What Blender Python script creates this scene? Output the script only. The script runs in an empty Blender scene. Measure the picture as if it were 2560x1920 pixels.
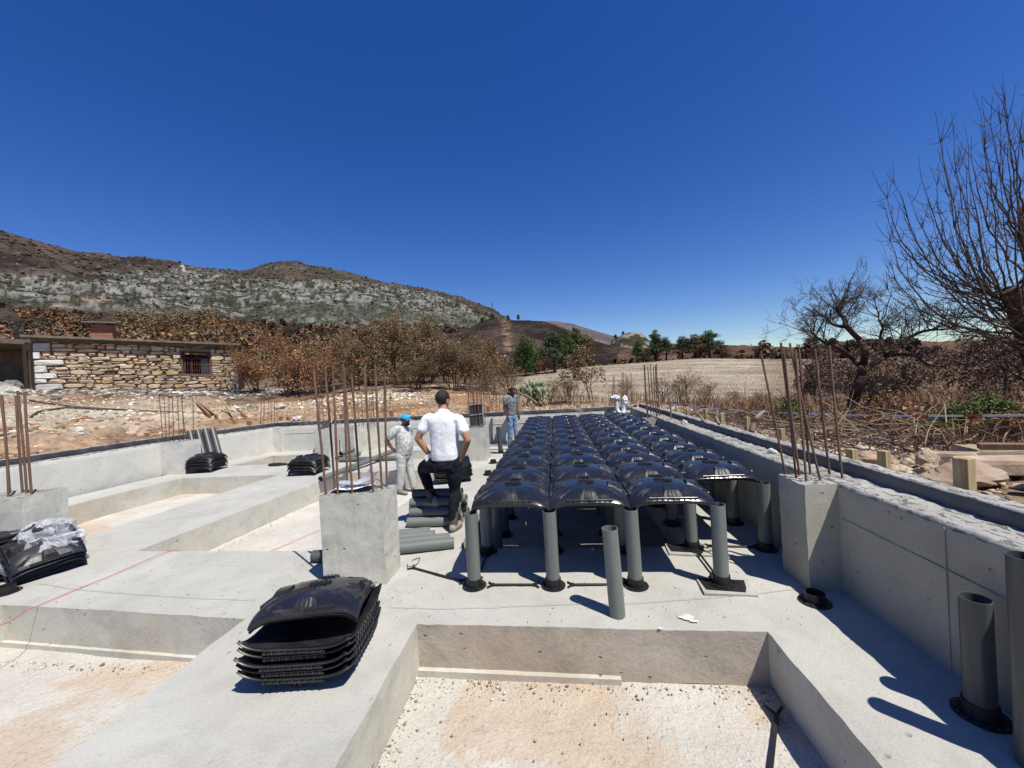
import bpy, math, random
import numpy as np
from mathutils import Vector, Matrix, Euler, noise as mnoise

R = math.radians
random.seed(7)
rng = np.random.default_rng(7)
SC = bpy.context.scene
COL = SC.collection

# ------------------------------------------------------------------ camera
CAM_H, CAM_P, CAM_Y, CAM_R, CAM_F = 1.8245, -0.0061, -0.1058, -0.0563, 985.28   # survey of the photograph, 2560 px wide
_cy, _sy, _cp, _sp = math.cos(CAM_Y), math.sin(CAM_Y), math.cos(CAM_P), math.sin(CAM_P)
FWD = Vector((_sy * _cp, _cy * _cp, _sp))
_rt = Vector((_cy, -_sy, 0))
_up = _rt.cross(FWD)
RT = math.cos(CAM_R) * _rt + math.sin(CAM_R) * _up
UP = math.cos(CAM_R) * _up - math.sin(CAM_R) * _rt
EYE = Vector((0, 0, CAM_H))
cd = bpy.data.cameras.new('camera')
cd.sensor_width = 36
cd.lens = CAM_F / 2560 * 36
cd.clip_start = 0.05
cd.clip_end = 12000
cam = bpy.data.objects.new('camera', cd)
COL.objects.link(cam)
m = Matrix.Identity(4)
for i in range(3):
    m[i][0], m[i][1], m[i][2], m[i][3] = RT[i], UP[i], -FWD[i], EYE[i]
cam.matrix_world = m
SC.camera = cam

# ------------------------------------------------------------------ light
SUN_DIR = Vector((0.41, -0.335, 1.0)).normalized()
w = bpy.data.worlds.new('World')
SC.world = w
w.use_nodes = True
nt = w.node_tree
sky = nt.nodes.new('ShaderNodeTexSky')
sky.sky_type = 'NISHITA'
sky.sun_disc = False
sky.sun_elevation = math.asin(SUN_DIR.z)
sky.sun_rotation = math.atan2(SUN_DIR.x, SUN_DIR.y)
sky.altitude = 600
sky.air_density = 1.0
sky.dust_density = 0.3
sky.ozone_density = 3.0
hs = nt.nodes.new('ShaderNodeHueSaturation')
hs.inputs['Saturation'].default_value = 1.35
hs.inputs['Hue'].default_value = 0.519
nt.links.new(sky.outputs[0], hs.inputs['Color'])
bg = nt.nodes['Background']
bg.inputs[1].default_value = 0.099
nt.links.new(hs.outputs[0], bg.inputs[0])
sd = bpy.data.lights.new('sun', 'SUN')
sd.energy = 5.0
sd.angle = R(0.5)
sd.color = (1.0, 0.955, 0.865)
so = bpy.data.objects.new('sun', sd)
so.rotation_euler = SUN_DIR.to_track_quat('Z', 'Y').to_euler()
so.location = (10, -8, 25)
COL.objects.link(so)
SC.view_settings.view_transform = 'Standard'
SC.view_settings.look = 'None'
SC.view_settings.gamma = 1
SC.view_settings.exposure = 0.30
SC.view_settings.use_curve_mapping = False
SC.cycles.max_bounces = 6
SC.cycles.transparent_max_bounces = 12

# ------------------------------------------------------------------ survey helpers: a pixel of the 2560x1920 photograph -> a point in the place
def ray(px, py):
    return FWD + RT * ((px - 1280) / CAM_F) - UP * ((py - 960) / CAM_F)
def at(px, py, z=0.0):
    d = ray(px, py); return EYE + d * ((z - CAM_H) / d.z)
def atY(px, py, Y):
    d = ray(px, py); return EYE + d * (Y / d.y)
def azel(px, py):
    d = ray(px, py); return math.atan2(d.x, d.y), d.z / math.hypot(d.x, d.y)
def pix_np(P):
    d = P - np.array(EYE); z = d @ np.array(FWD)
    z = np.where(z < 1e-3, 1e-3, z)
    return 1280 + CAM_F * (d @ np.array(RT)) / z, 960 - CAM_F * (d @ np.array(UP)) / z
D = 2560 / 2212.0

# ------------------------------------------------------------------ numpy value noise
def _h(ix, iy, iz):
    n = (ix.astype(np.int64) * 374761393 + iy.astype(np.int64) * 668265263 + iz.astype(np.int64) * 2147483647) & 0x7fffffff
    n = ((n ^ (n >> 13)) * 1274126177) & 0x7fffffff
    n = (n ^ (n >> 16)) & 0x7fffffff
    return n / float(0x7fffffff)
def vnoise(P, s=1.0):
    p = np.asarray(P, float) * s
    i = np.floor(p); f = p - i; f = f * f * (3 - 2 * f)
    r = 0
    for dx in (0, 1):
        for dy in (0, 1):
            for dz in (0, 1):
                wt = (f[:, 0] if dx else 1 - f[:, 0]) * (f[:, 1] if dy else 1 - f[:, 1]) * (f[:, 2] if dz else 1 - f[:, 2])
                r = r + wt * _h(i[:, 0] + dx, i[:, 1] + dy, i[:, 2] + dz)
    return r * 2 - 1
def fbm(P, s=1.0, o=4, g=0.5):
    a, r = 1.0, 0
    for k in range(o):
        r = r + a * vnoise(np.asarray(P) + 17.3 * k, s); s *= 2.03; a *= g
    return r

# ------------------------------------------------------------------ mesh builder
class MB:
    def __init__(s): s.v = []; s.f = []
    def add(s, vs, fs):
        o = len(s.v); s.v.extend([tuple(p) for p in vs]); s.f.extend([tuple(o + i for i in f) for f in fs]); return s
    def box(s, c, size, rot=None, ch=0.0):
        hx, hy, hz = size[0] / 2, size[1] / 2, size[2] / 2
        if ch <= 0:
            vs = [Vector((x, y, z)) for z in (-hz, hz) for y in (-hy, hy) for x in (-hx, hx)]
            fs = [(0, 2, 3, 1), (4, 5, 7, 6), (0, 1, 5, 4), (2, 6, 7, 3), (0, 4, 6, 2), (1, 3, 7, 5)]
        else:
            vs = []
            for (z, k) in ((-hz, ch), (-hz + ch, 0), (hz - ch, 0), (hz, ch)):
                vs += [Vector((x, y, z)) for x, y in ((-hx + k, -hy + k), (hx - k, -hy + k), (hx - k, hy - k), (-hx + k, hy - k))]
            fs = [(3, 2, 1, 0), (12, 13, 14, 15)]
            for r in range(3):
                for i in range(4):
                    j = (i + 1) % 4
                    fs.append((r * 4 + i, r * 4 + j, r * 4 + 4 + j, r * 4 + 4 + i))
        M3 = rot if rot is not None else Matrix.Identity(3)
        c = Vector(c)
        return s.add([c + M3 @ p for p in vs], fs)
    def beam(s, a, b, wd, dp=None, up=(0, 0, 1)):
        a, b = Vector(a), Vector(b); d = b - a; L = d.length
        z = d.normalized(); x = Vector(up).cross(z)
        if x.length < 1e-4: x = Vector((1, 0, 0))
        x.normalize(); y = z.cross(x)
        return s.box((a + b) / 2, (wd, dp or wd, L), Matrix((x, y, z)).transposed())
    def tube(s, pts, rad, n=8, cap=True):
        pts = [Vector(p) for p in pts]
        if not hasattr(rad, '__len__'): rad = [rad] * len(pts)
        o = len(s.v); px = None
        for i, p in enumerate(pts):
            d = (pts[min(i + 1, len(pts) - 1)] - pts[max(i - 1, 0)])
            d = d.normalized() if d.length > 1e-9 else Vector((0, 0, 1))
            if px is None:
                px = d.orthogonal().normalized()
            else:
                px = px - d * px.dot(d)
                px = px.normalized() if px.length > 1e-6 else d.orthogonal().normalized()
            py = d.cross(px)
            for k in range(n):
                a = 2 * math.pi * k / n
                s.v.append(tuple(p + (px * math.cos(a) + py * math.sin(a)) * rad[i]))
        for i in range(len(pts) - 1):
            for k in range(n):
                j = (k + 1) % n
                s.f.append((o + i * n + k, o + i * n + j, o + (i + 1) * n + j, o + (i + 1) * n + k))
        if cap:
            s.f.append(tuple(o + k for k in reversed(range(n))))
            s.f.append(tuple(o + (len(pts) - 1) * n + k for k in range(n)))
        return s
    def lathe(s, prof, n=24, c=(0, 0, 0)):          # closed-profile list of (r, z)
        o = len(s.v); c = Vector(c)
        for r, z in prof:
            for k in range(n):
                a = 2 * math.pi * k / n
                s.v.append((c.x + r * math.cos(a), c.y + r * math.sin(a), c.z + z))
        for i in range(len(prof) - 1):
            for k in range(n):
                j = (k + 1) % n
                s.f.append((o + i * n + k, o + i * n + j, o + (i + 1) * n + j, o + (i + 1) * n + k))
        return s
    def pipe(s, ro, ri, z0, z1, n=24, c=(0, 0, 0)):
        return s.lathe([(ri, z0), (ro, z0), (ro, z1), (ri, z1), (ri, z0)], n, c)
    def blob(s, c, r, rot=None, seg=10, rings=7, power=1.0):
        c = Vector(c); o = len(s.v); M3 = rot or Matrix.Identity(3)
        r = r if hasattr(r, '__len__') else (r, r, r)
        for i in range(rings + 1):
            t = math.pi * i / rings
            for k in range(seg):
                a = 2 * math.pi * k / seg
                s.v.append(tuple(c + M3 @ Vector((r[0] * math.sin(t) * math.cos(a), r[1] * math.sin(t) * math.sin(a), r[2] * math.cos(t)))))
        for i in range(rings):
            for k in range(seg):
                j = (k + 1) % seg
                s.f.append((o + i * seg + k, o + (i + 1) * seg + k, o + (i + 1) * seg + j, o + i * seg + j))
        return s
    def mesh(s, name, mat, smooth=False, angle=None):
        me = bpy.data.meshes.new(name)
        me.from_pydata(s.v, [], s.f)
        me.materials.append(mat)
        if smooth: me.polygons.foreach_set('use_smooth', [True] * len(me.polygons))
        me.update()
        if angle is not None and smooth:
            try: me.set_sharp_from_angle(angle=R(angle))
            except Exception: pass
        return me
    def build(s, name, mat, parent=None, loc=None, smooth=False, angle=None, **k):
        return link(name, s.mesh(name, mat, smooth, angle), parent, loc, **k)

def link(name, me, parent=None, loc=None, rot=None, **k):
    o = bpy.data.objects.new(name, me)
    COL.objects.link(o)
    if parent is not None: o.parent = parent
    if loc is not None: o.location = loc
    if rot is not None: o.rotation_euler = rot
    for a, b in k.items(): o[a] = b
    return o
def np_mesh(name, V, F, mat, smooth=False, col=None, flip=False):
    V = np.asarray(V, np.float32); F = np.asarray(F, np.int32)
    me = bpy.data.meshes.new(name)
    n = F.shape[1]
    me.vertices.add(len(V)); me.vertices.foreach_set('co', V.ravel())
    me.loops.add(F.size); me.loops.foreach_set('vertex_index', F.ravel())
    me.polygons.add(len(F))
    me.polygons.foreach_set('loop_start', np.arange(0, F.size, n, dtype=np.int32))
    me.polygons.foreach_set('loop_total', np.full(len(F), n, np.int32))
    if smooth: me.polygons.foreach_set('use_smooth', np.ones(len(F), bool))
    me.materials.append(mat)
    me.update(calc_edges=True)
    if col is not None:
        a = me.color_attributes.new('tint', 'FLOAT_COLOR', 'POINT')
        c = np.ones((len(V), 4), np.float32); c[:, :3] = col
        a.data.foreach_set('color', c.ravel())
    me.validate()
    return me
def thing(name, label, cat, loc=(0, 0, 0), rotz=0, group=None):
    o = bpy.data.objects.new(name, None); COL.objects.link(o)
    o.empty_display_size = 0.1
    o.location = loc; o.rotation_euler = (0, 0, rotz)
    return tag(o, label, cat, group)
def tag(o, label, cat, group=None):
    o['label'] = label; o['category'] = cat
    if group: o['group'] = group
    return o
def dup(root, label, loc=None, rot=None, scale=None, group=None):
    r = root.copy(); COL.objects.link(r)
    r['label'] = label
    if group: r['group'] = group
    if loc is not None: r.location = loc
    if rot is not None: r.rotation_euler = rot
    if scale is not None: r.scale = scale
    for ch in root.children:
        c = ch.copy(); COL.objects.link(c); c.parent = r
        for g in ch.children:
            d = g.copy(); COL.objects.link(d); d.parent = c
    return r

# ------------------------------------------------------------------ materials
class NT:
    def __init__(s, name):
        s.m = bpy.data.materials.new(name); s.m.use_nodes = True
        s.t = s.m.node_tree; s.b = s.t.nodes['Principled BSDF']; s.out = s.t.nodes['Material Output']
    def n(s, typ, **k):
        x = s.t.nodes.new('ShaderNode' + typ)
        for a, b in k.items():
            if hasattr(x, a): setattr(x, a, b)
            else: x.inputs[a.replace('_', ' ')].default_value = b
        return x
    def l(s, a, b): s.t.links.new(a, b)
    def coord(s, kind='Object', scale=None):
        c = s.n('TexCoord').outputs[kind] if kind != 'World' else s.n('NewGeometry').outputs['Position']
        if scale is None: return c
        mp = s.n('Mapping'); mp.inputs['Scale'].default_value = scale; s.l(c, mp.inputs[0]); return mp.outputs[0]
    def noise(s, co, scale, detail=4, rough=0.55, dist=0.0):
        x = s.n('TexNoise'); x.inputs['Scale'].default_value = scale; x.inputs['Detail'].default_value = detail
        x.inputs['Roughness'].default_value = rough; x.inputs['Distortion'].default_value = dist
        s.l(co, x.inputs['Vector']); return x.outputs['Fac']
    def voro(s, co, scale, feature='F1', out='Distance', rnd=1.0):
        x = s.n('TexVoronoi', feature=feature); x.inputs['Scale'].default_value = scale
        x.inputs['Randomness'].default_value = rnd
        s.l(co, x.inputs['Vector']); return x.outputs[out]
    def ramp(s, fac, stops):
        x = s.n('ValToRGB'); e = x.color_ramp.elements
        while len(e) > 1: e.remove(e[-1])
        for i, (p, c) in enumerate(stops):
            k = e[0] if i == 0 else e.new(p)
            k.position = p; k.color = (c[0], c[1], c[2], 1) if hasattr(c, '__len__') else (c, c, c, 1)
        s.l(fac, x.inputs[0]); return x.outputs[0]
    def mix(s, fac, a, b, mode='MIX'):
        x = s.n('Mix', data_type='RGBA', blend_type=mode)
        for i, v in ((0, fac), (6, a), (7, b)):
            if hasattr(v, 'links') or hasattr(v, 'is_linked'): s.l(v, x.inputs[i])
            else: x.inputs[i].default_value = v if not hasattr(v, '__len__') else (v[0], v[1], v[2], 1)
        return x.outputs[2]
    def math(s, op, a, b=None):
        x = s.n('Math', operation=op)
        for i, v in ((0, a), (1, b)):
            if v is None: continue
            if hasattr(v, 'is_linked'): s.l(v, x.inputs[i])
            else: x.inputs[i].default_value = v
        return x.outputs[0]
    def bump(s, h, strength=0.4, dist=0.01, prev=None):
        x = s.n('Bump'); x.inputs['Strength'].default_value = strength; x.inputs['Distance'].default_value = dist
        s.l(h, x.inputs['Height'])
        if prev is not None: s.l(prev, x.inputs['Normal'])
        s.l(x.outputs[0], s.b.inputs['Normal']); return x.outputs[0]
    def col(s, c):
        if hasattr(c, 'is_linked'): s.l(c, s.b.inputs['Base Color'])
        else: s.b.inputs['Base Color'].default_value = (c[0], c[1], c[2], 1)
        return s
    def set(s, rough=None, spec=None, metal=None):
        if rough is not None:
            if hasattr(rough, 'is_linked'): s.l(rough, s.b.inputs['Roughness'])
            else: s.b.inputs['Roughness'].default_value = rough
        if spec is not None: s.b.inputs['Specular IOR Level'].default_value = spec
        if metal is not None: s.b.inputs['Metallic'].default_value = metal
        return s

def simple(name, c, c2=None, scale=6.0, rough=0.7, spec=0.3, bump=None, coord='Object', rand=0.0, detail=5):
    t = NT(name); co = t.coord(coord)
    if c2 is not None:
        col = t.ramp(t.noise(co, scale, detail), [(0.3, c), (0.7, c2)])
    else:
        col = t.mix(0.0, c, c)
    if rand:
        oi = t.n('ObjectInfo').outputs['Random']
        hsv = t.n('HueSaturation'); t.l(col, hsv.inputs['Color'])
        t.l(t.math('ADD', t.math('MULTIPLY', oi, rand), 1 - rand / 2), hsv.inputs['Value']); col = hsv.outputs[0]
    t.col(col).set(rough, spec)
    if bump: t.bump(t.noise(co, bump[0], 6, 0.65), bump[1], bump[2])
    return t.m

def concrete(name, lo, hi, stain, fine=90, bstr=0.35, pits=0.0, streak=0.0, warm=None, chip=0.0):
    t = NT(name); co = t.coord('World')
    a = t.ramp(t.noise(co, 0.9, 6, 0.6), [(0.3, lo), (0.7, hi)])
    b = t.ramp(t.noise(co, 3.1, 7, 0.62, 0.6), [(0.36, stain), (0.5, 1.0), (0.8, 1.06)])
    col = t.mix(0.55, a, b, 'MULTIPLY')
    sp = t.ramp(t.noise(co, fine, 3, 0.7), [(0.3, 0.60), (0.48, 1.0), (0.72, 1.16)])
    col = t.mix(0.38, col, sp, 'MULTIPLY')
    if warm is not None:
        wf = t.ramp(t.noise(co, 0.7, 5, 0.6, 0.8), [(0.5, 0.0), (0.66, 1.0)])
        col = t.mix(t.math('MULTIPLY', wf, 0.5), col, warm)
    if streak:
        cs = t.coord('World', (1.0, 6.0, 14.0) if streak < 0 else (7.0, 7.0, 0.9))
        st = t.ramp(t.noise(cs, 1.6, 5, 0.6), [(0.35, 0.8), (0.55, 1.0)])
        col = t.mix(abs(streak), col, st, 'MULTIPLY')
    h = t.noise(co, fine * 0.6, 6, 0.7)
    if chip:
        cm = t.ramp(t.noise(t.coord('World', (26, 11, 26)), 1.0, 4, 0.7, 0.5), [(0.54, 0.0), (0.6, 1.0)])
        col = t.mix(t.math('MULTIPLY', cm, chip), col, (0.1, 0.097, 0.09)); h = t.math('SUBTRACT', h, t.math('MULTIPLY', cm, 1.5))
    if pits:
        pv = t.voro(t.coord('World', (1, 1, 1.6)), 8.0); gate = t.noise(co, 2.3, 2)
        pm = t.math('MULTIPLY', t.ramp(pv, [(0.06, 1.0), (0.14, 0.0)]), t.ramp(gate, [(0.5, 0.0), (0.56, 1.0)]))
        col = t.mix(t.math('MULTIPLY', pm, pits), col, (0.13, 0.12, 0.11))
        h = t.math('SUBTRACT', h, t.math('MULTIPLY', pm, 1.2))
    t.col(col).set(0.92, 0.2)
    n1 = t.bump(t.noise(co, 6.0, 5, 0.6), 0.25, 0.02)
    t.bump(h, bstr, 0.006, n1)
    return t.m

M = {}
M['slab'] = concrete('slab_concrete', (0.36, 0.352, 0.312), (0.45, 0.442, 0.398), 0.84, 75, 0.8, 0.35)
M['beamside'] = concrete('beam_side_concrete', (0.45, 0.435, 0.37), (0.55, 0.535, 0.465), 0.74, 60, 0.5, 0.8, warm=(0.36, 0.28, 0.2))  # sides lightened in colour to stand in for sun on the upright faces
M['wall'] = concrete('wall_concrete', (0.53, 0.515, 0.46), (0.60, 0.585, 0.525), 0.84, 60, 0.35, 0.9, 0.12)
M['upR'] = concrete('dark_upstand_concrete', (0.115, 0.112, 0.105), (0.18, 0.175, 0.16), 0.7, 60, 0.5, 0.5)  # upstand concrete much darker than the wall body below it
M['stained'] = concrete('soil_stained_concrete', (0.36, 0.315, 0.25), (0.47, 0.425, 0.35), 0.66, 45, 0.9, 1.0, warm=(0.34, 0.25, 0.19))
M['wallR'] = concrete('shaded_wall_concrete', (0.345, 0.32, 0.255), (0.41, 0.385, 0.315), 0.85, 70, 0.35, 0.9)  # wall concrete with its shade and the slab's warm bounce put into the colour
M['rough'] = concrete('rough_concrete', (0.26, 0.252, 0.23), (0.38, 0.37, 0.34), 0.55, 34, 1.0, 0.9, chip=0.8)
M['pillar'] = concrete('pillar_concrete', (0.47, 0.455, 0.385), (0.57, 0.555, 0.48), 0.72, 55, 0.5, 0.95, 0.5)
def pitfloor():
    t = NT('pit_floor'); co = t.coord('World')
    base = t.ramp(t.noise(co, 1.6, 6, 0.6), [(0.3, (0.47, 0.445, 0.385)), (0.7, (0.60, 0.57, 0.505))])
    st = t.ramp(t.noise(co, 0.75, 6, 0.62, 0.5), [(0.50, 0.0), (0.56, 1.0)])
    soil = t.ramp(t.noise(co, 5.0, 5), [(0.3, (0.46, 0.31, 0.19)), (0.7, (0.55, 0.41, 0.27))])
    col = t.mix(t.math('MULTIPLY', st, 0.55), base, soil)
    sp = t.ramp(t.noise(co, 60, 4, 0.7), [(0.3, 0.5), (0.47, 1.0), (0.75, 1.14)])
    col = t.mix(0.6, col, sp, 'MULTIPLY')
    t.col(col).set(0.95, 0.15)
    n1 = t.bump(t.noise(co, 9, 6, 0.65), 0.9, 0.03)
    t.bump(t.noise(co, 42, 6, 0.75), 1.0, 0.012, n1)
    return t.m
M['pit'] = pitfloor()
def bitumen():
    t = NT('bitumen'); co = t.coord('World')
    c = t.ramp(t.noise(co, 2.2, 6, 0.65, 0.5), [(0.40, (0.022, 0.022, 0.025)), (0.6, (0.055, 0.055, 0.057)), (0.7, (0.22, 0.22, 0.21))])
    t.col(c).set(0.7, 0.4); t.bump(t.noise(co, 40, 5), 0.5, 0.01); return t.m
M['bitumen'] = bitumen()
def plastic(name, c, rough, dust=0.25):
    t = NT(name); co = t.coord('Object')
    wco = t.coord('World')
    d = t.ramp(t.noise(wco, 5.0, 6, 0.7, 0.4), [(0.5, 0.0), (0.72, 1.0)])
    f = t.math('MULTIPLY', d, dust)
    t.col(t.mix(f, c, (0.17, 0.155, 0.13)))
    r = t.math('ADD', rough, t.math('MULTIPLY', d, 0.22))
    t.set(r, 0.5)
    t.bump(t.noise(co, 9, 3, 0.5), 0.12, 0.03)
    return t.m
M['dome'] = plastic('black_dome_plastic', (0.013, 0.014, 0.018), 0.20, 0.09)
M['domelug'] = plastic('dome_lug_plastic', (0.016, 0.017, 0.02), 0.30, 0.35)  # extra dust colour on the lugs stands in for the light they reflect
M['blackmatte'] = plastic('matte_black_plastic', (0.008, 0.008, 0.009), 0.55, 0.08)
M['stackplastic'] = plastic('stack_black_plastic', (0.011, 0.0115, 0.014), 0.42, 0.10)
def pvc(name, c, c2):
    t = NT(name); co = t.coord('Object', (18, 18, 1.2))
    col = t.ramp(t.noise(co, 1.0, 6, 0.65), [(0.3, c), (0.7, c2)])
    oi = t.n('ObjectInfo').outputs['Random']
    hsv = t.n('HueSaturation'); t.l(col, hsv.inputs['Color'])
    t.l(t.math('ADD', t.math('MULTIPLY', oi, 0.25), 0.88), hsv.inputs['Value'])
    t.col(hsv.outputs[0]).set(0.42, 0.45); return t.m
M['pvc'] = pvc('grey_pvc', (0.115, 0.13, 0.118), (0.165, 0.18, 0.165))
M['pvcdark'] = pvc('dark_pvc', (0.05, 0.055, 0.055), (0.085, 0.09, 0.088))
M['pvcwhite'] = simple('white_pvc', (0.62, 0.64, 0.66), rough=0.4)
def rust():
    t = NT('rust'); co = t.coord('Object')
    col = t.ramp(t.noise(t.coord('Object', (30, 30, 3)), 1.0, 6, 0.7), [(0.3, (0.085, 0.045, 0.03)), (0.5, (0.16, 0.09, 0.06)), (0.75, (0.22, 0.16, 0.125))])
    t.col(col).set(0.8, 0.3)
    wv = t.n('TexWave', wave_type='BANDS', bands_direction='Z'); wv.inputs['Scale'].default_value = 26.0; wv.inputs['Distortion'].default_value = 0.4
    t.l(co, wv.inputs['Vector']); t.bump(wv.outputs['Fac'], 0.8, 0.004); return t.m
M['rust'] = rust()
def wood(name, a, b):
    t = NT(name); co = t.coord('Object', (14, 14, 1.2))
    c = t.ramp(t.noise(co, 1.5, 6, 0.6, 1.0), [(0.3, a), (0.7, b)])
    oi = t.n('ObjectInfo').outputs['Random']
    hsv = t.n('HueSaturation'); t.l(c, hsv.inputs['Color'])
    t.l(t.math('ADD', t.math('MULTIPLY', oi, 0.4), 0.8), hsv.inputs['Value'])
    t.col(hsv.outputs[0]).set(0.8, 0.25); t.bump(t.noise(co, 3, 6), 0.4, 0.01); return t.m
M['wood'] = wood('raw_timber', (0.22, 0.155, 0.085), (0.46, 0.355, 0.195))
M['oldwood'] = wood('old_timber', (0.17, 0.095, 0.055), (0.3, 0.18, 0.1))
M['char'] = simple('charred_bark', (0.018, 0.014, 0.012), (0.05, 0.038, 0.03), 9, 0.95, 0.1, (20, 0.8, 0.02))
M['bark'] = simple('scorched_bark', (0.045, 0.03, 0.023), (0.12, 0.085, 0.065), 7, 0.95, 0.1, (16, 0.8, 0.02))
M['twig'] = simple('grey_brown_twigs', (0.06, 0.042, 0.034), (0.13, 0.095, 0.075), 5, 0.9, 0.1)
M['twigpale'] = simple('pale_dry_twigs', (0.2, 0.15, 0.1), (0.32, 0.24, 0.16), 5, 0.9, 0.1)
def rockmat(name, a, b, c, rand=0.5):
    t = NT(name); co = t.coord('Object')
    k = t.ramp(t.noise(co, 4, 7, 0.65, 0.3), [(0.3, a), (0.52, b), (0.75, c)])
    oi = t.n('ObjectInfo').outputs['Random']
    hsv = t.n('HueSaturation'); t.l(k, hsv.inputs['Color'])
    t.l(t.math('ADD', t.math('MULTIPLY', oi, rand), 1 - rand * 0.55), hsv.inputs['Value'])
    t.l(t.math('ADD', t.math('MULTIPLY', t.math('FRACT', t.math('MULTIPLY', oi, 7.31)), 0.035), 0.483), hsv.inputs['Hue'])
    t.col(hsv.outputs[0]).set(0.9, 0.2); t.bump(t.noise(co, 14, 7, 0.7), 0.6, 0.02); return t.m
M['rock'] = rockmat('sandstone_rock', (0.3, 0.2, 0.13), (0.4, 0.31, 0.22), (0.5, 0.42, 0.32))
M['lime'] = rockmat('pale_limestone', (0.42, 0.39, 0.33), (0.55, 0.52, 0.46), (0.6, 0.58, 0.53), 0.3)
M['darkrock'] = rockmat('grey_rock', (0.12, 0.11, 0.1), (0.22, 0.2, 0.18), (0.34, 0.31, 0.28))
def tinted(name, rough=0.85, islands=0.5, spec=0.15, noise_s=None):
    t = NT(name)
    c = t.n('Attribute', attribute_name='tint').outputs['Color']
    if islands:
        rp = t.n('NewGeometry').outputs['Random Per Island']
        hsv = t.n('HueSaturation'); t.l(c, hsv.inputs['Color'])
        t.l(t.math('ADD', t.math('MULTIPLY', rp, islands * 2), 1 - islands), hsv.inputs['Value'])
        t.l(t.math('ADD', t.math('MULTIPLY', t.math('FRACT', t.math('MULTIPLY', rp, 9.7)), 0.04), 0.48), hsv.inputs['Hue'])
        c = hsv.outputs[0]
    t.col(c).set(rough, spec); return t
M['leaf'] = tinted('dry_leaves', 0.75, 0.34).m
M['rubblemat'] = tinted('mixed_rubble', 0.9, 0.35).m
t = NT('fabric_white'); co = t.coord('Object')
t.col((0.78, 0.78, 0.79)).set(0.9, 0.1); t.bump(t.noise(co, 6, 3, 0.5, 1.2), 0.25, 0.03); M['white_cloth'] = t.m
def camo(name, a, b, s, th=0.5):
    t = NT(name); co = t.coord('Object')
    t.col(t.ramp(t.noise(co, s, 5, 0.7, 1.2), [(th - 0.03, a), (th + 0.03, b)])).set(0.9, 0.1)
    t.bump(t.noise(co, 9, 3, 0.5, 1.2), 0.3, 0.025); return t.m
M['print_cloth'] = camo('printed_pale_cloth', (0.36, 0.36, 0.33), (0.6, 0.6, 0.56), 14)
M['pale_cloth'] = camo('pale_dusty_cloth', (0.42, 0.42, 0.39), (0.5, 0.5, 0.47), 6)
M['grey_cloth'] = camo('mottled_grey_cloth', (0.10, 0.105, 0.115), (0.26, 0.265, 0.275), 16)
M['black_cloth'] = camo('black_denim', (0.010, 0.011, 0.016), (0.018, 0.019, 0.026), 5)
M['denim'] = camo('blue_denim', (0.13, 0.21, 0.34), (0.24, 0.34, 0.48), 5)
M['skin'] = simple('tanned_skin', (0.36, 0.17, 0.095), (0.42, 0.21, 0.125), 8, 0.55, 0.4)
M['skindark'] = simple('dark_skin', (0.075, 0.033, 0.02), (0.11, 0.05, 0.03), 8, 0.5, 0.4)
M['skinmid'] = simple('brown_skin', (0.15, 0.062, 0.036), (0.19, 0.085, 0.05), 8, 0.5, 0.4)
M['hair'] = simple('dark_hair', (0.012, 0.009, 0.008), (0.03, 0.02, 0.016), 40, 0.7, 0.3, (90, 0.5, 0.01))
M['cap'] = simple('turquoise_cap', (0.02, 0.33, 0.62), rough=0.8)
M['boot'] = simple('dusty_boot', (0.2, 0.17, 0.125), (0.33, 0.29, 0.22), 10, 0.9, 0.15)
M['shaft'] = simple('dusty_boot_shaft', (0.05, 0.045, 0.04), (0.12, 0.105, 0.09), 14, 0.9, 0.15)
M['sole'] = simple('boot_sole', (0.12, 0.11, 0.09), rough=0.9)
M['paper'] = simple('drawing_paper', (0.8, 0.8, 0.83), rough=0.8)
M['red'] = simple('red_string', (0.55, 0.12, 0.09), rough=0.7)
M['white'] = simple('white_paint', (0.75, 0.75, 0.75), rough=0.7)
M['redpaint'] = simple('red_plastic_tape', (0.5, 0.07, 0.03), rough=0.5)
M['steel'] = simple('galvanised_steel', (0.28, 0.28, 0.28), rough=0.5)
M['darkframe'] = simple('dark_red_frame', (0.09, 0.035, 0.03), (0.13, 0.05, 0.045), 20, 0.7)
M['glass'] = simple('dusty_dark_glass', (0.035, 0.04, 0.045), rough=0.15, spec=0.6)
M['mortar'] = simple('dark_mortar', (0.06, 0.045, 0.033), (0.15, 0.115, 0.08), 8, 0.95, 0.1, (30, 0.6, 0.02), 'World')
M['roofc'] = simple('weathered_roof', (0.11, 0.095, 0.075), (0.24, 0.21, 0.17), 3, 0.95, 0.1, (20, 0.7, 0.03), 'World')
M['brickred'] = simple('red_brick', (0.24, 0.1, 0.06), (0.33, 0.16, 0.1), 9, 0.9, 0.15)
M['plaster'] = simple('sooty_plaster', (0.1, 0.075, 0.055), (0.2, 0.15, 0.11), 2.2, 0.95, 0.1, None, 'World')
M['cactus'] = simple('cactus_green', (0.16, 0.2, 0.09), (0.34, 0.35, 0.22), 5, 0.7, rand=0.6)
M['board'] = simple('cement_board', (0.32, 0.31, 0.27), (0.42, 0.4, 0.35), 8, 0.85)
M['hose'] = simple('black_hose', (0.03, 0.03, 0.03), (0.1, 0.09, 0.075), 8, 0.6)

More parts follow.
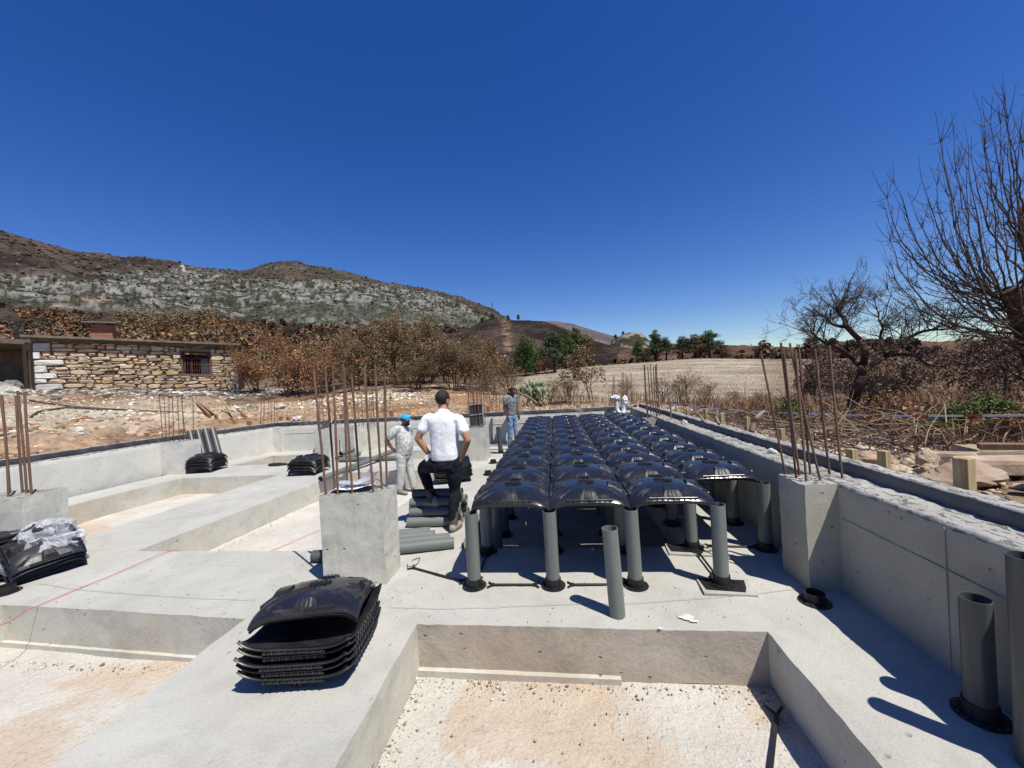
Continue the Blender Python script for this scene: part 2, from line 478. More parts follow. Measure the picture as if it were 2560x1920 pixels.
# ------------------------------------------------------------------ foundation: beams with recessed pits
PITZ = -0.38
XS = [-10.4, -9.05, -6.55, -5.1, -2.55, -1.15, 1.37, 2.4]
YS = [-4.0, 0.5, 2.92, 4.28, 8.36, 9.66, 11.0, 12.0]
def warp_x(i, y):
    tab = {0: [(-4, -10.6), (12, -9.4)], 1: [(-4, -9.6), (6.2, -9.12), (8.3, -8.79), (11, -8.53), (12, -8.5)],
           2: [(-4, -6.9), (4.8, -6.61), (8.34, -6.35), (12, -6.2)], 3: [(-4, -5.5), (3.1, -5.27), (4.3, -5.22), (8.36, -4.82), (12, -4.6)],
           4: [(-4, -2.7), (2.98, -2.63), (4.28, -2.5), (8.36, -2.4), (12, -2.4)], 5: [(-4, -1.21), (2.92, -1.15), (12, -1.15)],
           6: [(-4, 1.36), (2.87, 1.37), (12, 1.37)], 7: [(-4, 2.4), (12, 2.4)]}[i]
    return float(np.interp(y, [a for a, b in tab], [b for a, b in tab]))
def warp_y(x, j):
    if j == 2: return float(np.interp(x, [-10, -5.27, -4.4, -3.8, -3.2, -2.6, -1.15, 1.37], [3.3, 3.16, 3.06, 3.01, 2.985, 2.97, 2.92, 2.87]))
    if j == 3: return float(np.interp(x, [-6, -5.2, -2.6, 2], [4.34, 4.31, 4.26, 4.28]))
    if j == 4: return 8.34
    return YS[j]
def W(i, j):
    y = YS[j]
    for _ in range(3): x = warp_x(i, y); y = warp_y(x, j)
    return np.array([x, y])
def disp(P, amp=1.0):
    P = np.asarray(P, float)
    o = np.zeros_like(P)
    for k in range(3):
        o[:, k] = vnoise(P + 31.7 * k, 5.0) * 0.004 + vnoise(P + 91.7 * k, 17.0) * 0.0035
    return P + o * amp
def patch(p00, p10, p11, p01, res):
    p00, p10, p11, p01 = (np.array(p, float) for p in (p00, p10, p11, p01))
    nu = max(1, int(round(max(np.linalg.norm(p10 - p00), np.linalg.norm(p11 - p01)) / res)))
    nv = max(1, int(round(max(np.linalg.norm(p01 - p00), np.linalg.norm(p11 - p10)) / res)))
    u, v = np.meshgrid(np.linspace(0, 1, nu + 1), np.linspace(0, 1, nv + 1), indexing='ij')
    u = u.ravel()[:, None]; v = v.ravel()[:, None]
    P = p00 * (1 - u) * (1 - v) + p10 * u * (1 - v) + p11 * u * v + p01 * (1 - u) * v
    i, j = np.meshgrid(np.arange(nu), np.arange(nv), indexing='ij'); i = i.ravel(); j = j.ravel(); s = nv + 1
    F = np.stack([i * s + j, (i + 1) * s + j, (i + 1) * s + j + 1, i * s + j + 1], 1)
    return P, F
def join(lst):
    V, F, o = [], [], 0
    for P, f in lst: V.append(P); F.append(f + o); o += len(P)
    return np.concatenate(V), np.concatenate(F)
pits = {(1, 1), (1, 3), (1, 5), (3, 1), (3, 3), (3, 5), (5, 1), (5, 3), (5, 5)}
tops, sides, floors, stained = [], [], [], []
for i in range(7):
    for j in range(7):
        a, b, c, d = W(i, j), W(i + 1, j), W(i + 1, j + 1), W(i, j + 1)
        res = 0.05 if (j <= 3 and i >= 2) else 0.12
        if (i, j) in pits:
            # far edge follows the survey of the bowed form line
            def L(p, q, jj=None):
                n = 8; pts = [p + (q - p) * t / n for t in range(n + 1)]
                return pts
            for p, q in ((a, b), (b, c), (c, d), (d, a)):
                (stained if (i, j) == (5, 1) and p is c else sides).append(patch((*q, PITZ), (*p, PITZ), (*p, 0), (*q, 0), res))
            floors.append(patch((*a, PITZ), (*b, PITZ), (*c, PITZ), (*d, PITZ), 0.09))
        else:
            tops.append(patch((*a, 0), (*b, 0), (*c, 0), (*d, 0), res))
V, F = join(tops); slab = link('foundation_slab', np_mesh('foundation_slab', disp(V), F, M['slab'], True)); slab['kind'] = 'structure'
V, F = join(sides); link('beam_side', np_mesh('beam_side', disp(V), F, M['beamside'], True), slab)
V, F = join(stained); link('beam_side', np_mesh('beam_side', disp(V), F, M['stained'], True), slab, label='soil stained beam face at the front pit')
V, F = join(floors)
V[:, 2] += fbm(V, 1.3, 4) * 0.012 + fbm(V, 9, 3) * 0.004
link('pit_floor', np_mesh('pit_floor', V, F, M['pit'], True), slab)
# narrow form ledge left along the foot of two pit faces
mb = MB()
a, b = W(5, 2), W(6, 2); n = 20
for k in range(n):
    t0, t1 = k / n, (k + 1) / n
    if t0 > 0.55: break
    p, q = a + (b - a) * t0, a + (b - a) * t1
    mb.beam((p[0], p[1] - 0.015, PITZ + 0.025 - 0.02 * t0), (q[0], q[1] - 0.015, PITZ + 0.025 - 0.02 * t1), 0.05, 0.05)
mb.build('form_ledge', M['beamside'], slab)
a, b = W(3, 2), W(4, 2); mb = MB()
mb.beam((a[0], a[1] - 0.012, PITZ + 0.02), (b[0], b[1] - 0.012, PITZ + 0.015), 0.04, 0.05)
mb.build('form_ledge', M['beamside'], slab)

# ------------------------------------------------------------------ perimeter walls
def sweep_wall(name, label, path, side, top, mats, rise=0.10, inner=0.27, outer=0.41, m_start=None, m_end=None, step=0.06):
    """path: inner face line at the foot; side +1: outward lies to the right of travel"""
    pts = [np.array(p, float) for p in path]
    nrm = []
    for k in range(len(pts)):
        ds = []
        if k > 0: ds.append((pts[k] - pts[k - 1]) / np.linalg.norm(pts[k] - pts[k - 1]))
        if k < len(pts) - 1: ds.append((pts[k + 1] - pts[k]) / np.linalg.norm(pts[k + 1] - pts[k]))
        if k == 0 and m_start is not None: ds.append(np.array(m_start))
        if k == len(pts) - 1 and m_end is not None: ds.append(np.array(m_end))
        ns = [np.array([d[1], -d[0]]) * side for d in ds]
        b = sum(ns); b /= np.linalg.norm(b); b /= max(0.3, b @ ns[0]); nrm.append(b)
    body = [(0, -0.12), (0, 0.1), (0, 0.3), (0, 0.5), (0, top - 0.12), (0, top - 0.02), (0.008, top)] + [(x, top) for x in np.linspace(0.025, inner, 11)]
    ups = [(inner - 0.002, top - 0.04), (inner, top + 0.02), (inner, top + rise - 0.01), (inner + 0.015, top + rise)] + [(x, top + rise) for x in np.linspace(inner + 0.04, outer - 0.02, 4)] + [(outer, top + rise - 0.01), (outer, -0.5)]
    line = []
    for k in range(len(pts) - 1):
        n = max(1, int(np.linalg.norm(pts[k + 1] - pts[k]) / step))
        for t in range(n): line.append((pts[k] + (pts[k + 1] - pts[k]) * t / n, nrm[k] + (nrm[k + 1] - nrm[k]) * t / n))
    line.append((pts[-1], nrm[-1]))
    root = thing('concrete_wall', label, 'wall')
    for nm, prof, mt in (('wall_body', body, mats[0]), ('upstand', ups, mats[1])):
        Vv = np.array([[p[0] + q[0] * o, p[1] + q[1] * o, z] for p, q in line for o, z in prof])
        n = len(prof); i, j = np.meshgrid(np.arange(len(line) - 1), np.arange(n - 1), indexing='ij'); i = i.ravel(); j = j.ravel()
        F = np.stack([i * n + j, (i + 1) * n + j, (i + 1) * n + j + 1, i * n + j + 1], 1)
        if side > 0: F = F[:, ::-1]
        offs = np.tile([o for o, z in prof], len(line)); zs = np.tile([z for o, z in prof], len(line))
        Vd = disp(Vv)
        if nm == 'wall_body':
            tp = zs > top - 0.03
            Vd[tp, 2] += fbm(Vv[tp], 3, 2, 0.5) * 0.004 + fbm(Vv[tp], 16, 2, 0.8) * 0.007
            ed = (zs > top - 0.03) & (offs < 0.01)
            Vd[ed, 2] -= np.abs(fbm(Vv[ed], 11, 3)) * 0.016
        else:
            tp = zs > top + rise - 0.02
            Vd[tp, 2] += fbm(Vv[tp], 4, 3, 0.6) * 0.005
        o = link(nm, np_mesh(nm, Vd, F, mt[0], False), root)
        if len(mt) > 1:
            o.data.materials.append(mt[1])
            o.data.polygons.foreach_set('material_index', (prof_sel(prof, j, top, nm)).astype(np.int32))
    return root
def prof_sel(prof, j, top, nm):
    z = np.array([p[1] for p in prof]); zz = (z[j] + z[j + 1]) / 2
    return (zz > top - 0.03) if nm == 'wall_body' else (zz > top + 0.085) & ((zz > top + 0.121) | (top > .85))
WT = 0.8
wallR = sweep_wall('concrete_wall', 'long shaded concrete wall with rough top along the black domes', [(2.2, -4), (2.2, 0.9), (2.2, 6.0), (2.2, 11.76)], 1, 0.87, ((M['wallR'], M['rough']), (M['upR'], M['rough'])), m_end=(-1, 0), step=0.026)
dl = np.array([0.81, 2.88]); dl /= np.linalg.norm(dl)
wallB = sweep_wall('concrete_wall', 'sunlit concrete back wall with black coping, behind the far man', [(-9.0, 11.76), (2.2, 11.76)], -1, WT, ((M['wall'], M['rough']), (M['bitumen'], M['rough'])), m_start=tuple(dl), m_end=(0, -1), rise=.13, inner=.09, outer=.20)
wallL = sweep_wall('concrete_wall', 'sunlit concrete wall with black coping below the stone house', [(-10.5, -3), (-9.97, 6.75), (-9.81, 8.88), (-9.0, 11.76)], -1, WT, ((M['wall'], M['rough']), (M['bitumen'], M['rough'])), m_end=(1, 0), rise=.13, inner=.09, outer=.20)
# form-board seams left proud on the wall faces
def seam(root, pts, wd=0.014, mat='wallR'):
    mb = MB()
    for a, b in zip(pts[:-1], pts[1:]): mb.beam(a, b, wd, 0.006)
    mb.build('form_seam', M[mat], root)
seam(wallR, [(2.199, 3.35, 0.60), (2.199, 1.3, 0.585)])
seam(wallR, [(2.199, 2.52, 0.0), (2.199, 2.52, 0.84)])
seam(wallR, [(2.199, 6.6, 0.0), (2.199, 6.6, 0.84)])
seam(wallB, [(-8.6, 11.757, 0.57), (-6.9, 11.757, 0.57)], mat='wall')
seam(wallB, [(-6.9, 11.757, 0.0), (-6.9, 11.757, 0.76)], 0.02, 'wall')
seam(wallB, [(-4.6, 11.757, 0.57), (2.1, 11.757, 0.57)], mat='wall')
seam(wallL, [(-9.70, 9.32, 0.55), (-9.14, 11.3, 0.55)], mat='wall')

def rough_box(name, lo, hi, mat, parent=None, res=0.045, rotz=0.0, topamp=1.0, mat_top=None):
    lo, hi = np.array(lo, float), np.array(hi, float)
    x0, y0, z0 = lo; x1, y1, z1 = hi
    ps = [patch((x0, y0, z0), (x1, y0, z0), (x1, y0, z1), (x0, y0, z1), res), patch((x1, y0, z0), (x1, y1, z0), (x1, y1, z1), (x1, y0, z1), res),
          patch((x1, y1, z0), (x0, y1, z0), (x0, y1, z1), (x1, y1, z1), res), patch((x0, y1, z0), (x0, y0, z0), (x0, y0, z1), (x0, y1, z1), res),
          patch((x0, y0, z1), (x1, y0, z1), (x1, y1, z1), (x0, y1, z1), res)]
    ntop = len(ps[4][1])
    V, F = join(ps)
    tp = V[:, 2] > z1 - 1e-4
    c = (lo + hi) / 2
    if rotz:
        s, k = math.sin(rotz), math.cos(rotz); q = V - c
        V = np.stack([q[:, 0] * k - q[:, 1] * s + c[0], q[:, 0] * s + q[:, 1] * k + c[1], V[:, 2]], 1)
    Vd = disp(V, 1.3)
    Vd[tp, 2] += (fbm(V[tp], 9, 3) * 0.010 - np.abs(fbm(V[tp], 4, 2)) * 0.008) * topamp
    me = np_mesh(name, Vd, F, mat)
    if mat_top is not None:
        me.materials.append(mat_top); idx = np.zeros(len(F), np.int32); idx[-ntop:] = 1
        me.polygons.foreach_set('material_index', idx)
    return link(name, me, parent)
def rebar(parent, base, top, rad=0.0115, bend=0.0, n=8):
    b, t = Vector(base), Vector(top); b = b - (t - b).normalized() * 0.06
    L = (t - b).length; mb = MB(); k = 6
    sd_ = Vector((random.uniform(-1, 1), random.uniform(-1, 1), 0)) * bend
    d = (t - b)
    pts = [Vector((0, 0, 0)) + d * (i / k) + sd_ * math.sin(math.pi * i / k) for i in range(k + 1)]
    mb.tube(pts, rad, n)
    return mb.build('rebar', M['rust'], parent, b, smooth=True, angle=60)
# starter bars cast into the walls
def bars(root, lst, z0, z1, rad=0.008, tilt=0.04):
    for (x, y) in lst:
        rebar(root, (x, y, z0), (x + random.uniform(-tilt, tilt), y + random.uniform(-tilt, tilt), z1 + random.uniform(-0.05, 0.05)), rad, 0.012, 6)
# pilasters on the walls
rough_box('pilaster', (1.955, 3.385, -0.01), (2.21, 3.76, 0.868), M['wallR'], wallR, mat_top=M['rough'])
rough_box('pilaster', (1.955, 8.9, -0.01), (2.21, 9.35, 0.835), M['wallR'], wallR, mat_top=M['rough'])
rough_box('pilaster', (-9.86, 8.78, -0.01), (-9.13, 9.25, 0.80), M['wall'], wallL, mat_top=M['rough'], rotz=-0.05)
rough_box('pilaster', (-9.15, 11.70, -0.01), (-8.72, 11.80, 0.79), M['wall'], wallB)
RB = [((2.01, 3.75), (1.87, 3.78, 1.97)), ((2.03, 3.63), (1.98, 3.66, 2.03)), ((2.035, 3.5), (2.06, 3.6, 1.96)), ((2.15, 3.51), (2.03, 3.62, 2.02)),
      ((2.10, 3.70), (2.03, 3.72, 2.0)), ((2.32, 3.66), (2.24, 3.64, 1.96)), ((2.34, 3.54), (2.33, 3.6, 1.98)), ((2.20, 3.72), (2.17, 3.74, 1.97))]
for (x, y), t in RB: rebar(wallR, (x, y, 0.86), t, 0.0095, 0.006)
bars(wallR, [(2.02, 9.0), (2.05, 9.05), (2.10, 9.0), (2.22, 9.02), (2.26, 9.1), (2.30, 9.05), (2.08, 9.3), (2.25, 9.35)], 0.85, 2.02, 0.010, 0.03)
bars(wallL, [(-9.78, 8.85), (-9.7, 8.88), (-9.6, 8.86), (-9.52, 8.9), (-9.35, 8.9), (-9.22, 8.95), (-9.5, 9.15), (-9.25, 9.18)], 0.8, 1.95, 0.008)
def bar_row(root, pxs, ytop, ybot, Yd, rad=0.008):
    for x in pxs:
        p = atY(x + random.uniform(-2, 2), ybot, Yd); q = atY(x + random.uniform(-3, 3), ytop + random.uniform(-8, 8), Yd)
        rebar(root, (p.x, Yd, max(p.z, 0.78)), (q.x, Yd + random.uniform(-.03, .03), q.z), rad, 0.01, 6)
bar_row(wallB, [653, 662, 670, 678, 688, 696], 985, 1072, 11.9)
bar_row(wallB, [1171, 1182, 1192, 1203, 1241, 1250, 1262, 1278, 1290], 948, 1046, 11.9, 0.009)
bar_row(wallB, [1530, 1537, 1553, 1559, 1566, 1571, 1577], 935, 1028, 11.95, 0.009)
bar_row(wallB, [790, 800, 918, 927, 935, 943, 958, 965, 975], 975, 1062, 11.9, 0.008)

# ------------------------------------------------------------------ stub pillars
def pillar(label, lo, hi, group=None, rotz=0.0, res=0.045):
    r = thing('concrete_pillar', label, 'pillar', group=group)
    rough_box('pillar_block', lo, hi, M['pillar'], r, res, rotz, 1.2, M['rough'])
    return r
GP = 'stub pillars on the foundation slab'
pC = pillar('big concrete stub pillar with rusty bars and white papers on top', (-2.27, 3.51, -0.01), (-1.655, 3.86, 0.85), GP, 0.0, 0.035)
for b, t in [((-2.23, 3.56), (-2.32, 3.62, 2.05)), ((-2.22, 3.70), (-2.25, 3.7, 2.06)), ((-2.11, 3.56), (-2.13, 3.64, 2.09)), ((-1.97, 3.57), (-2.02, 3.64, 2.06)),
             ((-2.01, 3.80), (-2.04, 3.82, 2.0)), ((-1.76, 3.57), (-1.80, 3.62, 2.03)), ((-1.75, 3.74), (-1.73, 3.7, 2.05)), ((-1.73, 3.81), (-1.68, 3.80, 1.98)), ((-2.15, 3.81), (-2.13, 3.82, 2.1))]:
    rebar(pC, (*b, 0.84), t, 0.0112, 0.004)
pL = pillar('concrete stub pillar with tall rusty bars at the end of the sunlit wall', (-6.72, 3.76, -0.01), (-6.02, 4.22, 0.83), GP, 0.1)
for x, y in ((-6.14, 3.98), (-6.33, 4.06), (-6.36, 3.92), (-6.45, 4.1), (-6.48, 3.86), (-6.62, 3.9), (-6.6, 4.08)):
    rebar(pL, (x, y, 0.82), (x - random.uniform(0, .04), y, 2.0 + random.uniform(-.05, .05)), 0.0125, 0.01)
pB = pillar('concrete stub pillar carrying a black form panel, beside the white-shirted man', (-2.16, 9.13, -0.01), (-1.66, 9.62, 0.79), GP)
for x, y in ((-2.02, 9.2), (-1.96, 9.25), (-1.90, 9.22), (-1.80, 9.2), (-1.72, 9.24), (-1.97, 9.5), (-1.80, 9.52), (-1.72, 9.5)):
    rebar(pB, (x, y, 0.78), (x + random.uniform(-.03, .01), y, 1.92 + random.uniform(-.05, .08)), 0.0085, 0.01)
pD = pillar('long pier jutting from the back wall behind the barred pillar', (-6.02, 10.62, -0.01), (-5.6, 11.74, 0.785), GP, -0.18)
for k in range(7): rebar(pD, (-5.72 + 0.05 * k, 10.75 + 0.14 * k, 0.77), (-5.72 + 0.05 * k, 10.75 + 0.14 * k, 1.75 + random.uniform(-.1, .1)), 0.008, 0.01, 6)
pE = pillar('narrow pier behind the black dome stack near the back wall', (-6.68, 10.25, -0.01), (-6.26, 10.85, 0.785), GP)
for k in range(4): rebar(pE, (-6.6 + 0.1 * k, 10.35 + 0.1 * (k % 2), 0.77), (-6.62 + 0.1 * k, 10.35 + 0.1 * (k % 2), 1.8), 0.008, 0.01, 6)
# papers lying on the big pillar, with a clip of wire
def sheet(name, label, c, sx, sy, rz, bendz, z):
    n = 10; Vv = []; Ff = []
    for i in range(n + 1):
        for j in range(n + 1):
            u, v = i / n - .5, j / n - .5
            zz = bendz * (max(0, u) ** 2 * 4 + max(0, -v) ** 2 * 2) + 0.004 * math.sin(9 * u + 4 * v) + 0.004
            Vv.append((u * sx, v * sy, zz))
    for i in range(n):
        for j in range(n):
            a = i * (n + 1) + j; Ff.append((a, a + n + 1, a + n + 2, a + 1))
    mb = MB(); mb.add(Vv, Ff)
    o = mb.build(name, M['paper'], None, (c[0], c[1], z), smooth=True); o.rotation_euler = (0, 0, rz)
    return tag(o, label, 'paper')
sheet('paper_sheet', 'white drawing sheet lying flat among the rusty bars of the big pillar', (-2.01, 3.69), 0.38, 0.24, 0.05, 0.03, 0.862)
sheet('paper_sheet', 'second paper sheet curling up behind the flat drawing on the pillar', (-1.99, 3.74), 0.36, 0.16, -0.06, 0.12, 0.88)
# loop of binding wire
def wire(label, pts, rad=0.004, mat='hose', name='wire', cat='wire', n=5):
    mb = MB(); p0 = Vector(pts[0]); mb.tube([Vector(p) - p0 for p in smooth_path(pts, 6)], rad, n)
    o = mb.build(name, M[mat], None, p0, smooth=True); return tag(o, label, cat)
def smooth_path(pts, k):
    P = [Vector(p) for p in pts]; out = []
    for i in range(len(P) - 1):
        a, b, c, d = P[max(i - 1, 0)], P[i], P[i + 1], P[min(i + 2, len(P) - 1)]
        for t in range(k):
            s = t / k
            out.append(0.5 * ((2 * b) + (c - a) * s + (2 * a - 5 * b + 4 * c - d) * s * s + (3 * b - a - 3 * c + d) * s ** 3))
    out.append(P[-1]); return out
wire('loop of tie wire lying over the papers on the big pillar', [(-1.76, 3.58, .87), (-1.85, 3.66, .872), (-1.84, 3.76, .89), (-1.9, 3.84, .92), (-1.83, 3.86, .89), (-1.75, 3.78, .868)])
wire('thin cable curling on the slab behind the big pillar', [(-1.58, 3.98, .012), (-1.52, 4.04, .01), (-1.5, 3.9, .008), (-1.56, 3.82, .02), (-1.6, 3.9, .01)])
wire('red setting-out string crossing the slab and dropping into the pit', [(-4.55, 2.1, .18), (-4.68, 2.79, .04), (-4.83, 3.09, .012), (-4.77, 3.7, .012), (-4.71, 4.27, .014), (-4.55, 4.42, -.1), (-4.15, 4.98, -.345), (-3.81, 5.86, -.35), (-3.1, 7.3, -.35)], 0.0038, 'red', 'string', 'string')

# ------------------------------------------------------------------ domes on pipe columns
S = 0.71
GX, GY = -0.813, 3.483
TUBE = 0.665
ORD = ['first', 'second', 'third', 'fourth', 'fifth', 'sixth', 'seventh', 'eighth', 'ninth', 'tenth', 'eleventh', 'twelfth', 'thirteenth']
def dome_mesh(N=34, lip=0.030, crown=0.088):
    h = S / 2 - 0.002
    t = np.linspace(-1, 1, N + 1); t = np.sign(t) * np.abs(t) ** 0.85
    u, v = np.meshgrid(t, t, indexing='ij'); u = u.ravel(); v = v.ravel()
    fu, fv = 1 - np.abs(u) ** 5.0, 1 - np.abs(v) ** 5.0
    gu, gv = 1 - np.abs(u) ** 2.8, 1 - np.abs(v) ** 2.8
    z = 0.062 * (fu + fv - fu * fv) + crown * (gu * gv) ** 0.7
    r = np.hypot(u, v); th = np.arctan2(v, u)
    crease = np.exp(-((np.abs((th / (math.pi / 4)) - np.round(th / (math.pi / 4)))) / 0.10) ** 2) * np.clip((r - 0.35) / 0.4, 0, 1) * np.clip((1.25 - r) / 0.3, 0, 1)
    z = z - 0.006 * crease * (fu * fv > 0.02)
    shoulder = np.clip((np.maximum(np.abs(u), np.abs(v)) - 0.80) / 0.04, 0, 1) * np.clip((0.93 - np.maximum(np.abs(u), np.abs(v))) / 0.04, 0, 1)
    notch = (np.minimum(np.abs(u), np.abs(v)) < 0.5) * shoulder
    z = z - 0.010 * notch
    top = np.stack([u * h, v * h, z], 1)
    bot = np.stack([u * (h - 0.004), v * (h - 0.004), z - 0.016], 1)
    n = N + 1
    i, j = np.meshgrid(np.arange(N), np.arange(N), indexing='ij'); i = i.ravel(); j = j.ravel()
    F = np.stack([i * n + j, (i + 1) * n + j, (i + 1) * n + j + 1, i * n + j + 1], 1)
    edge = [k * n for k in range(n)] + [N * n + k for k in range(1, n)] + [k * n + N for k in range(N - 1, -1, -1)] + [k for k in range(N - 1, 0, -1)]
    K = len(edge); e = np.array(edge)
    r1 = top[e] + np.array([0, 0, -0.4 * lip]); out = np.sign(top[e][:, :2]) * (np.abs(top[e][:, :2]) > h - 1e-3)
    r1[:, :2] += out * 0.0; r2 = top[e] + np.array([0, 0, -lip]); r2[:, :2] -= out * 0.012
    V = np.concatenate([top, bot, r1, r2])
    oT, oB, o1, o2 = 0, n * n, 2 * n * n, 2 * n * n + K
    Fs = [F, F[:, ::-1] + oB]
    a = np.arange(K); b = (a + 1) % K
    Fs.append(np.stack([e[b], e[a], o1 + a, o1 + b], 1)[:, ::-1])
    Fs.append(np.stack([o1 + b, o1 + a, o2 + a, o2 + b], 1)[:, ::-1])
    Fs.append(np.stack([o2 + b, o2 + a, oB + e[a], oB + e[b]], 1)[:, ::-1])
    return V, np.concatenate(Fs)
dV, dF = dome_mesh()
DOME = np_mesh('dome_shell', dV, dF, M['dome'], True)
SHELL_ST = np_mesh('nested_shell', *dome_mesh(20, 0.014, 0.070), M['stackplastic'], True)
try:
    DOME.set_sharp_from_angle(angle=R(40)); SHELL_ST.set_sharp_from_angle(angle=R(40))
except Exception: pass
mb = MB(); mb.lathe([(0.0, 0.1515), (0.088, 0.149), (0.092, 0.135)], 24)
for k in range(12):
    a = 2 * math.pi * k / 12
    mb.beam((0.018 * math.cos(a), 0.018 * math.sin(a), 0.155), (0.084 * math.cos(a + .25), 0.084 * math.sin(a + .25), 0.1525), 0.009, 0.009)
VENT = mb.mesh('vent_grille', M['blackmatte'])
mb = MB()                         # trapezoid coupling lug at the middle of an edge (faces -y)
mb.add([(-0.085, -0.335, 0.080), (0.085, -0.335, 0.080), (0.056, -0.295, 0.138), (-0.056, -0.295, 0.138), (-0.045, -0.205, 0.153), (0.045, -0.205, 0.153), (-0.07, -0.205, 0.115), (0.07, -0.205, 0.115)],
       [(0, 1, 2, 3), (3, 2, 5, 4), (0, 3, 4, 6), (1, 7, 5, 2), (4, 5, 7, 6), (0, 6, 7, 1)])
for k in (-1, 0, 1): mb.beam((0.036 * k, -0.332, 0.088), (0.030 * k, -0.298, 0.139), 0.011, 0.010)
LUG = mb.mesh('edge_lug', M['domelug'])
mb = MB(); mb.box((0, -0.338, 0.080), (0.40, 0.016, 0.020), None, 0.003)
for k in range(-4, 5): mb.box((0.045 * k, -0.347, 0.074), (0.008, 0.012, 0.022))
RIB = mb.mesh('edge_rib', M['domelug'])
mb = MB()
mb.add([(-0.315, -0.30, 0.060), (-0.25, -0.315, 0.078), (-0.155, -0.20, 0.134), (-0.20, -0.18, 0.130), (-0.295, -0.275, 0.086), (-0.25, -0.285, 0.100)],
       [(0, 1, 5, 4), (4, 5, 2, 3), (1, 2, 5), (0, 4, 3), (0, 3, 2, 1)])
CORNER = mb.mesh('corner_rib', M['domelug'])
DG = 'black domes laid in four rows on pipe columns'
ROWN = ['row beside the white-shirted man', 'second row from the white-shirted man', 'second row from the shaded wall', 'row beside the shaded wall']
for c in range(4):
    for k in range(11):
        if c == 3 and k == 0: continue
        x, y = GX + (c + .5) * S, GY + (k + .5) * S
        n = k if c < 3 else k - 1
        lab = 'black plastic dome, %s from the open front in the %s' % (ORD[n], ROWN[c])
        if n == 0: lab = ['open-fronted black dome over the pipe beside the white-shirted man', 'open-fronted black dome in the middle, behind the loose pipe', 'open-fronted black dome whose corner pipe stands on a board', 'open-fronted black dome set one step back by the shaded wall'][c]
        d = thing('dome_former', lab, 'plastic dome', (x + random.uniform(-.005, .005), y + random.uniform(-.004, .004), TUBE + random.uniform(-.003, .004)), 0, DG)
        d.rotation_euler = (random.uniform(-.012, .012), random.uniform(-.014, .014), random.uniform(-.014, .014))
        link('dome_shell', DOME, d)
        link('vent_grille', VENT, d)
        for q in range(4):
            if k > 6 and q in (2,): continue
            link('edge_lug', LUG, d, rot=(0, 0, q * math.pi / 2))
            if k < 5 and q != 2: link('edge_rib', RIB, d, rot=(0, 0, q * math.pi / 2))
            if k < 6: link('corner_rib', CORNER, d, rot=(0, 0, q * math.pi / 2))
# pipe columns, socket feet, spacer bars
def pipe_mesh(L, ro=0.060, ri=0.0555, n=28, mat='pvc'):
    mb = MB(); mb.pipe(ro, ri, 0, L, n); return mb.mesh('pipe', M[mat], True, 40)
PIPE = pipe_mesh(TUBE + 0.002); PIPELONG = pipe_mesh(TUBE - PITZ)
def flange():
    mb = MB(); n = 28; rr = [0.066, 0.084, 0.099, 0.107]; o = len(mb.v)
    for r in rr + [0.107]:
        z = 0.010 if r != rr[-1] or len(mb.v) < 4 * n else 0.0
        for k in range(n):
            a = 2 * math.pi * k / n; mb.v.append((r * math.cos(a), r * math.sin(a), z))
    for i in range(4):
        for k in range(n):
            if i == 1 and k % 2: continue
            j = (k + 1) % n; mb.f.append((i * n + k, i * n + j, (i + 1) * n + j, (i + 1) * n + k))
    return mb.mesh('flange', M['blackmatte'])
FLANGE = flange()
mb = MB(); mb.pipe(0.068, 0.0615, 0.0, 0.075, 24); COLLAR = mb.mesh('collar', M['blackmatte'], True, 40)
mb = MB(); mb.add([(-0.010, -0.0685, 0.005), (0.010, -0.0685, 0.005), (0.004, -0.0685, 0.075), (-0.004, -0.0685, 0.075), (0, -0.075, 0.005)], [(0, 1, 4), (1, 2, 4), (2, 3, 4), (3, 0, 4)])
GUSS = mb.mesh('gusset', M['blackmatte'])
def foot(label, loc, rz=0.0, group=None, rot=None):
    f = thing('socket_foot', label, 'pipe socket', loc, rz, group)
    if rot: f.rotation_euler = rot
    link('collar', COLLAR, f); link('flange', FLANGE, f)
    for q in range(4): link('gusset', GUSS, f, rot=(0, 0, q * math.pi / 2))
    return f
LINE = ['line next to the white-shirted man', 'line left of the loose pipe', 'line just behind the loose pipe', 'line standing on boards', 'line along the shaded wall']
LINE = ['outer line next to the white-shirted man', 'second line from the white-shirted man', 'middle line behind the loose pipe', 'line that stands on boards', 'line along the shaded wall']
def base_z(x, y):
    return PITZ if (-1.15 < x < 1.30 and (4.28 < y < 8.34 or 9.66 < y < 11.0)) else 0.0
for c in range(5):
    for k in range(12):
        if c == 4 and k == 0: continue
        if c in (1, 2, 3) and k > 5: continue
        x, y = GX + c * S, GY + k * S
        z = base_z(x, y)
        onboard = (c == 3 and k in (0, 1))
        if onboard: z = 0.022
        me = PIPELONG if z < 0 else PIPE
        lab = 'grey pipe column, %s from the front in the %s' % (ORD[k if c < 4 else k - 1], LINE[c])
        if k == 0: lab = ['grey pipe column at the front corner nearest the white-shirted man', 'front grey pipe column between two open domes, far from the wall', 'front grey pipe column standing right behind the loose pipe', 'front grey pipe column standing on a splintered board'][c]
        p = link('pipe_column', me, None, (x, y, z)); tag(p, lab, 'pipe', 'grey pipes carrying the domes')
        p.rotation_euler = (random.uniform(-.012, .012), random.uniform(-.02, .012), random.uniform(-.5, .5))
        if k < 4 or c in (0, 4):
            foot('black socket foot under the %s pipe of the %s' % (ORD[k if c < 4 else k - 1], LINE[c]), (x, y, z + 0.001), random.uniform(-.3, .3), 'socket feet under the pipe columns')
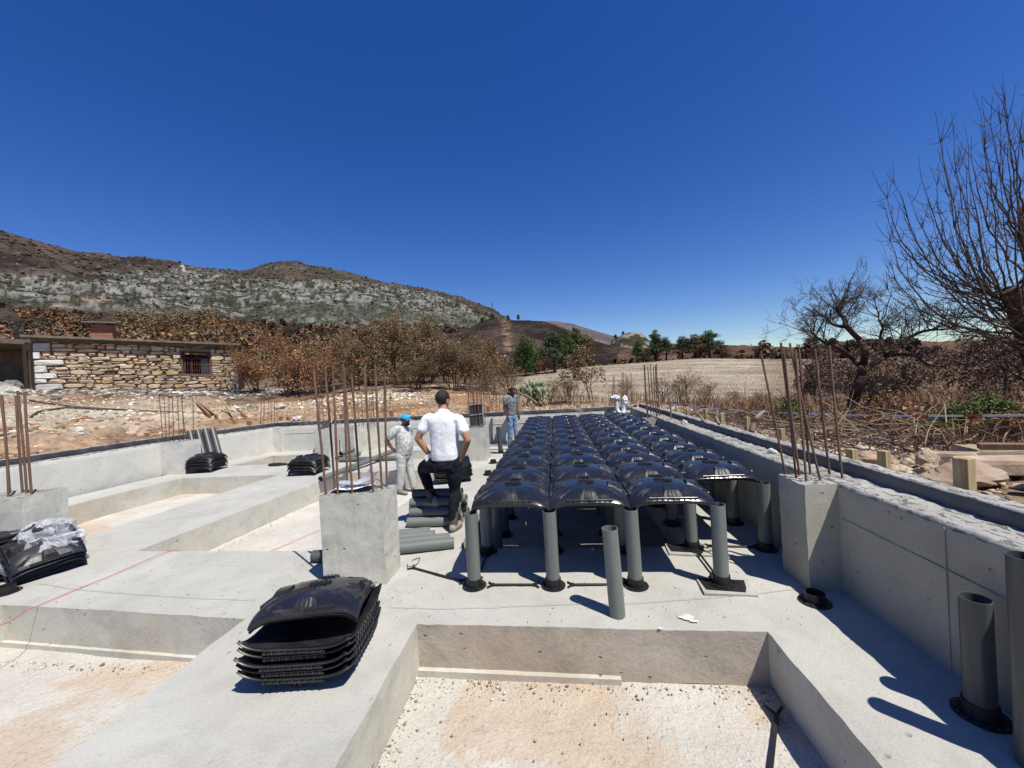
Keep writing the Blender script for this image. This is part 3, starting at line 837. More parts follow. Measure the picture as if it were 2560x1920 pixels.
def spacer(label, a, b, z=0.012):
    a, b = Vector((*a, 0)), Vector((*b, 0)); d = (b - a); L = d.length
    t = thing('spacer_bar', label, 'spacer bar', ((a + b) / 2) + Vector((0, 0, z)), math.atan2(d.y, d.x), 'black spacer bars on the slab')
    mb = MB(); mb.box((0, 0, 0), (L, 0.018, 0.016), None, 0.003); mb.build('bar', M['blackmatte'], t)
    for s in (-1, 1):
        mb = MB(); e = Vector((s * L / 2, 0, 0))
        mb.beam(e, e + Vector((s * 0.045, 0.045, 0)), 0.012, 0.012); mb.beam(e, e + Vector((s * 0.045, -0.045, 0)), 0.012, 0.012)
        mb.box(e, (0.02, 0.03, 0.017)); mb.build('fork', M['blackmatte'], t)
    return t
spacer('black spacer bar between the two front pipes nearest the pillar', (GX + .17, GY), (GX + S - .17, GY))
spacer('black spacer bar running from the second front pipe past the loose pipe', (GX + S + .17, GY), (GX + 2 * S - .17, GY))
spacer('black spacer bar lying loose and askew beside the big pillar', (-1.50, 3.81), (-0.97, 3.56))
spacer('black spacer bar between the first two pipes that stand on boards', (GX + 3 * S, GY + .17), (GX + 3 * S + .01, GY + S - .17), 0.034)
spacer('black spacer bar between the first two pipes of the outer line', (GX + .005, GY + .17), (GX, GY + S - .17))
spacer('black spacer bar lying across the slab beside the shaded wall', (GX + 3 * S + .2, GY + S + .06), (GX + 4 * S - .1, GY + S + .02))
spacer('black spacer bar lying nearest the back wall beside the far man', (-1.93, 11.2), (-1.35, 11.1))
spacer('black spacer bar lying between the standing pipe and the pillar', (-1.85, 10.58), (-1.4, 10.55))
spacer('black spacer bar on the slab in front of the standing pipe', (-1.8, 10.05), (-1.35, 9.95))
def board(label, c, sx, sy, rz):
    t = thing('board', label, 'board', (c[0], c[1], 0.011), rz, 'cement boards under the pipes')
    mb = MB(); mb.box((0, 0, 0), (sx, sy, 0.02), None, 0.002); mb.build('panel', M['board'], t)
    mb = MB(); n = 9
    vs = [(-sx / 2 + .03, -sy / 2 + .05, .0125), (sx / 2 - .08, -sy / 2 + .03, .0125), (sx / 2 - .05, -sy / 2 + .1, .0125), (sx / 2 - .02, sy / 2 - .02, .0125), (-sx / 2 + .01, sy / 2 - .01, .0125), (-sx / 2 + .02, 0, .0125)]
    mb.add(vs, [tuple(range(6))]); mb.build('black_film', M['blackmatte'], t)
board('splintered board with black film under a front pipe column', (1.33, 3.44), 0.40, 0.25, -0.08)
board('board under the second pipe column, half in shade', (1.26, 4.16), 0.40, 0.24, -0.1)
# loose pipes standing about
def standing(label, base, lean=(0, 0), mat='pvc', L=TUBE, name='loose_pipe'):
    me = pipe_mesh(L, mat=mat)
    o = link(name, me, None, base); o.rotation_euler = (lean[1], lean[0], 0); return tag(o, label, 'pipe')
standing('grey loose pipe standing alone in front of the domes', (0.385, 3.06, 0.0), (-0.035, 0.0))
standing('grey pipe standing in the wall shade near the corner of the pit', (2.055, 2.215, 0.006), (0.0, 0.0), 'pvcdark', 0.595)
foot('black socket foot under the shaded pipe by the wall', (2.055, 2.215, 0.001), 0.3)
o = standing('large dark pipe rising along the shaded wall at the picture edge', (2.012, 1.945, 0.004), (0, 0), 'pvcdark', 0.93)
foot('black socket foot standing empty at the foot of the wall pilaster', (1.90, 3.24, 0.001), 0.4)
foot('black socket foot standing empty beside the plastic-bagged stack', (-5.55, 3.36, 0.001), 0.2)
foot('black socket foot lying nearest the inverted stack behind the man', (-1.40, 7.74, 0.001), 0.2)
foot('black socket foot beside the pillar with the form panel', (-1.47, 8.85, 0.001), 1.2)
foot('black socket foot under the standing pipe near the far man', (-1.46, 10.08, 0.001), 0.9)
standing('dark pipe standing upright between the form-panel pillar and the domes', (-1.46, 10.08, 0.01), (-0.05, 0), 'pvcdark')

# ------------------------------------------------------------------ nested stacks of domes
def stack(desc, grp, c, n, pitch, rotz, inverted=False, tilt=(0, 0), scale=1.0, z0=None, lug=True, jit=0.012, zs=1.0):
    """every dome of a stack is a thing of its own"""
    T = Matrix.Translation(Vector((c[0], c[1], 0))) @ Euler((tilt[0], tilt[1], rotz)).to_matrix().to_4x4()
    zb = (0.147 if inverted else 0.03) if z0 is None else z0
    for k in range(n):
        pos = 'topmost' if k == n - 1 else 'bottom' if k == 0 else ORD[n - 1 - k] + ' from the top'
        d = thing('stacked_dome', 'black dome, %s in the %s' % (pos, desc), 'plastic dome', group=grp)
        L = Matrix.Translation((random.uniform(-jit, jit), random.uniform(-jit, jit), zb + k * pitch)) @ Euler((math.pi if inverted else 0, 0, random.uniform(-.02, .02))).to_matrix().to_4x4()
        d.matrix_world = T @ L; d.scale = (scale, scale, scale * zs)
        link('dome_shell', SHELL_ST, d)
        if lug or k == n - 1:
            for q in range(4):
                link('edge_lug', LUG, d, rot=(0, 0, q * math.pi / 2))
                link('edge_rib', RIB, d, rot=(0, 0, q * math.pi / 2))
            if k == n - 1 and not inverted:
                link('vent_grille', VENT, d)
                for q in range(4): link('corner_rib', CORNER, d, rot=(0, 0, q * math.pi / 2))
            if inverted:
                for q in range(4): link('corner_rib', CORNER, d, rot=(0, 0, q * math.pi / 2))
SG = 'nested stacks of black domes'
stack('upturned stack before the big pillar', SG, (-1.71, 2.53), 5, 0.046, 0.14, True, (-0.02, 0.02), scale=0.94)
d = thing('stacked_dome', 'black plastic dome lying right way up on the upturned stack by the big pillar', 'plastic dome', (-1.71, 2.58, 0.345), 0.24, SG)
d.rotation_euler = (-0.19, 0.03, 0.26); d.scale = (.9, .9, .9)
link('dome_shell', DOME, d); link('vent_grille', VENT, d)
for q in range(4):
    link('edge_lug', LUG, d, rot=(0, 0, q * math.pi / 2)); link('edge_rib', RIB, d, rot=(0, 0, q * math.pi / 2)); link('corner_rib', CORNER, d, rot=(0, 0, q * math.pi / 2))
d = thing('stacked_dome', 'second black dome nested under the right-way-up one on the upturned stack', 'plastic dome', (-1.71, 2.585, 0.318), 0.24, SG)
d.rotation_euler = (-0.19, 0.03, 0.26); d.scale = (.9, .9, .9); link('dome_shell', SHELL_ST, d)
stack('stack by the leaning grey pipes', SG, (-8.84, 9.10), 9, 0.033, 0.14, scale=0.86, zs=1.2, lug=False)
stack('stack behind the papers on the wide beam', SG, (-5.66, 8.46), 8, 0.032, 0.02, scale=0.90, zs=1.2, lug=False)
stack('upturned stack behind the white-shirted man', SG, (-2.03, 7.46), 7, 0.032, 0.3, True, (0.05, -0.06), lug=False)
stack('edge-of-picture stack beside the bag', SG, (-6.30, 3.55), 11, 0.042, -0.25, True, (0.0, 0.10), lug=False)
# stack tilted on its side inside a clear plastic bag
T0 = Vector((-5.86, 3.86, 0.0))
stack('bagged stack', SG, (-5.84, 3.84), 7, 0.045, -0.35, False, (0.10, 0.52), 0.76, z0=0.06, lug=False)
def bagmat():
    t = NT('clear_polythene'); t.set(0.12, 0.6); t.col((0.75, 0.78, 0.82))
    co = t.coord('Object')
    n1 = t.bump(t.noise(co, 7, 5, 0.6, 2.0), 0.9, 0.05)
    tr = t.n('BsdfTransparent'); mx = t.n('MixShader')
    f = t.ramp(t.noise(co, 4.5, 4, 0.6, 1.5), [(0.3, 0.14), (0.62, 0.62)])
    t.l(f, mx.inputs[0]); t.l(tr.outputs[0], mx.inputs[1]); t.l(t.b.outputs[0], mx.inputs[2]); t.l(mx.outputs[0], t.out.inputs[0])
    return t.m
M['bag'] = bagmat()
def crumpled(name, c, r, mat, amp, freq, rings=28, seg=40, floor=None, lean=(0, 0)):
    mb = MB(); mb.blob((0, 0, 0), r, None, seg, rings)
    V = np.array(mb.v); n = V / np.maximum(1e-6, np.linalg.norm(V, axis=1))[:, None]
    k = 1 - np.abs(fbm(V + np.array(c), freq, 3, 0.6)) * amp * 2
    V = V * k[:, None]
    V[:, 0] += lean[0] * V[:, 2]; V[:, 1] += lean[1] * V[:, 2]
    if floor is not None: V[:, 2] = np.maximum(V[:, 2], floor - c[2])
    mb.v = [tuple(p) for p in V]
    return mb.build(name, mat, None, c)
o = crumpled('plastic_bag', (-5.88, 3.85, 0.21), (0.43, 0.34, 0.36), M['bag'], 0.16, 5.0, floor=0.006, lean=(0.25, 0.1))
tag(o, 'clear crumpled plastic bag pulled over a tilted stack of black domes', 'plastic bag')
o = crumpled('folded_film', (-7.2, 9.45, 0.03), (0.30, 0.11, 0.05), M['blackmatte'], 0.2, 9, 10, 20, 0.004); tag(o, 'folded black sheet lying on the slab between two dome stacks', 'sheet')

# ------------------------------------------------------------------ loose pipes
def lying(label, a, b, mat='pvc', ro=0.06, group=None):
    a, b = Vector(a), Vector(b); d = b - a
    mb = MB(); mb.pipe(ro, ro * 0.925, 0, d.length, 20)
    o = mb.build('pipe', M[mat], None, a, smooth=True, angle=40)
    o.rotation_euler = d.to_track_quat('Z', 'Y').to_euler()
    return tag(o, label, 'pipe', group)
PG = 'grey pipes piled under the white-shirted man'
pile = [(4.97, .061, 0), (5.095, .061, .03), (5.22, .061, -.02), (5.345, .061, .05), (5.035, .167, .02), (5.16, .167, -.03), (5.285, .167, .04), (5.10, .273, .0), (5.225, .273, .06), (5.165, .379, .02)]
pn = ['bottom pipe nearest the camera', 'second bottom pipe', 'third bottom pipe', 'rearmost bottom pipe', 'second-layer pipe nearest the camera', 'middle second-layer pipe', 'rear second-layer pipe', 'third-layer pipe nearest the camera', 'rear third-layer pipe', 'topmost pipe']
for (y, z, dx), nme in zip(pile, pn):
    lying('grey pipe: %s of the pile under the man\'s foot' % nme, (-2.0 + dx, y, z), (-1.32 + dx, y + .01, z), 'pvcdark' if z > .1 and random.random() < .6 else 'pvc', group=PG)
for k, (x, y, nme) in enumerate([(-1.21, 4.30, 'nearest the camera'), (-1.29, 4.43, 'second from the camera'), (-1.50, 4.52, 'third from the camera'), (-1.60, 4.63, 'fourth, partly shaded')]):
    lying('grey pipe lying beside the big pillar, %s' % nme, (x - .66, y - .155, .061), (x, y, .061), group='grey pipes lying beside the big pillar')
lying('grey pipe poking out behind the big pillar towards the wide beam', (-2.69, 3.99, .061), (-2.03, 4.06, .061), 'pvcdark')
lying('grey pipe lying lengthwise behind the pipe pile', (-1.95, 5.55, .061), (-1.78, 6.2, .061))
lying('grey pipe lying askew beside the lengthwise one behind the pile', (-1.72, 5.5, .061), (-1.62, 6.15, .061))
lying('long grey pipe lying across the pit edge behind the papers', (-4.83, 7.55, .06), (-4.30, 10.2, .17))
lying('grey pipe on the slab below the four-pipe bundle', (-5.60, 9.62, .061), (-4.03, 9.56, .061))
for k, (x, z) in enumerate([(-5.84, .061), (-5.70, .061), (-5.56, .061), (-5.72, .175)]):
    lying('dark-mouthed pipe in the bundle by the pier, ' + ['outer bottom one', 'middle bottom one', 'bottom one nearest the pier face', 'one lying on top'][k], (x + .02, 9.86, z), (x + .04, 10.5, z), group='pipe bundle by the pier')
for i in range(4):
    y = 9.40 + .175 * i; wx = -9.81 + (y - 8.88) * .281
    lying('grey pipe leaning on the sunlit wall, %s' % ['nearest the wall pilaster', 'second from the pilaster', 'third from the pilaster', 'farthest from the pilaster'][i],
          (wx + .60, y - .30, .03), (wx + .09, y, .99), 'pvcdark', 0.075, 'grey pipes leaning on the sunlit wall')
t = thing('gutter_piece', 'grey gutter lengths leaning on the back wall by the narrow pier', 'gutter', (-7.35, 11.3, 0))
for k in range(2):
    mb = MB(); mb.beam((k * .15, 0.0, 0.01), (k * .15 + .16, .40, .93), .13, .05, (0, 1, 0)); mb.build('gutter_length', M['pvcdark'], t)
o = MB().beam((0, 0, 0), (.22, .42, .95), .016).build('stick', M['white'], None, (-7.15, 11.2, .01)); tag(o, 'thin white stick leaning by the gutter lengths', 'stick')
t = thing('plank', 'grey board standing on edge against the back wall left of the far man', 'board', (-1.93, 11.62, 0.0))
mb = MB(); mb.beam((0, -.06, 0.005), (.02, .06, .76), .045, .16, (0, 1, 0)); mb.build('board_face', M['pvcdark'], t)
t = thing('grey_panel', 'small grey panel leaning on the form-panel pillar beside the man', 'panel', (-2.35, 9.05, 0))
mb = MB(); mb.beam((0, 0, 0.005), (0.02, .1, .5), .32, .02, (0, 1, 0)); mb.build('panel_face', M['pvcdark'], t)
# black steel form panel on the pillar
t = thing('form_panel', 'black steel form panel standing on a stub pillar among rebars', 'form panel', (-1.86, 9.22, 0.79))
t.rotation_euler = (-0.08, -0.06, 0.02)
MB().box((0, 0, .27), (.33, .012, .54)).build('face_sheet', M['bitumen'], t)
mb = MB()
for z in (0.02, .30, .54): mb.box((0, -.014, z), (.35, .02, .022))
for x in (-.165, .165): mb.box((x, -.014, .28), (.02, .021, .54))
mb.build('frame', M['steel'], t)
# white vent pipes with bags over their mouths
for i, (x, y, zt) in enumerate([(1.76, 11.60, 1.20), (1.95, 11.58, 1.17)]):
    t = thing('white_pipe', ['white drain pipe rising from the domes, nearer the black coping', 'white drain pipe rising from the domes, nearer the shaded wall'][i], 'pipe', (x, y, 0.55), 0, 'white drain pipes at the far corner')
    mb = MB(); mb.tube([(0, 0, .30), (0, 0, zt - .55)], .05, 14); mb.build('riser', M['pvcwhite'], t, smooth=True, angle=40)
    mb = MB(); sx = 1 if i == 0 else -0.3
    mb.tube([(0, 0, .34), (0.02 * sx, -.02, .26), (.07 * sx, -.06, .19), (.13 * sx, -.12, .14), (.16 * sx, -.16, .05)], .056, 14); mb.build('elbow', M['pvcwhite'], t, smooth=True, angle=40)
    mb = MB(); mb.pipe(.06, .05, .30, .37, 16); mb.build('socket_ring', M['pvcwhite'], t, smooth=True, angle=40)
    o = crumpled('plastic_bag', (x + (-.02 if i == 0 else .05), y, zt - (.0 if i == 0 else .08)), ((.15, .10, .08) if i == 0 else (.10, .08, .17)), M['white'], .3, 14, 14, 20)
    tag(o, ['white bag tied over the drain pipe nearer the black coping', 'white bag hanging over the drain pipe nearer the shaded wall'][i], 'plastic bag', 'white bags over the drain pipes')
# spacer bar standing in the front pit
tb0 = at(1942, 1787, PITZ + .02); tb1 = at(1926, 1930, PITZ + .02)
t = thing('spacer_bar', 'black spacer bar lying in the front pit against the shaded side', 'spacer bar', tb0)
mb = MB(); mb.beam((0, 0, 0), (tb1 - tb0) * 1.6, .022, .02); mb.build('bar', M['blackmatte'], t)
mb = MB(); mb.beam((0, 0, 0), (.06, .05, .01), .014); mb.beam((0, 0, 0), (-.05, .06, .01), .014); mb.build('fork', M['blackmatte'], t)

# ------------------------------------------------------------------ timber stakes
LATE = []; GROUNDED = []
def stake(label, base, h, s=0.085, rz=0.0, lean=(0, 0), group='timber stakes along the walls', mat='wood', d=None):
    mb = MB(); mb.box((0, 0, h / 2 - .08), (s, d or s, h + .16), None, 0.004)
    o = mb.build('timber_stake', M[mat], None, base); o.rotation_euler = (lean[0], lean[1], rz)
    GROUNDED.append((o, h)); return tag(o, label, 'stake', group)
XS_ = 2.72
def stake_at(px, pyb, pyt, label, X=XS_, s=.08, rz=.1, lean=(0, 0)):
    d = ray(px, pyb); t_ = X / d.x; b = EYE + d * t_
    d2 = ray(px, pyt); tp = EYE + d2 * (b.y / d2.y)
    return stake(label, (b.x, b.y, b.z), max(.12, tp.z - b.z), s, rz, lean)
stake_at(2414, 1247, 1144, 'thick weathered timber stake nearest the camera behind the shaded wall', 2.72, .078, .35)
stake_at(2212, 1188, 1126, 'timber stake second nearest the camera behind the shaded wall', 2.72, .062, .4)
stake_at(2131, 1168, 1122, 'short timber stake third nearest the camera behind the shaded wall', 2.72, .062, .3)
stake_at(1955, 1112, 1071, 'timber stake just before the bars of the near pilaster', 2.72, .055, .3)
stake_at(1870, 1090, 1042, 'tall timber stake beside the pale broken branch', 2.72, .055, .2)
stake_at(1806, 1074, 1032, 'timber stake second beyond the pale broken branch', 2.72, .055, .2)
stake_at(1767, 1061, 1022, 'tall timber stake where the second bent stick leans', 2.72, .055, .2)
stake_at(1720, 1048, 1023, 'timber stake with rust-brown top along the shaded wall', 2.72, .055, .2)
stake_at(1691, 1042, 1021, 'timber stake next past the tape post', 2.72, .05, .2)
stake_at(1669, 1036, 1023, 'stubby timber stake beside the tape post', 2.72, .05, .2)
stake_at(1661, 1034, 1019, 'stubby timber stake beyond the tape post', 2.72, .05, .2)
stake_at(1648, 1031, 1003, 'timber stake just behind the far pilaster bars', 2.72, .05, .2)
stake_at(1634, 1025, 1009, 'timber stake seen between the far pilaster bars', 2.72, .05, .2)
stake_at(1613, 1022, 1004, 'timber stake just before the far pilaster bars', 2.72, .05, .2)
stake_at(1602, 1019, 1001, 'timber stake third from the far corner', 2.72, .05, .2)
stake_at(1590, 1017, 998, 'timber stake second from the far corner', 2.72, .05, .2)
stake_at(1584, 1014, 991, 'orange-tinted timber stake at the far corner of the walls', 2.72, .06, .2)
GB = 'timber stakes along the walls'
def stake_b(px, pyb, pyt, label, Y=12.55, s=.12, mat='wood'):
    b, tp = atY(px, pyb, Y), atY(px, pyt, Y); LATE.append(None)
    return stake(label, b, tp.z - b.z, s, random.uniform(-.3, .3), (random.uniform(-.06, .06), random.uniform(-.06, .06)), GB, mat, .06)
for px, yb, yt, lab, mt in [(1299, 1025, 997, 'pale timber stake right behind the far man', 'wood'), (1334, 1024, 1010, 'short timber stake beside the prickly pear', 'wood'), (1222, 1030, 1015, 'thin brown stake between the bars behind the back wall', 'oldwood'),
                            (1447, 1021, 1008, 'pair of crossed stake ends before the small burnt tree', 'wood'), (1486, 1019, 1008, 'timber stake under the small burnt tree', 'wood'), (980, 1042, 1027, 'orange-brown stake behind the turquoise cap', 'oldwood'),
                            (855, 1048, 1034, 'orange-brown stake seen between the bars of the big pillar', 'oldwood'), (760, 1052, 1038, 'pale stake beside the heap of white stones', 'wood'), (722, 1054, 1046, 'short brown stake by the corner of the walls', 'oldwood'),
                            (703, 1056, 1047, 'short brown stake beside another at the corner of the walls', 'oldwood'), (623, 1065, 1048, 'brown stake left of the wall corner bars', 'oldwood'), (589, 1068, 1046, 'pale stake crossed by a leaning plank', 'wood'),
                            (554, 1072, 1052, 'pale stake right of the heap of old planks', 'wood'), (502, 1076, 1059, 'pale stake left of the heap of old planks', 'wood')]:
    stake_b(px, yb + 8, yt, lab, 12.5 if px > 700 else 11.9 - (700 - px) * .004, .12, mt)
for px, yb, yt, lab, Y in [(458, 1090, 1066, 'brown stake behind the bars of the wall pilaster', 9.9), (365, 1100, 1078, 'orange-brown stake on the bank above the sunlit wall', 9.2), (284, 1105, 1088, 'small yellow stake among the bank stones', 8.7), (193, 1117, 1092, 'broad pale stake on the bank above the sunlit wall', 8.2), (88, 1130, 1108, 'pale stake on the bank nearest the tall pillar bars', 7.6)]:
    b, tp = atY(px, yb + 10, Y), atY(px, yt, Y); stake(lab, b, tp.z - b.z, .10, random.uniform(-.3, .3), (0, 0), GB, 'wood' if 'pale' in lab or 'yellow' in lab else 'oldwood', .06)
PLANKS = []
def plank(label, a, b, wd, th, mat='oldwood'):
    a, b = Vector(a), Vector(b); o = MB().beam(Vector((0, 0, 0)), b - a, wd, th, (1, 0, 0)).build('plank', M[mat], None, a); PLANKS.append(o); return tag(o, label, 'plank', 'old planks behind the sunlit wall')
plank('thick brown plank leaning on the back coping from the bank', atY(545, 1076, 12.0), atY(497, 1036, 13.6), .16, .05)
plank('second brown plank lying along the thick leaning one', atY(528, 1076, 12.0), atY(495, 1042, 13.3), .2, .05)
plank('yellow plank leaning up the bank by a pale stake', atY(584, 1068, 12.2), atY(556, 1020, 14.2), .11, .03, 'wood')
plank('thin dark stick leaning on the bank beyond the yellow plank', atY(618, 1064, 12.2), atY(593, 1043, 13.2), .05, .03)
# pale broken branch and bent sticks
def branch_thing(label, pts, r, mat='twigpale', name='broken_branch'):
    p0 = Vector(pts[0]); pp = smooth_path([Vector(p) - p0 for p in pts], 4); n = len(pp)
    o = MB().tube(pp, [r * (1 - .5 * i / n) for i in range(n)], 7).build(name, M[mat], None, p0, smooth=True); return tag(o, label, 'branch')
branch_thing('pale stripped branch sticking up behind the shaded wall', [atY(1878, 1080, 4.6), atY(1886, 1052, 4.62), atY(1892, 1044, 4.6), atY(1905, 1031, 4.65), atY(1912, 1029, 4.66)], .03)
branch_thing('thin bent stick leaning against a tall stake', [atY(1758, 1053, 6.3), atY(1752, 1042, 6.4), atY(1742, 1032, 6.4)], .022)
branch_thing('forked pale stick behind the wall, next to a tall stake', [atY(1798, 1060, 5.6), atY(1790, 1043, 5.7), atY(1794, 1036, 5.7), atY(1768, 1033, 5.8)], .022)
# barrier tape
tp0, tp1 = atY(1676, 1009, 8.4), atY(2680, 1036, 4.3)
t = thing('barrier_tape', 'red and white barrier tape strung behind the shaded wall', 'barrier tape', tp0)
d = tp1 - tp0; N = 34
for k in range(N):
    a, b = d * (k / N), d * ((k + 1) / N); sag = lambda s: Vector((0, 0, -.10 * 4 * s * (1 - s)))
    MB().beam(a + sag(k / N), b + sag((k + 1) / N), .022, .004, (0, 1, 0)).build('red_stripe' if k % 3 == 2 else 'white_stripe', M['redpaint'] if k % 3 == 2 else M['white'], t)
o = MB().tube([(0, 0, -.4), (0, 0, .02)], .015, 6).build('tape_post', M['oldwood'], None, tp0); tag(o, 'thin post holding the far end of the barrier tape', 'post')

# ------------------------------------------------------------------ rocks beside the shaded wall
def rock(label, c, size, rz=0, seed=0, flat=False, mat='rock', cat='rock', name='rock', tilt=(0, 0)):
    r = np.random.default_rng(seed)
    if flat:
        n = 9; a = np.sort(r.uniform(0, 2 * math.pi, n)); rad = r.uniform(.8, 1.05, n)
        ring = np.stack([np.cos(a) * rad, np.sin(a) * rad], 1); mb = MB(); vs = []
        for z, k in ((-1, .92), (-.7, 1), (.6, .97), (1, .9)):
            for q in ring: vs.append((q[0] * k * size[0] / 2, q[1] * k * size[1] / 2, (z + r.uniform(-.12, .12)) * size[2] / 2))
        fs = [tuple(range(n - 1, -1, -1)), tuple(3 * n + i for i in range(n))]
        for b in range(3):
            for i in range(n): j = (i + 1) % n; fs.append((b * n + i, b * n + j, b * n + n + j, b * n + n + i))
        mb.add(vs, fs)
    else:
        mb = MB(); mb.blob((0, 0, 0), 1, None, 22, 15); V = np.array(mb.v)
        for _ in range(7):
            nn = r.normal(size=3); nn /= np.linalg.norm(nn); dd = r.uniform(.55, .85); k = V @ nn; V = V - np.outer(np.maximum(0, k - dd), nn)
        V = V * (1 + .16 * fbm(V + seed * 3.1, 2.2, 4))[:, None] * np.array(size) / 2 * 1.15
        mb.v = [tuple(p) for p in V]
    o = mb.build(name, M[mat], None, c); o.rotation_euler = (tilt[0], tilt[1], rz)
    return tag(o, label, cat, 'rocks behind the shaded wall')
zr = 0.90
rock('big flat sandy slab beside the thickest stake', (3.16, 2.66, zr + .03), (.72, .52, .13), .5, 3, True)
rock('flat pale slab with a steep dark edge beyond the thickest stake', (3.52, 3.02, zr + .06), (.66, .5, .17), -.3, 4, True)
rock('long yellowish slab lying behind the thickest stake', (3.62, 3.55, zr + .03), (.95, .42, .12), .1, 5, True)
rock('large grey wedge boulder between the two thick stakes', (2.98, 3.28, zr + .03), (.46, .34, .20), .3, 6)
rock('upright pale stone leaning on the grey wedge boulder', (3.06, 3.62, zr + .07), (.15, .12, .17), .4, 7, False, 'rock')
rock('small reddish stone touching the second stake', (2.92, 3.45, zr + .02), (.2, .15, .12), .8, 8)
rock('narrow dark slab right behind the grey wedge boulder', (3.35, 3.85, zr + .04), (.62, .22, .1), -.25, 9, True)
rock('round stone on the sandy slab edge', (3.15, 2.95, zr + .10), (.11, .1, .09), 0, 10)
rock('second round stone beside the one on the sandy slab edge', (3.29, 2.92, zr + .10), (.1, .09, .08), 1, 11)
rock('flat stone beside the green plants, farthest of the slabs', (4.0, 4.15, zr + .0), (.7, .35, .12), -.2, 12, True)
rock('reddish stone behind the row of short stakes', (2.98, 4.15, zr + .0), (.3, .22, .14), .4, 13)
rock('grey stone lying on the rough wall top near the bars', (2.36, 4.62, .885), (.09, .09, .08), 0, 14, False, 'lime')
rock('cement lump on the rough wall top past the far pilaster', (2.36, 7.6, .88), (.14, .12, .09), 0, 15, False, 'lime')
o = MB().beam((0, 0, 0), (.62, -.36, .03), .1, .05).build('plank', M['oldwood'], None, (3.8, 4.0, zr + .1)); tag(o, 'weathered plank lying among the slabs by the green plants', 'plank')

# chalk lines, cement splash and loose grit on the foundation
def flat_line(name, pts, wd, mat, z=.004):
    mb = MB()
    for a, b in zip(pts[:-1], pts[1:]):
        d = Vector((b[0] - a[0], b[1] - a[1], 0)).normalized(); n_ = Vector((-d.y, d.x, 0)) * wd / 2
        a, b = Vector((a[0], a[1], z)), Vector((b[0], b[1], z)); mb.add([a - n_, b - n_, b + n_, a + n_], [(0, 1, 2, 3)])
    return mb.build(name, M[mat], slab)
M['splash'] = simple('cement_splash', (0.5, 0.49, 0.46), (0.6, 0.59, 0.56), 30, 0.95)
M['chalk'] = simple('faded_chalk', (0.2, 0.24, 0.2), (0.3, 0.32, 0.28), 30, 0.95)
p_ = [at(*q) for q in ((970, 1521), (1100, 1524), (1240, 1521), (1330, 1516), (1480, 1512), (1600, 1510), (1760, 1498), (1900, 1486), (2020, 1470))]
flat_line('chalk_line', [(p.x, p.y) for p in p_], .004, 'chalk', .010)
p_ = [at(*q) for q in ((95, 1460), (200, 1476), (330, 1487), (480, 1497), (640, 1503))]
flat_line('chalk_line', [(p.x, p.y) for p in p_], .004, 'chalk', .010)
r = np.random.default_rng(9)
for (px, py, s_) in ((1715, 1546, .055), (1735, 1556, .03), (1650, 1574, .02)):
    c = at(px, py); n = 14; mb = MB(); mb.add([(c.x + s_ * r.uniform(.5, 1.2) * math.cos(2 * math.pi * k / n), c.y + s_ * r.uniform(.3, .8) * math.sin(2 * math.pi * k / n), .011 + .0005 * (k % 2)) for k in range(n)], [tuple(range(n))]); mb.build('cement_splash', M['splash'], slab)
def grit(name, label, N, pos, size, cols, seed, zf):
    r = np.random.default_rng(seed); x, y = pos(r, N); n = len(x); s = r.uniform(size[0], size[1], n) * r.choice([.6, 1, 1.6], n, p=[.5, .35, .15])
    V = (np.stack([x, y, np.full(n, zf)], 1)[:, None] + (octv_[None] * s[:, None, None] * r.uniform(.6, 1.3, (n, 6, 1)))).reshape(-1, 3)
    F = (octf_[None] + (np.arange(n) * 6)[:, None, None]).reshape(-1, 3)
    c = np.array(cols)[r.integers(0, len(cols), n)] * r.uniform(.7, 1.2, (n, 1))
    o = link(name, np_mesh(name, V, F, M['rubblemat'], False, np.repeat(c, 6, 0))); o['kind'] = 'stuff'; o['label'] = label
octv_ = np.array([(1, 0, 0), (-1, 0, 0), (0, 1, 0), (0, -1, 0), (0, 0, .7), (0, 0, -.4)]); octf_ = np.array([(0, 2, 4), (2, 1, 4), (1, 3, 4), (3, 0, 4), (2, 0, 5), (1, 2, 5), (3, 1, 5), (0, 3, 5)])
GC = [(.5, .47, .4), (.4, .36, .3), (.3, .22, .15), (.55, .53, .48)]
def edge_pos(x0, x1, y0, y1):
    def f(r, N):
        t = r.uniform(0, 1, N); k = r.integers(0, 3, N); e = np.abs(r.normal(0, .07, N))
        x = np.where(k == 0, x0 + (x1 - x0) * t, np.where(k == 1, x0 + e, x1 - e)); y = np.where(k == 0, y1 - e, y0 + (y1 - y0) * t); return x, y
    return f
grit('loose_grit', 'crumbs of mortar and soil along the edges of the front pit', 800, edge_pos(-1.17, 1.34, 1.0, 2.86), (.003, .011), GC, 41, PITZ + .006)
grit('loose_grit', 'crumbs scattered over the floor of the front pit', 500, lambda r, N: (r.uniform(-1.15, 1.32, N), r.uniform(1.2, 2.85, N)), (.002, .008), GC, 42, PITZ + .006)
grit('loose_grit', 'crumbs along the edges of the near side pit', 500, edge_pos(-5.2, -2.68, .8, 2.95), (.003, .012), GC, 43, PITZ + .006)
grit('loose_grit', 'crumbs along the edges of the pit with the string', 450, edge_pos(-4.95, -2.5, 4.4, 8.25), (.004, .011), [(.2, .17, .13), (.3, .27, .2), (.42, .38, .3)], 44, PITZ + .006)
grit('loose_grit', 'fine grit on the foundation slab', 1600, lambda r, N: (r.uniform(-5, 2.1, N), r.uniform(2.95, 4.25, N)), (.0015, .005), GC, 45, .004)

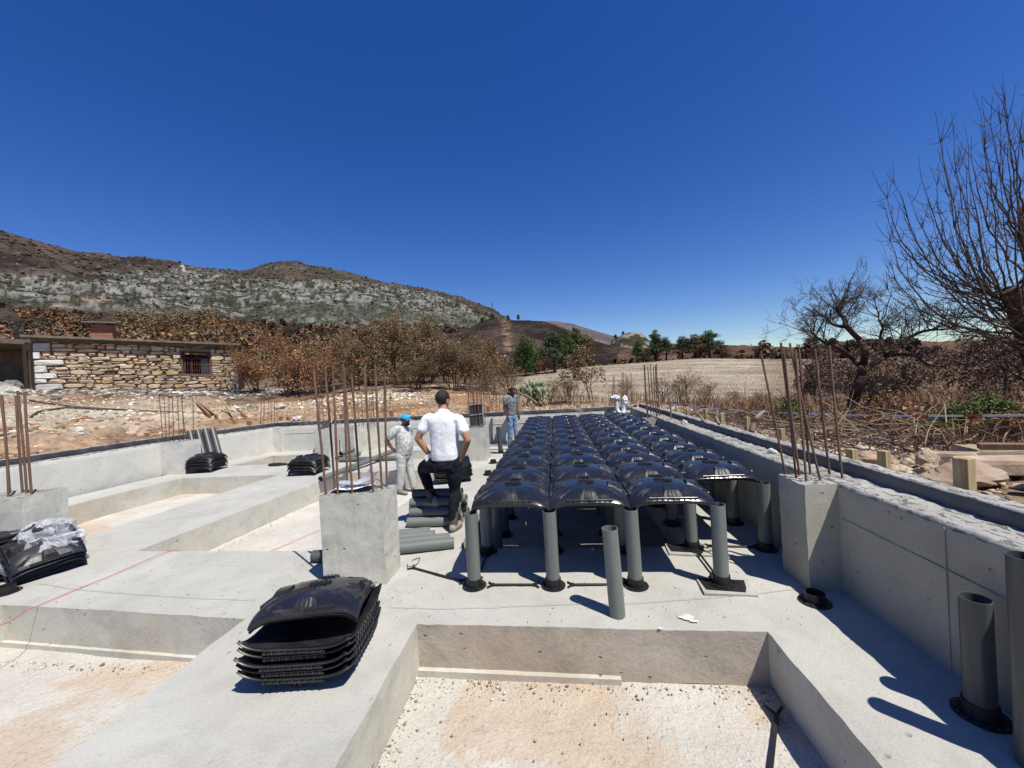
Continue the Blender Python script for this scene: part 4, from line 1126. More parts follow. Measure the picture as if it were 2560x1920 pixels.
# ------------------------------------------------------------------ terrain
def atD(px, py, Dp): return EYE + ray(px, py) * Dp
Z1 = lambda x, y: (0 + x * .38879, 780 + y * .38879)
P1b, P1t = atD(*Z1(228, 500), 18.5), atD(*Z1(232, 185), 18.5)
P2b, P2t = atD(*Z1(1540, 505), 22.6), atD(*Z1(1545, 232), 22.6)
ctrl = []
for y in (-6, -2, 2, 6, 10): ctrl.append((2.9, y, .86))
for x in (-8, -5, -2, 0.5, 2.5): ctrl.append((x, 12.5, .86))
for x, y in ((-10.9, -3), (-10.6, 2), (-10.5, 6), (-10.3, 8.5), (-9.8, 10.7)): ctrl.append((x, y, .86))
ctrl += [(5, 2, .85), (5, 6, .8), (4.2, 8.5, .75), (8, 6, .72), (9, 12, .6), (14, 8, .7), (20, 18, .6), (13, 18, .55), (6, 13, .65), (30, 20, 1.0), (4, 16, .75), (10, -5, .8), (25, -5, 1),
         (-5, 14.2, 1.0), (-7, 15.5, 1.3), (-2, 15, .95), (0, 15, .85), (2, 15, .8), (-4, 18, 1.45), (-8, 19, 1.8), (-1, 19, 1.1), (2, 19, .95), (-5, 24, 1.9), (0, 25, 1.5), (-12, 26, 2.6)]
def cp(px, py, Dp): p = atD(px, py, Dp); ctrl.append((p.x, p.y, p.z))
for x, y, d in ((200, 1066, 10.6), (60, 1068, 10.2), (120, 1060, 11), (360, 1040, 12.6), (60, 1008, 15), (300, 1012, 16), (450, 1022, 17), (560, 1015, 18.5)): cp(x, y, d)
for p in (P1b, P2b): ctrl.append((p.x, p.y, p.z - .05))
mb_ = (P1b + P2b) / 2; ctrl.append((mb_.x, mb_.y, mb_.z)); nrm_ = Vector((P2b.y - P1b.y, -(P2b.x - P1b.x), 0)).normalized()
for t_ in (.1, .5, .9):
    q = P1b.lerp(P2b, t_) - nrm_ * 5; ctrl.append((q.x, q.y, q.z + .15))
ctrl += [(-34, 12, 3.4), (-22, 4, 2.2), (-15, -2, 1.3), (-25, -6, 2.2), (-28, 34, 4.2)]
# field mound
for x, y, d in ((1150, 812, 42), (1220, 798, 45), (1300, 790, 47), (1400, 783, 48), (1500, 775, 48), (1600, 776, 46), (1700, 779, 42), (1780, 790, 38), (1840, 808, 34)): cp(x * D, y * D, d)
for x, y, d in ((1240, 840, 28), (1400, 836, 27), (1600, 838, 25), (1760, 850, 22), (1300, 870, 19), (1550, 872, 17.5)): cp(x * D, y * D, d)
for x, d in ((1200, 60), (1500, 62), (1800, 55)): p = atD(x * D, 800 * D, d); ctrl.append((p.x, p.y, 2.2))
for a_, z_ in ((-100, 3), (-75, 4.5), (-55, 6.5), (-40, 6.5), (-25, 5), (-10, 3.5), (5, 2), (20, 1.5), (40, 1.2), (60, 1.5), (100, 1.5), (140, 1), (180, 1)):
    ctrl.append((90 * math.sin(R(a_)), 90 * math.cos(R(a_)), z_)); ctrl.append((55 * math.sin(R(a_)), 55 * math.cos(R(a_)), z_ * .62 + .4)) if not (-15 < a_ < 45) else None
ctrl = np.array(ctrl)
def tps_fit(C, lam=.02):
    X = C[:, :2]; n = len(C)
    d2 = ((X[:, None] - X[None]) ** 2).sum(-1)
    K = np.where(d2 > 1e-9, d2 * np.log(d2 + 1e-12) * .5, 0) * .01 + np.eye(n) * lam
    Pm = np.concatenate([np.ones((n, 1)), X], 1)
    A = np.block([[K, Pm], [Pm.T, np.zeros((3, 3))]])
    return X, np.linalg.solve(A, np.concatenate([C[:, 2], np.zeros(3)]))
TX, TW = tps_fit(ctrl)
def Hs(x, y):
    x = np.atleast_1d(np.asarray(x, float)); y = np.atleast_1d(np.asarray(y, float))
    r = np.hypot(x, y); k = np.minimum(1, 88 / np.maximum(r, 1e-6)); xx, yy = x * k, y * k
    out = TW[-3] + TW[-2] * xx + TW[-1] * yy
    for i in range(len(TX)):
        d2 = (xx - TX[i, 0]) ** 2 + (yy - TX[i, 1]) ** 2
        out = out + TW[i] * d2 * np.log(d2 + 1e-12) * .005
    return np.clip(out, .3, 8)
WLX = np.array([[-3, -10.5], [6.75, -9.97], [8.88, -9.81], [11.76, -9.0]])
def inside(x, y, m):
    lx = np.interp(y, WLX[:, 0], WLX[:, 1])
    return (x > lx - m) & (x < 2.2 + m) & (y < 11.76 + m) & (y > -3.6)
def H(x, y):
    z = Hs(x, y); P = np.stack([x, y, 0 * x], 1)
    r = np.hypot(x, y)
    return z + fbm(P, .9, 4) * .035 * np.clip((r - 2) / 3, 0, 1) + fbm(P, 4.5, 3) * .016
angs = np.concatenate([np.linspace(-66, 52, 620), np.linspace(52, 294, 90)[1:-1]])
rads = np.concatenate([np.geomspace(2.3, 12, 70), np.geomspace(12, 110, 210)[1:], np.geomspace(110, 6000, 50)[1:]])
A, RR = np.meshgrid(np.radians(angs), rads, indexing='ij')
x = (np.sin(A) * RR).ravel(); y = (np.cos(A) * RR).ravel()
z = H(x, y)
# cut bank above the sunlit wall: rough vertical relief
bk = np.exp(-((x + 11.6) / 1.0) ** 2) * (y > 3) * (y < 13)
z += bk * np.abs(fbm(np.stack([x, y, z], 1), 2.2, 4)) * .22
ins = inside(x, y, .33); z[ins] = -0.75
lowc = inside(x, y, .60) & ~ins; z[lowc] = np.minimum(z[lowc], .84)
P = np.stack([x, y, z], 1)
na, nr = len(angs), len(rads)
i, j = np.meshgrid(np.arange(na), np.arange(nr - 1), indexing='ij'); i = i.ravel(); j = j.ravel(); i2 = (i + 1) % na
F = np.stack([i * nr + j, i * nr + j + 1, i2 * nr + j + 1, i2 * nr + j], 1)
def lerp3(a, b, f): return np.asarray(a)[None] * (1 - f[:, None]) + np.asarray(b)[None] * f[:, None]
r_ = np.hypot(x, y); azd = np.degrees(np.arctan2(x, y))
n1 = np.clip(fbm(P, .5, 4) * .8 + .5, 0, 1); n2 = np.clip(fbm(P + 50, 2.0, 4) * .8 + .5, 0, 1)
col = lerp3((.27, .15, .08), (.46, .37, .26), n1)                      # orange soil to pale dirt
col = col * (.8 + .35 * n2)[:, None]
bench = np.exp(-((r_ - 19) / 3.4) ** 2) * (azd < -44)
col = col * (1 - bench[:, None] * .75) + np.array([.50, .455, .355]) * bench[:, None] * .75
bank = (azd < -40) * np.clip((15.2 - r_) / 1.2, 0, 1); col = col * (1 - bank[:, None] * .6) + lerp3((.16, .095, .055), (.36, .235, .15), n2) * bank[:, None] * .6
soot = np.clip(1 - np.hypot((x - mb_.x), (y - mb_.y)) / 9, 0, 1) * (n2 > .45) * (r_ > 22) * .6
col = col * (1 - soot[:, None]) + np.array([.13, .11, .095]) * soot[:, None]
brown = lerp3((.13, .088, .06), (.25, .175, .12), n2)
fr = np.clip((x - 2.5) / 1.5, 0, 1) * (azd > 12)
rr = np.clip((r_ - 21) / 3, 0, 1) * (azd > -42) + np.clip((r_ - 30) / 4, 0, 1) * (azd <= -42)
k = np.clip(np.maximum(fr * np.clip((r_ - 4.6) / 2, .35, 1), rr), 0, 1); col = col * (1 - k[:, None]) + brown * k[:, None]
field = lerp3((.24, .195, .14), (.40, .345, .262), np.clip(.5 + fbm(P * np.array([.12, 1.0, 1]), .9, 4) * .8, 0, 1))
pxs, pys = pix_np(P)
fx = np.clip((azd + 6.5) / 3, 0, 1) * np.clip((30 - azd) / 5, 0, 1) * np.clip((r_ - 15.5) / 2.5, 0, 1) * np.clip((58 - r_) / 6, 0, 1)
col = col * (1 - fx[:, None]) + field * fx[:, None]
gm = tinted('earth', .95, 0, .1); co = gm.coord('World')
base = gm.b.inputs['Base Color'].links[0].from_socket
sp = gm.ramp(gm.noise(co, 7.0, 7, .72), [(.3, .42), (.5, 1.0), (.7, 1.3)])
st = gm.ramp(gm.noise(gm.coord('World', (.25, 2.2, 2.2)), 1.4, 6, .65), [(.36, .58), (.6, 1.12)])
gm.col(gm.mix(.8, gm.mix(.8, base, sp, 'MULTIPLY'), st, 'MULTIPLY'))
nb = gm.bump(gm.noise(co, 2.6, 7, .68), .9, .10); gm.bump(gm.noise(co, 17, 6, .7), .9, .03, nb)
g = link('ground', np_mesh('ground', P, F, gm.m, True, col)); g['kind'] = 'structure'

# ------------------------------------------------------------------ hills built as real slopes behind the site
def hill(name, prof, Rd, r0, z0, mat, zones, expo=1.15, az_pad=(0, 0), nr=90, na=420, rough=.012, depth=.45, toe=None):
    az = []; el = []
    for px, py in prof:
        a, e = azel(px * D, py * D); az.append(a); el.append(e)
    az = np.array(az); el = np.array(el); o = np.argsort(az); az, el = az[o], el[o]
    aa = np.linspace(az[0] - az_pad[0], az[-1] + az_pad[1], na)
    s = np.concatenate([np.linspace(0, 1, nr), np.linspace(1, 1 + depth, 14)[1:]])
    AA, SS = np.meshgrid(aa, s, indexing='ij')
    ee = np.interp(AA, az, el, left=el[0] - .03, right=el[-1] - .03)
    ridge = CAM_H + Rd * ee
    rr = r0 + (Rd - r0) * SS
    up = np.clip(SS, 0, 1)
    z = z0 + (ridge - z0) * up ** expo
    back = np.clip(SS - 1, 0, None) / depth; z = z - (ridge - z0) * back * .5
    x = np.sin(AA) * rr; y = np.cos(AA) * rr
    P = np.stack([x.ravel(), y.ravel(), z.ravel()], 1)
    P[:, 2] += fbm(P, 12.0 / Rd, 5, .6) * Rd * rough * (np.clip(up.ravel() * 4, 0, 1)) * np.where(np.abs(up.ravel() - 1) < .02, .35, 1)
    n = len(s); i, j = np.meshgrid(np.arange(na - 1), np.arange(n - 1), indexing='ij'); i = i.ravel(); j = j.ravel()
    F = np.stack([i * n + j, i * n + j + 1, (i + 1) * n + j + 1, (i + 1) * n + j], 1)
    c = zones(P)
    o = link(name, np_mesh(name, P, F, mat, True, c)); o['kind'] = 'structure'
    return P, c
def hillmat(name, sc, spk):
    t = tinted(name, .95, 0, .05); co = t.coord('World'); b = t.b.inputs['Base Color'].links[0].from_socket
    v = t.ramp(t.noise(co, sc, 8, .75, .3), [(.33, .34), (.5, 1.0), (.68, 1.7)])
    w2 = t.ramp(t.voro(co, sc * 2.1), [(.15, .45), (.55, 1.15)])
    t.col(t.mix(spk, t.mix(spk, b, v, 'MULTIPLY'), w2, 'MULTIPLY'))
    t.bump(t.noise(co, sc, 7, .7), .8, .9 / sc); return t.m
def blend(c, m, new): return c * (1 - m[:, None]) + np.asarray(new) * m[:, None]
def z_mtn(P):
    px, py = pix_np(P); px, py = px / D, py / D
    nA = fbm(P, .0042, 5, .6); nB = fbm(P + 900, .016, 4, .65); nC = fbm(P + 300, .05, 4, .7)
    nD = fbm(P + 500, .17, 3, .7)
    c = lerp3((.030, .025, .022), (.088, .066, .050), np.clip(nB * .7 + nC * .6 + nD * .5 + .48, 0, 1))
    low = np.clip((py - 668) / 25, 0, 1); c = c * (1 - .45 * low)[:, None]            # scorched scrub
    top = np.interp(px, [0, 200, 330, 420, 520, 620, 760, 880, 1000, 1100], [592, 597, 588, 575, 592, 585, 602, 628, 655, 690])
    bot = np.interp(px, [0, 300, 520, 640, 760, 900, 1050, 1120], [662, 672, 690, 690, 700, 705, 712, 712])
    gz = np.clip((py - top + 26 * nA) / 10, 0, 1) * np.clip((bot - py + 22 * nA) / 9, 0, 1)
    scrub = lerp3((.032, .036, .024), (.068, .064, .044), np.clip(nC * .6 + .5, 0, 1))
    nE = fbm(P + 700, .42, 2, .7)
    lim = lerp3((.115, .11, .102), (.235, .226, .21), np.clip(nC * .8 + .5, 0, 1))
    fr = np.clip((nB * .8 + nC * .9 + nD * 1.9 + nE * 1.3 - .10 + .5 * np.clip((px - 640) / 400, -.2, 1) * np.clip((py - 600) / 60, 0, 1)) * 2.2, 0, 1)
    rk = scrub * (1 - fr[:, None]) + lim * fr[:, None]
    c = c * (1 - gz[:, None]) + rk * gz[:, None]
    gs = np.exp(-((py - np.interp(px, [550, 700, 850, 1050], [672, 672, 678, 700])) / 15) ** 2) * np.clip((px - 480) / 120, 0, 1) * np.clip(.75 + nA, 0, 1)
    c = blend(c, gs * .7, (.05, .054, .032))
    cap = np.exp(-((py - np.interp(px, [400, 520, 620, 760, 900], [575, 590, 575, 598, 625])) / 9) ** 2) * (px > 420) * (px < 900); c = blend(c, cap * .6, (.06, .055, .04))
    sc_ = np.clip(1 - (np.abs(px - 165) / 85) ** 2 - ((py - (668 - px * .09)) / 9) ** 2, 0, 1); c = blend(c, np.clip(sc_ * 2, 0, 1) * np.clip(.6 + nC, 0, 1), (.46, .32, .22))
    rd = np.exp(-((px - 393 - (py - 570) * .3) / 4) ** 2) * (py < 590); c = blend(c, rd, (.38, .33, .25))
    return c
MT = hillmat('limestone_mountain', .22, .6)
mtn_prof = [(-160, 462), (-60, 484), (0, 495), (60, 513), (120, 531), (180, 546), (250, 557), (320, 561), (380, 564), (400, 570), (460, 577), (520, 584), (560, 575), (590, 570), (640, 571), (700, 575), (760, 589), (830, 608), (870, 616), (910, 620), (960, 634), (1010, 649), (1060, 668), (1100, 688), (1140, 712), (1180, 735)]
PM, CM = hill('mountain', mtn_prof, 1500, 150, 5, MT, z_mtn, 1.22, (.12, 0), 150, 520, .010)
def z_burn(P):
    nB = fbm(P, .04, 4, .65); nC = fbm(P + 77, .2, 3)
    c = lerp3((.022, .018, .016), (.075, .052, .04), np.clip(nB + .45 + nC * .3, 0, 1))
    px, py = pix_np(P); px, py = px / D, py / D
    pt = np.exp(-((px - 1092 - (py - 700) * .1) / 9) ** 2) * np.clip((nC + .6), 0, 1); c = blend(c, np.clip(pt, 0, 1), (.25, .17, .11))
    return c
MB_ = hillmat('burnt_hillside', .35, .7)
hill('hill', [(900, 742), (960, 724), (1010, 709), (1040, 699), (1066, 691), (1100, 688), (1140, 690), (1180, 693), (1210, 704), (1240, 719), (1275, 735), (1320, 748), (1380, 756)], 260, 120, 3.2, MB_, z_burn, 1.0, (0.02, .02), 60, 220, .010)
def z_far(P):
    nB = fbm(P, .006, 4); return lerp3((.10, .085, .085), (.15, .125, .115), np.clip(nB + .5, 0, 1))
MF = hillmat('far_hill', .03, .35)
hill('hill', [(1120, 700), (1150, 692), (1200, 693), (1240, 701), (1280, 713), (1320, 724), (1380, 735), (1450, 742), (1560, 744), (1640, 752), (1760, 754), (1900, 748), (2050, 742), (2212, 738), (2400, 730)], 2600, 400, 2, MF, z_far, 1.1, (.02, .15), 40, 240, .004)
def z_knob(P):
    nB = fbm(P, .15, 4, .65); f = np.clip(nB * 2.5 - .1, 0, 1); return lerp3((.045, .045, .027), (.26, .235, .20), f)
hill('hill', [(1312, 742), (1330, 731), (1345, 723), (1362, 717), (1378, 718), (1390, 724), (1402, 735), (1425, 748)], 330, 250, 2.4, hillmat('rocky_knob', .3, .6), z_knob, .9, (0, 0), 40, 120, .006)
def z_right(P):
    nB = fbm(P, .08, 4, .65); nC = fbm(P + 5, .4, 3); return lerp3((.05, .034, .026), (.15, .088, .056), np.clip(nB * .8 + .5 + nC * .3, 0, 1))
hill('hill', [(1330, 760), (1400, 752), (1480, 748), (1560, 744), (1640, 750), (1700, 752), (1760, 748), (1800, 738), (1880, 733), (1960, 735), (2040, 742), (2120, 748), (2212, 752), (2400, 752)], 150, 66, 1.6, hillmat('scorched_hill', .5, .6), z_right, 1.0, (.02, .2), 50, 240, .006)

# ------------------------------------------------------------------ foliage helpers
def leaf_quads(C, size, asp=.5, up=0.0, r=rng):
    n = len(C); size = np.broadcast_to(size, (n,))
    a = r.normal(size=(n, 3)); a[:, 2] += up * 2; a /= np.linalg.norm(a, axis=1)[:, None]
    b = r.normal(size=(n, 3)); b -= (b * a).sum(1)[:, None] * a; b /= np.maximum(1e-6, np.linalg.norm(b, axis=1))[:, None]
    l = a * (size * .5)[:, None]; w_ = b * (size * .5 * asp)[:, None]
    V = np.stack([C - l, C + w_, C + l, C - w_], 1).reshape(-1, 3)
    return V, np.arange(4 * n).reshape(n, 4)
def clump_points(centers, radii, n, r=rng, shell=.5):
    centers = np.asarray(centers); radii = np.broadcast_to(np.asarray(radii, float), centers.shape)
    d = r.normal(size=(len(centers), n, 3)); d /= np.linalg.norm(d, axis=2)[:, :, None]
    k = r.uniform(0, 1, (len(centers), n, 1)) ** shell
    return (centers[:, None] + d * k * radii[:, None]).reshape(-1, 3)
def leaf_mesh(name, C, size, cols, asp=.5, up=0.0, r=rng, mat='leaf'):
    V, Fq = leaf_quads(C, size, asp, up, r)
    return np_mesh(name, V, Fq, M[mat], False, np.repeat(cols, 4, axis=0))
def grow(mb, p, d, L, rad, depth, r, tips, bend=.25, up=.12, kids=(2, 4), sides=5, ratio=.68, seg=5, minr=.002):
    pts = [Vector(p)]; d = Vector(d).normalized()
    for k in range(seg):
        d = (d + Vector((r.normal(0, bend), r.normal(0, bend), r.normal(0, bend) + up)) * .5).normalized()
        pts.append(pts[-1] + d * (L / seg))
    rr = [max(minr, rad * (1 - .55 * k / seg)) for k in range(seg + 1)]
    mb.tube(pts, rr, sides if depth > 0 else 3, cap=False)
    if depth <= 0:
        tips.extend(pts[2:]); return
    nk = int(r.integers(kids[0], kids[1] + 1))
    for q in range(nk):
        t = r.uniform(.35, 1.0); kx = min(seg, int(t * seg)); base = pts[kx]
        ax = Vector(r.normal(size=3)); ax = (ax - d * ax.dot(d)).normalized()
        nd = (d * r.uniform(.5, 1.0) + ax * r.uniform(.45, .95)).normalized()
        grow(mb, base, nd, L * ratio * r.uniform(.75, 1.15), rr[kx] * .65, depth - 1, r, tips, bend, up, kids, max(3, sides - 1), ratio, seg, minr)
    tips.append(pts[-1])
def colset(base_list, n, r, var=.25):
    b = np.array(base_list); i = r.integers(0, len(b), n); return b[i] * r.uniform(1 - var, 1 + var, (n, 1))
RUST_ = [(.23, .122, .056), (.27, .15, .074), (.19, .10, .048)]
TAN_ = [(.255, .165, .085), (.205, .125, .062), (.285, .20, .11), (.14, .09, .05)]
OLIVE_ = [(.20, .15, .08), (.155, .115, .062), (.25, .185, .105), (.12, .09, .052)]
DARK_ = [(.075, .054, .04), (.12, .08, .055), (.16, .105, .068)]
GREEN_ = [(.05, .085, .02), (.035, .062, .018), (.075, .115, .028)]
PINE_ = [(.045, .07, .025), (.065, .095, .038), (.10, .12, .065)]
LIME_ = [(.06, .115, .022), (.085, .14, .032), (.04, .08, .018), (.14, .13, .05)]
def make_bush(seed, h, wd, cols, leaves, size, depth=2, stems=7, stem_mat='bark', clump=.16, up=.14, lean=.8):
    r = np.random.default_rng(seed); mb = MB(); tips = []
    for s in range(stems):
        a = r.uniform(0, 2 * math.pi); sp = r.uniform(.1, lean)
        grow(mb, (r.normal(0, .06) * wd, r.normal(0, .06) * wd, -.1), (math.cos(a) * sp * wd / h, math.sin(a) * sp * wd / h, 1), h * r.uniform(.45, .62), .022 * h / 2, depth, r, tips, .22, up)
    T = np.array([tuple(p) for p in tips]); sc = h / max(.1, np.percentile(T[:, 2], 98))
    V = np.array(mb.v) * np.array([1, 1, sc]); mb.v = [tuple(p) for p in V]; T[:, 2] *= sc
    stem = mb.mesh('stems', M[stem_mat])
    n = max(1, leaves // len(T)); C = clump_points(T, (clump * h,) * 3, n, r, .6)
    lowz = r.uniform(0, 1, len(C)); C = C[C[:, 2] > .02]
    crown = leaf_mesh('crown', C, r.uniform(.6, 1.4, len(C)) * size, colset(cols, len(C), r), .55, 0, r)
    return stem, crown
def place_bush(meshes, name, label, cat, loc, scale=(1, 1, 1), rz=0.0, group='burnt bushes behind the back wall'):
    t = thing(name, label, cat, loc, rz, group); t.scale = scale
    link('stems' if cat == 'bush' else 'trunk', meshes[0], t); link('crown', meshes[1], t)
    return t
def on_ground(px, py, Dp):
    p = atD(px * D, py * D, Dp); p.z = float(H(np.array([p.x]), np.array([p.y]))[0]); return p
BR = [make_bush(10 + k, 2.2, 2.4, RUST_, 10000, .055) for k in range(2)]
BT = [make_bush(20 + k, 4.2, 3.6, TAN_ + OLIVE_, 19000, .082, 3, 6, 'bark', .085) for k in range(3)]
BO = make_bush(31, 3.8, 3.6, OLIVE_ + DARK_, 15000, .08, 3, 6, 'bark', .085)
BD = make_bush(40, 2.0, 2.2, DARK_ + RUST_, 2200, .055, 3, 8, 'twig', .12)
BG = make_bush(50, 2.2, 2.6, GREEN_, 6000, .085)
def bp(px, pyb, pyt, Dp, meshes, h0, name, label, cat='bush', wscale=1.0, grp='burnt bushes behind the back wall'):
    p = on_ground(px, pyb, Dp); top = atD(px * D, pyt * D, Dp); s = (top.z - p.z) / h0
    return place_bush(meshes, name, label, cat, p, (s * wscale, s * wscale, s), random.uniform(0, 6), grp)
bp(560, 842, 757, 22, BR[0], 2.2, 'burnt_bush', 'orange-brown burnt bush just right of the stone house', wscale=1.15)
bp(632, 846, 770, 21, BR[1], 2.2, 'burnt_bush', 'orange-brown burnt bush with prickly pear sprouts at its foot', wscale=1.0)
bp(700, 848, 752, 20.5, BR[0], 2.2, 'burnt_bush', 'orange-brown burnt bush behind the bars of the big pillar', wscale=1.2)
bp(600, 790, 722, 34, BR[1], 2.2, 'burnt_bush', 'orange-brown burnt bush rising behind the gap beside the house', wscale=1.5)
bp(790, 856, 712, 23, BT[0], 4.2, 'burnt_tree', 'tan-leaved burnt tree just above the turquoise cap', 'tree')
bp(862, 862, 688, 22, BT[1], 4.2, 'burnt_tree', 'tallest tan-leaved burnt tree behind the white-shirted man', 'tree')
bp(935, 866, 694, 22.5, BT[2], 4.2, 'burnt_tree', 'tan-leaved burnt tree right of the white-shirted man\'s head', 'tree')
bp(902, 867, 770, 19, BO, 3.8, 'burnt_tree', 'low grey-brown thicket right behind the white-shirted man', 'tree', 1.5)
bp(985, 868, 742, 19.5, BO, 3.8, 'burnt_tree', 'grey-brown burnt tree above the form panel', 'tree', 1.1)
bp(1045, 868, 725, 19, BT[0], 4.2, 'burnt_tree', 'brown burnt tree with a bent dark trunk left of the far man', 'tree', .85)
bp(1100, 868, 775, 18.5, BD, 2.0, 'burnt_bush', 'bare reddish thicket right behind the far man', wscale=1.1)
bp(1065, 868, 800, 18, BD, 2.0, 'burnt_bush', 'bare brown thicket left of the far man\'s shoulder', wscale=1.0)
bp(760, 850, 790, 20, BO, 3.8, 'burnt_bush', 'dark grey-brown bush at the foot of the tan trees', wscale=1.3)
bp(1130, 800, 735, 42, BG, 2.2, 'green_bush', 'green bush at the end of the bare field above the far man', wscale=1.0)
bp(1158, 795, 757, 44, BG, 2.2, 'green_bush', 'low bright green bush left of the lone pine', wscale=1.3)
bp(1178, 800, 770, 43, BR[1], 2.2, 'burnt_bush', 'small brown bush under the lone pine', wscale=1.3)
bp(330, 720, 672, 60, BT[1], 4.2, 'burnt_tree', 'tan burnt tree showing over the house roof by the chimney', 'tree', 1.6)
bp(420, 728, 680, 58, BT[2], 4.2, 'burnt_tree', 'tan burnt tree showing over the middle of the house roof', 'tree', 1.7)
bp(500, 745, 690, 55, BR[0], 2.2, 'burnt_bush', 'rusty burnt bush showing over the end of the house roof', wscale=1.7)
# small burnt tree in front of the field
sm = make_bush(61, 3.4, 3.0, TAN_ + RUST_, 1700, .13, 4, 2, 'char', .075, .16, .35)
bp(1284, 874, 748, 15.2, sm, 3.4, 'burnt_tree', 'small half-bare burnt tree standing before the bare field', 'tree', 1.05)
grpd = 'dry shrubs beyond the shaded wall'
BX = [make_bush(70 + k, 1.6, 1.6, RUST_ + TAN_, 520, .06, 3, 8, 'twig', .12) for k in range(2)]
for px, yb, yt, d_, lab, k in [(1190, 868, 815, 15, 'bare grey shrub right of the prickly pear', 0), (1225, 870, 800, 15.5, 'bare shrub left of the small burnt tree', 1), (1350, 868, 815, 16, 'thin dry shrub behind the white drain pipes', 0),
                               (1430, 868, 806, 15, 'grey dry shrub just past the far pilaster bars', 1), (1480, 870, 800, 14, 'dry reddish shrub in front of the bare field', 0), (1530, 872, 812, 13, 'reddish dry shrub right of the taller one before the field', 1), (1585, 876, 838, 12, 'low red-brown shrub over the barrier tape', 0), (1640, 880, 845, 11, 'low brown shrub left of the near pilaster bars', 1)]:
    bp(px, yb, yt, d_, BX[k], 1.6, 'dry_shrub', lab, 'bush', 1.1, grpd)

# ------------------------------------------------------------------ pines on the field crest
def make_pine(seed, h, cols, crown0=.35, wd=.33, n=30, leaf=.30, leaves=150, trunk_lean=.03):
    r = np.random.default_rng(seed); mb = MB(); pts = []; x = y = 0
    for k in range(8):
        pts.append((x, y, h * .97 * k / 7 - .2)); x += r.normal(trunk_lean, .03) * h * .1; y += r.normal(0, .02) * h * .1
    mb.tube(pts, [.035 * h * (1 - .85 * k / 7) for k in range(8)], 7)
    cen, rad = [], []
    for q in range(n):
        t = 1.0 if q == 0 else r.uniform(crown0, 1.0); k = t * 7; b = Vector(pts[int(min(k, 7))]); a = r.uniform(0, 2 * math.pi)
        ext = 0.01 if q == 0 else wd * h * (1.1 - t) ** .6 * r.uniform(.35, 1.0)
        e = b + Vector((math.cos(a) * ext, math.sin(a) * ext, ext * r.uniform(.1, .5)))
        mb.tube([b, (b + e) / 2 + Vector((0, 0, -.02 * h)), e], [.012 * h * (1.1 - t), .008 * h * (1.1 - t), .004 * h], 4, False)
        cen.append(tuple(e)); rad.append((.13 * h * r.uniform(.7, 1.2), .13 * h * r.uniform(.7, 1.2), .075 * h))
    C = clump_points(np.array(cen), np.array(rad), leaves, r, .45)
    cc = colset(cols, n, r, .2); cl = np.repeat(cc, leaves, 0) * r.uniform(.7, 1.3, (n * leaves, 1))
    return mb.mesh('trunk', M['char']), leaf_mesh('crown', C, r.uniform(.6, 1.3, len(C)) * leaf, cl, .30, .3, r)
PN = [make_pine(1, 6, PINE_, .42, .26), make_pine(2, 6, PINE_ + GREEN_, .25, .30, 34), make_pine(3, 6, [(.15, .10, .05), (.12, .085, .045), (.09, .09, .045)], .45, .36, 28), make_pine(4, 6, PINE_ + [(.1, .1, .06)], .5, .34, 26)]
def pine(px, yb, yt, Dp, k, label, ws=1.0):
    p = atD(px * D, yb * D, Dp); gz = float(H(np.array([p.x]), np.array([p.y]))[0]); top = atD(px * D, yt * D, Dp)
    z = min(gz, p.z) if Dp < 200 else p.z - .8; s = (top.z - z) / 5.95; t = thing('pine_tree', label, 'tree', (p.x, p.y, z), random.uniform(0, 6), 'pines round the bare field'); t.scale = (s * ws, s * ws, s)
    link('trunk', PN[k][0], t); link('crown', PN[k][1], t)
pine(1199, 806, 716, 43, 0, 'lone pine with a bare black trunk on the left end of the field', 1.25)
pine(1222, 796, 712, 47, 1, 'green pine right behind the lone one', 1.0)
pine(1248, 793, 710, 50, 1, 'dark green pine second from the lone one', 1.15)
pine(1268, 790, 722, 52, 2, 'brownish pine behind the small burnt tree', 1.0)
pine(1380, 786, 736, 52, 1, 'bright green young pine at the middle of the field crest', 1.1)
pine(1398, 786, 752, 53, 1, 'low green young pine next to the bright one', 1.3)
pine(1417, 784, 713, 56, 0, 'slender pale green pine on the field crest', .9)
pine(1440, 784, 728, 56, 3, 'small dark pine right of the slender one', 1.2)
pine(1475, 782, 726, 55, 3, 'spreading pine in the middle of the crest group', 1.35)
pine(1502, 780, 722, 54, 2, 'half-brown pine in the crest group', 1.5)
pine(1534, 778, 714, 54, 3, 'tallest flat-topped pine at the right of the crest group', 1.35)
pine(1560, 778, 740, 58, 2, 'low brown pine at the outer end of the crest group', 1.5)
pine(1652, 775, 741, 62, 3, 'round dark pine alone right of the crest group', 1.7)
pine(1690, 776, 750, 64, 1, 'small far pine seen above the near pilaster bars', 1.5)
pine(1757, 772, 724, 58, 3, 'dark pine behind the gnarled tree\'s lowest limb', 1.5)
pine(1860, 760, 728, 62, 3, 'pine behind the trunk of the gnarled tree', 1.6)
pine(1960, 762, 726, 62, 1, 'pine on the scorched crest right of the gnarled tree', 1.6)
for k, (px, yb, yt) in enumerate([(1042, 700, 684), (1064, 692, 676), (1098, 690, 680), (1120, 690, 679), (1240, 716, 706), (1330, 733, 722), (1346, 726, 715)]):
    pine(px, yb + 3, yt, 255 if px < 1300 else 325, 0, 'tiny dark tree on the burnt hill skyline, %s' % ['at its left shoulder', 'second at the left shoulder', 'left of the highest point', 'at the highest point', 'low on its right flank', 'left foot of the rocky knob', 'on the rocky knob'][k], 1.1)

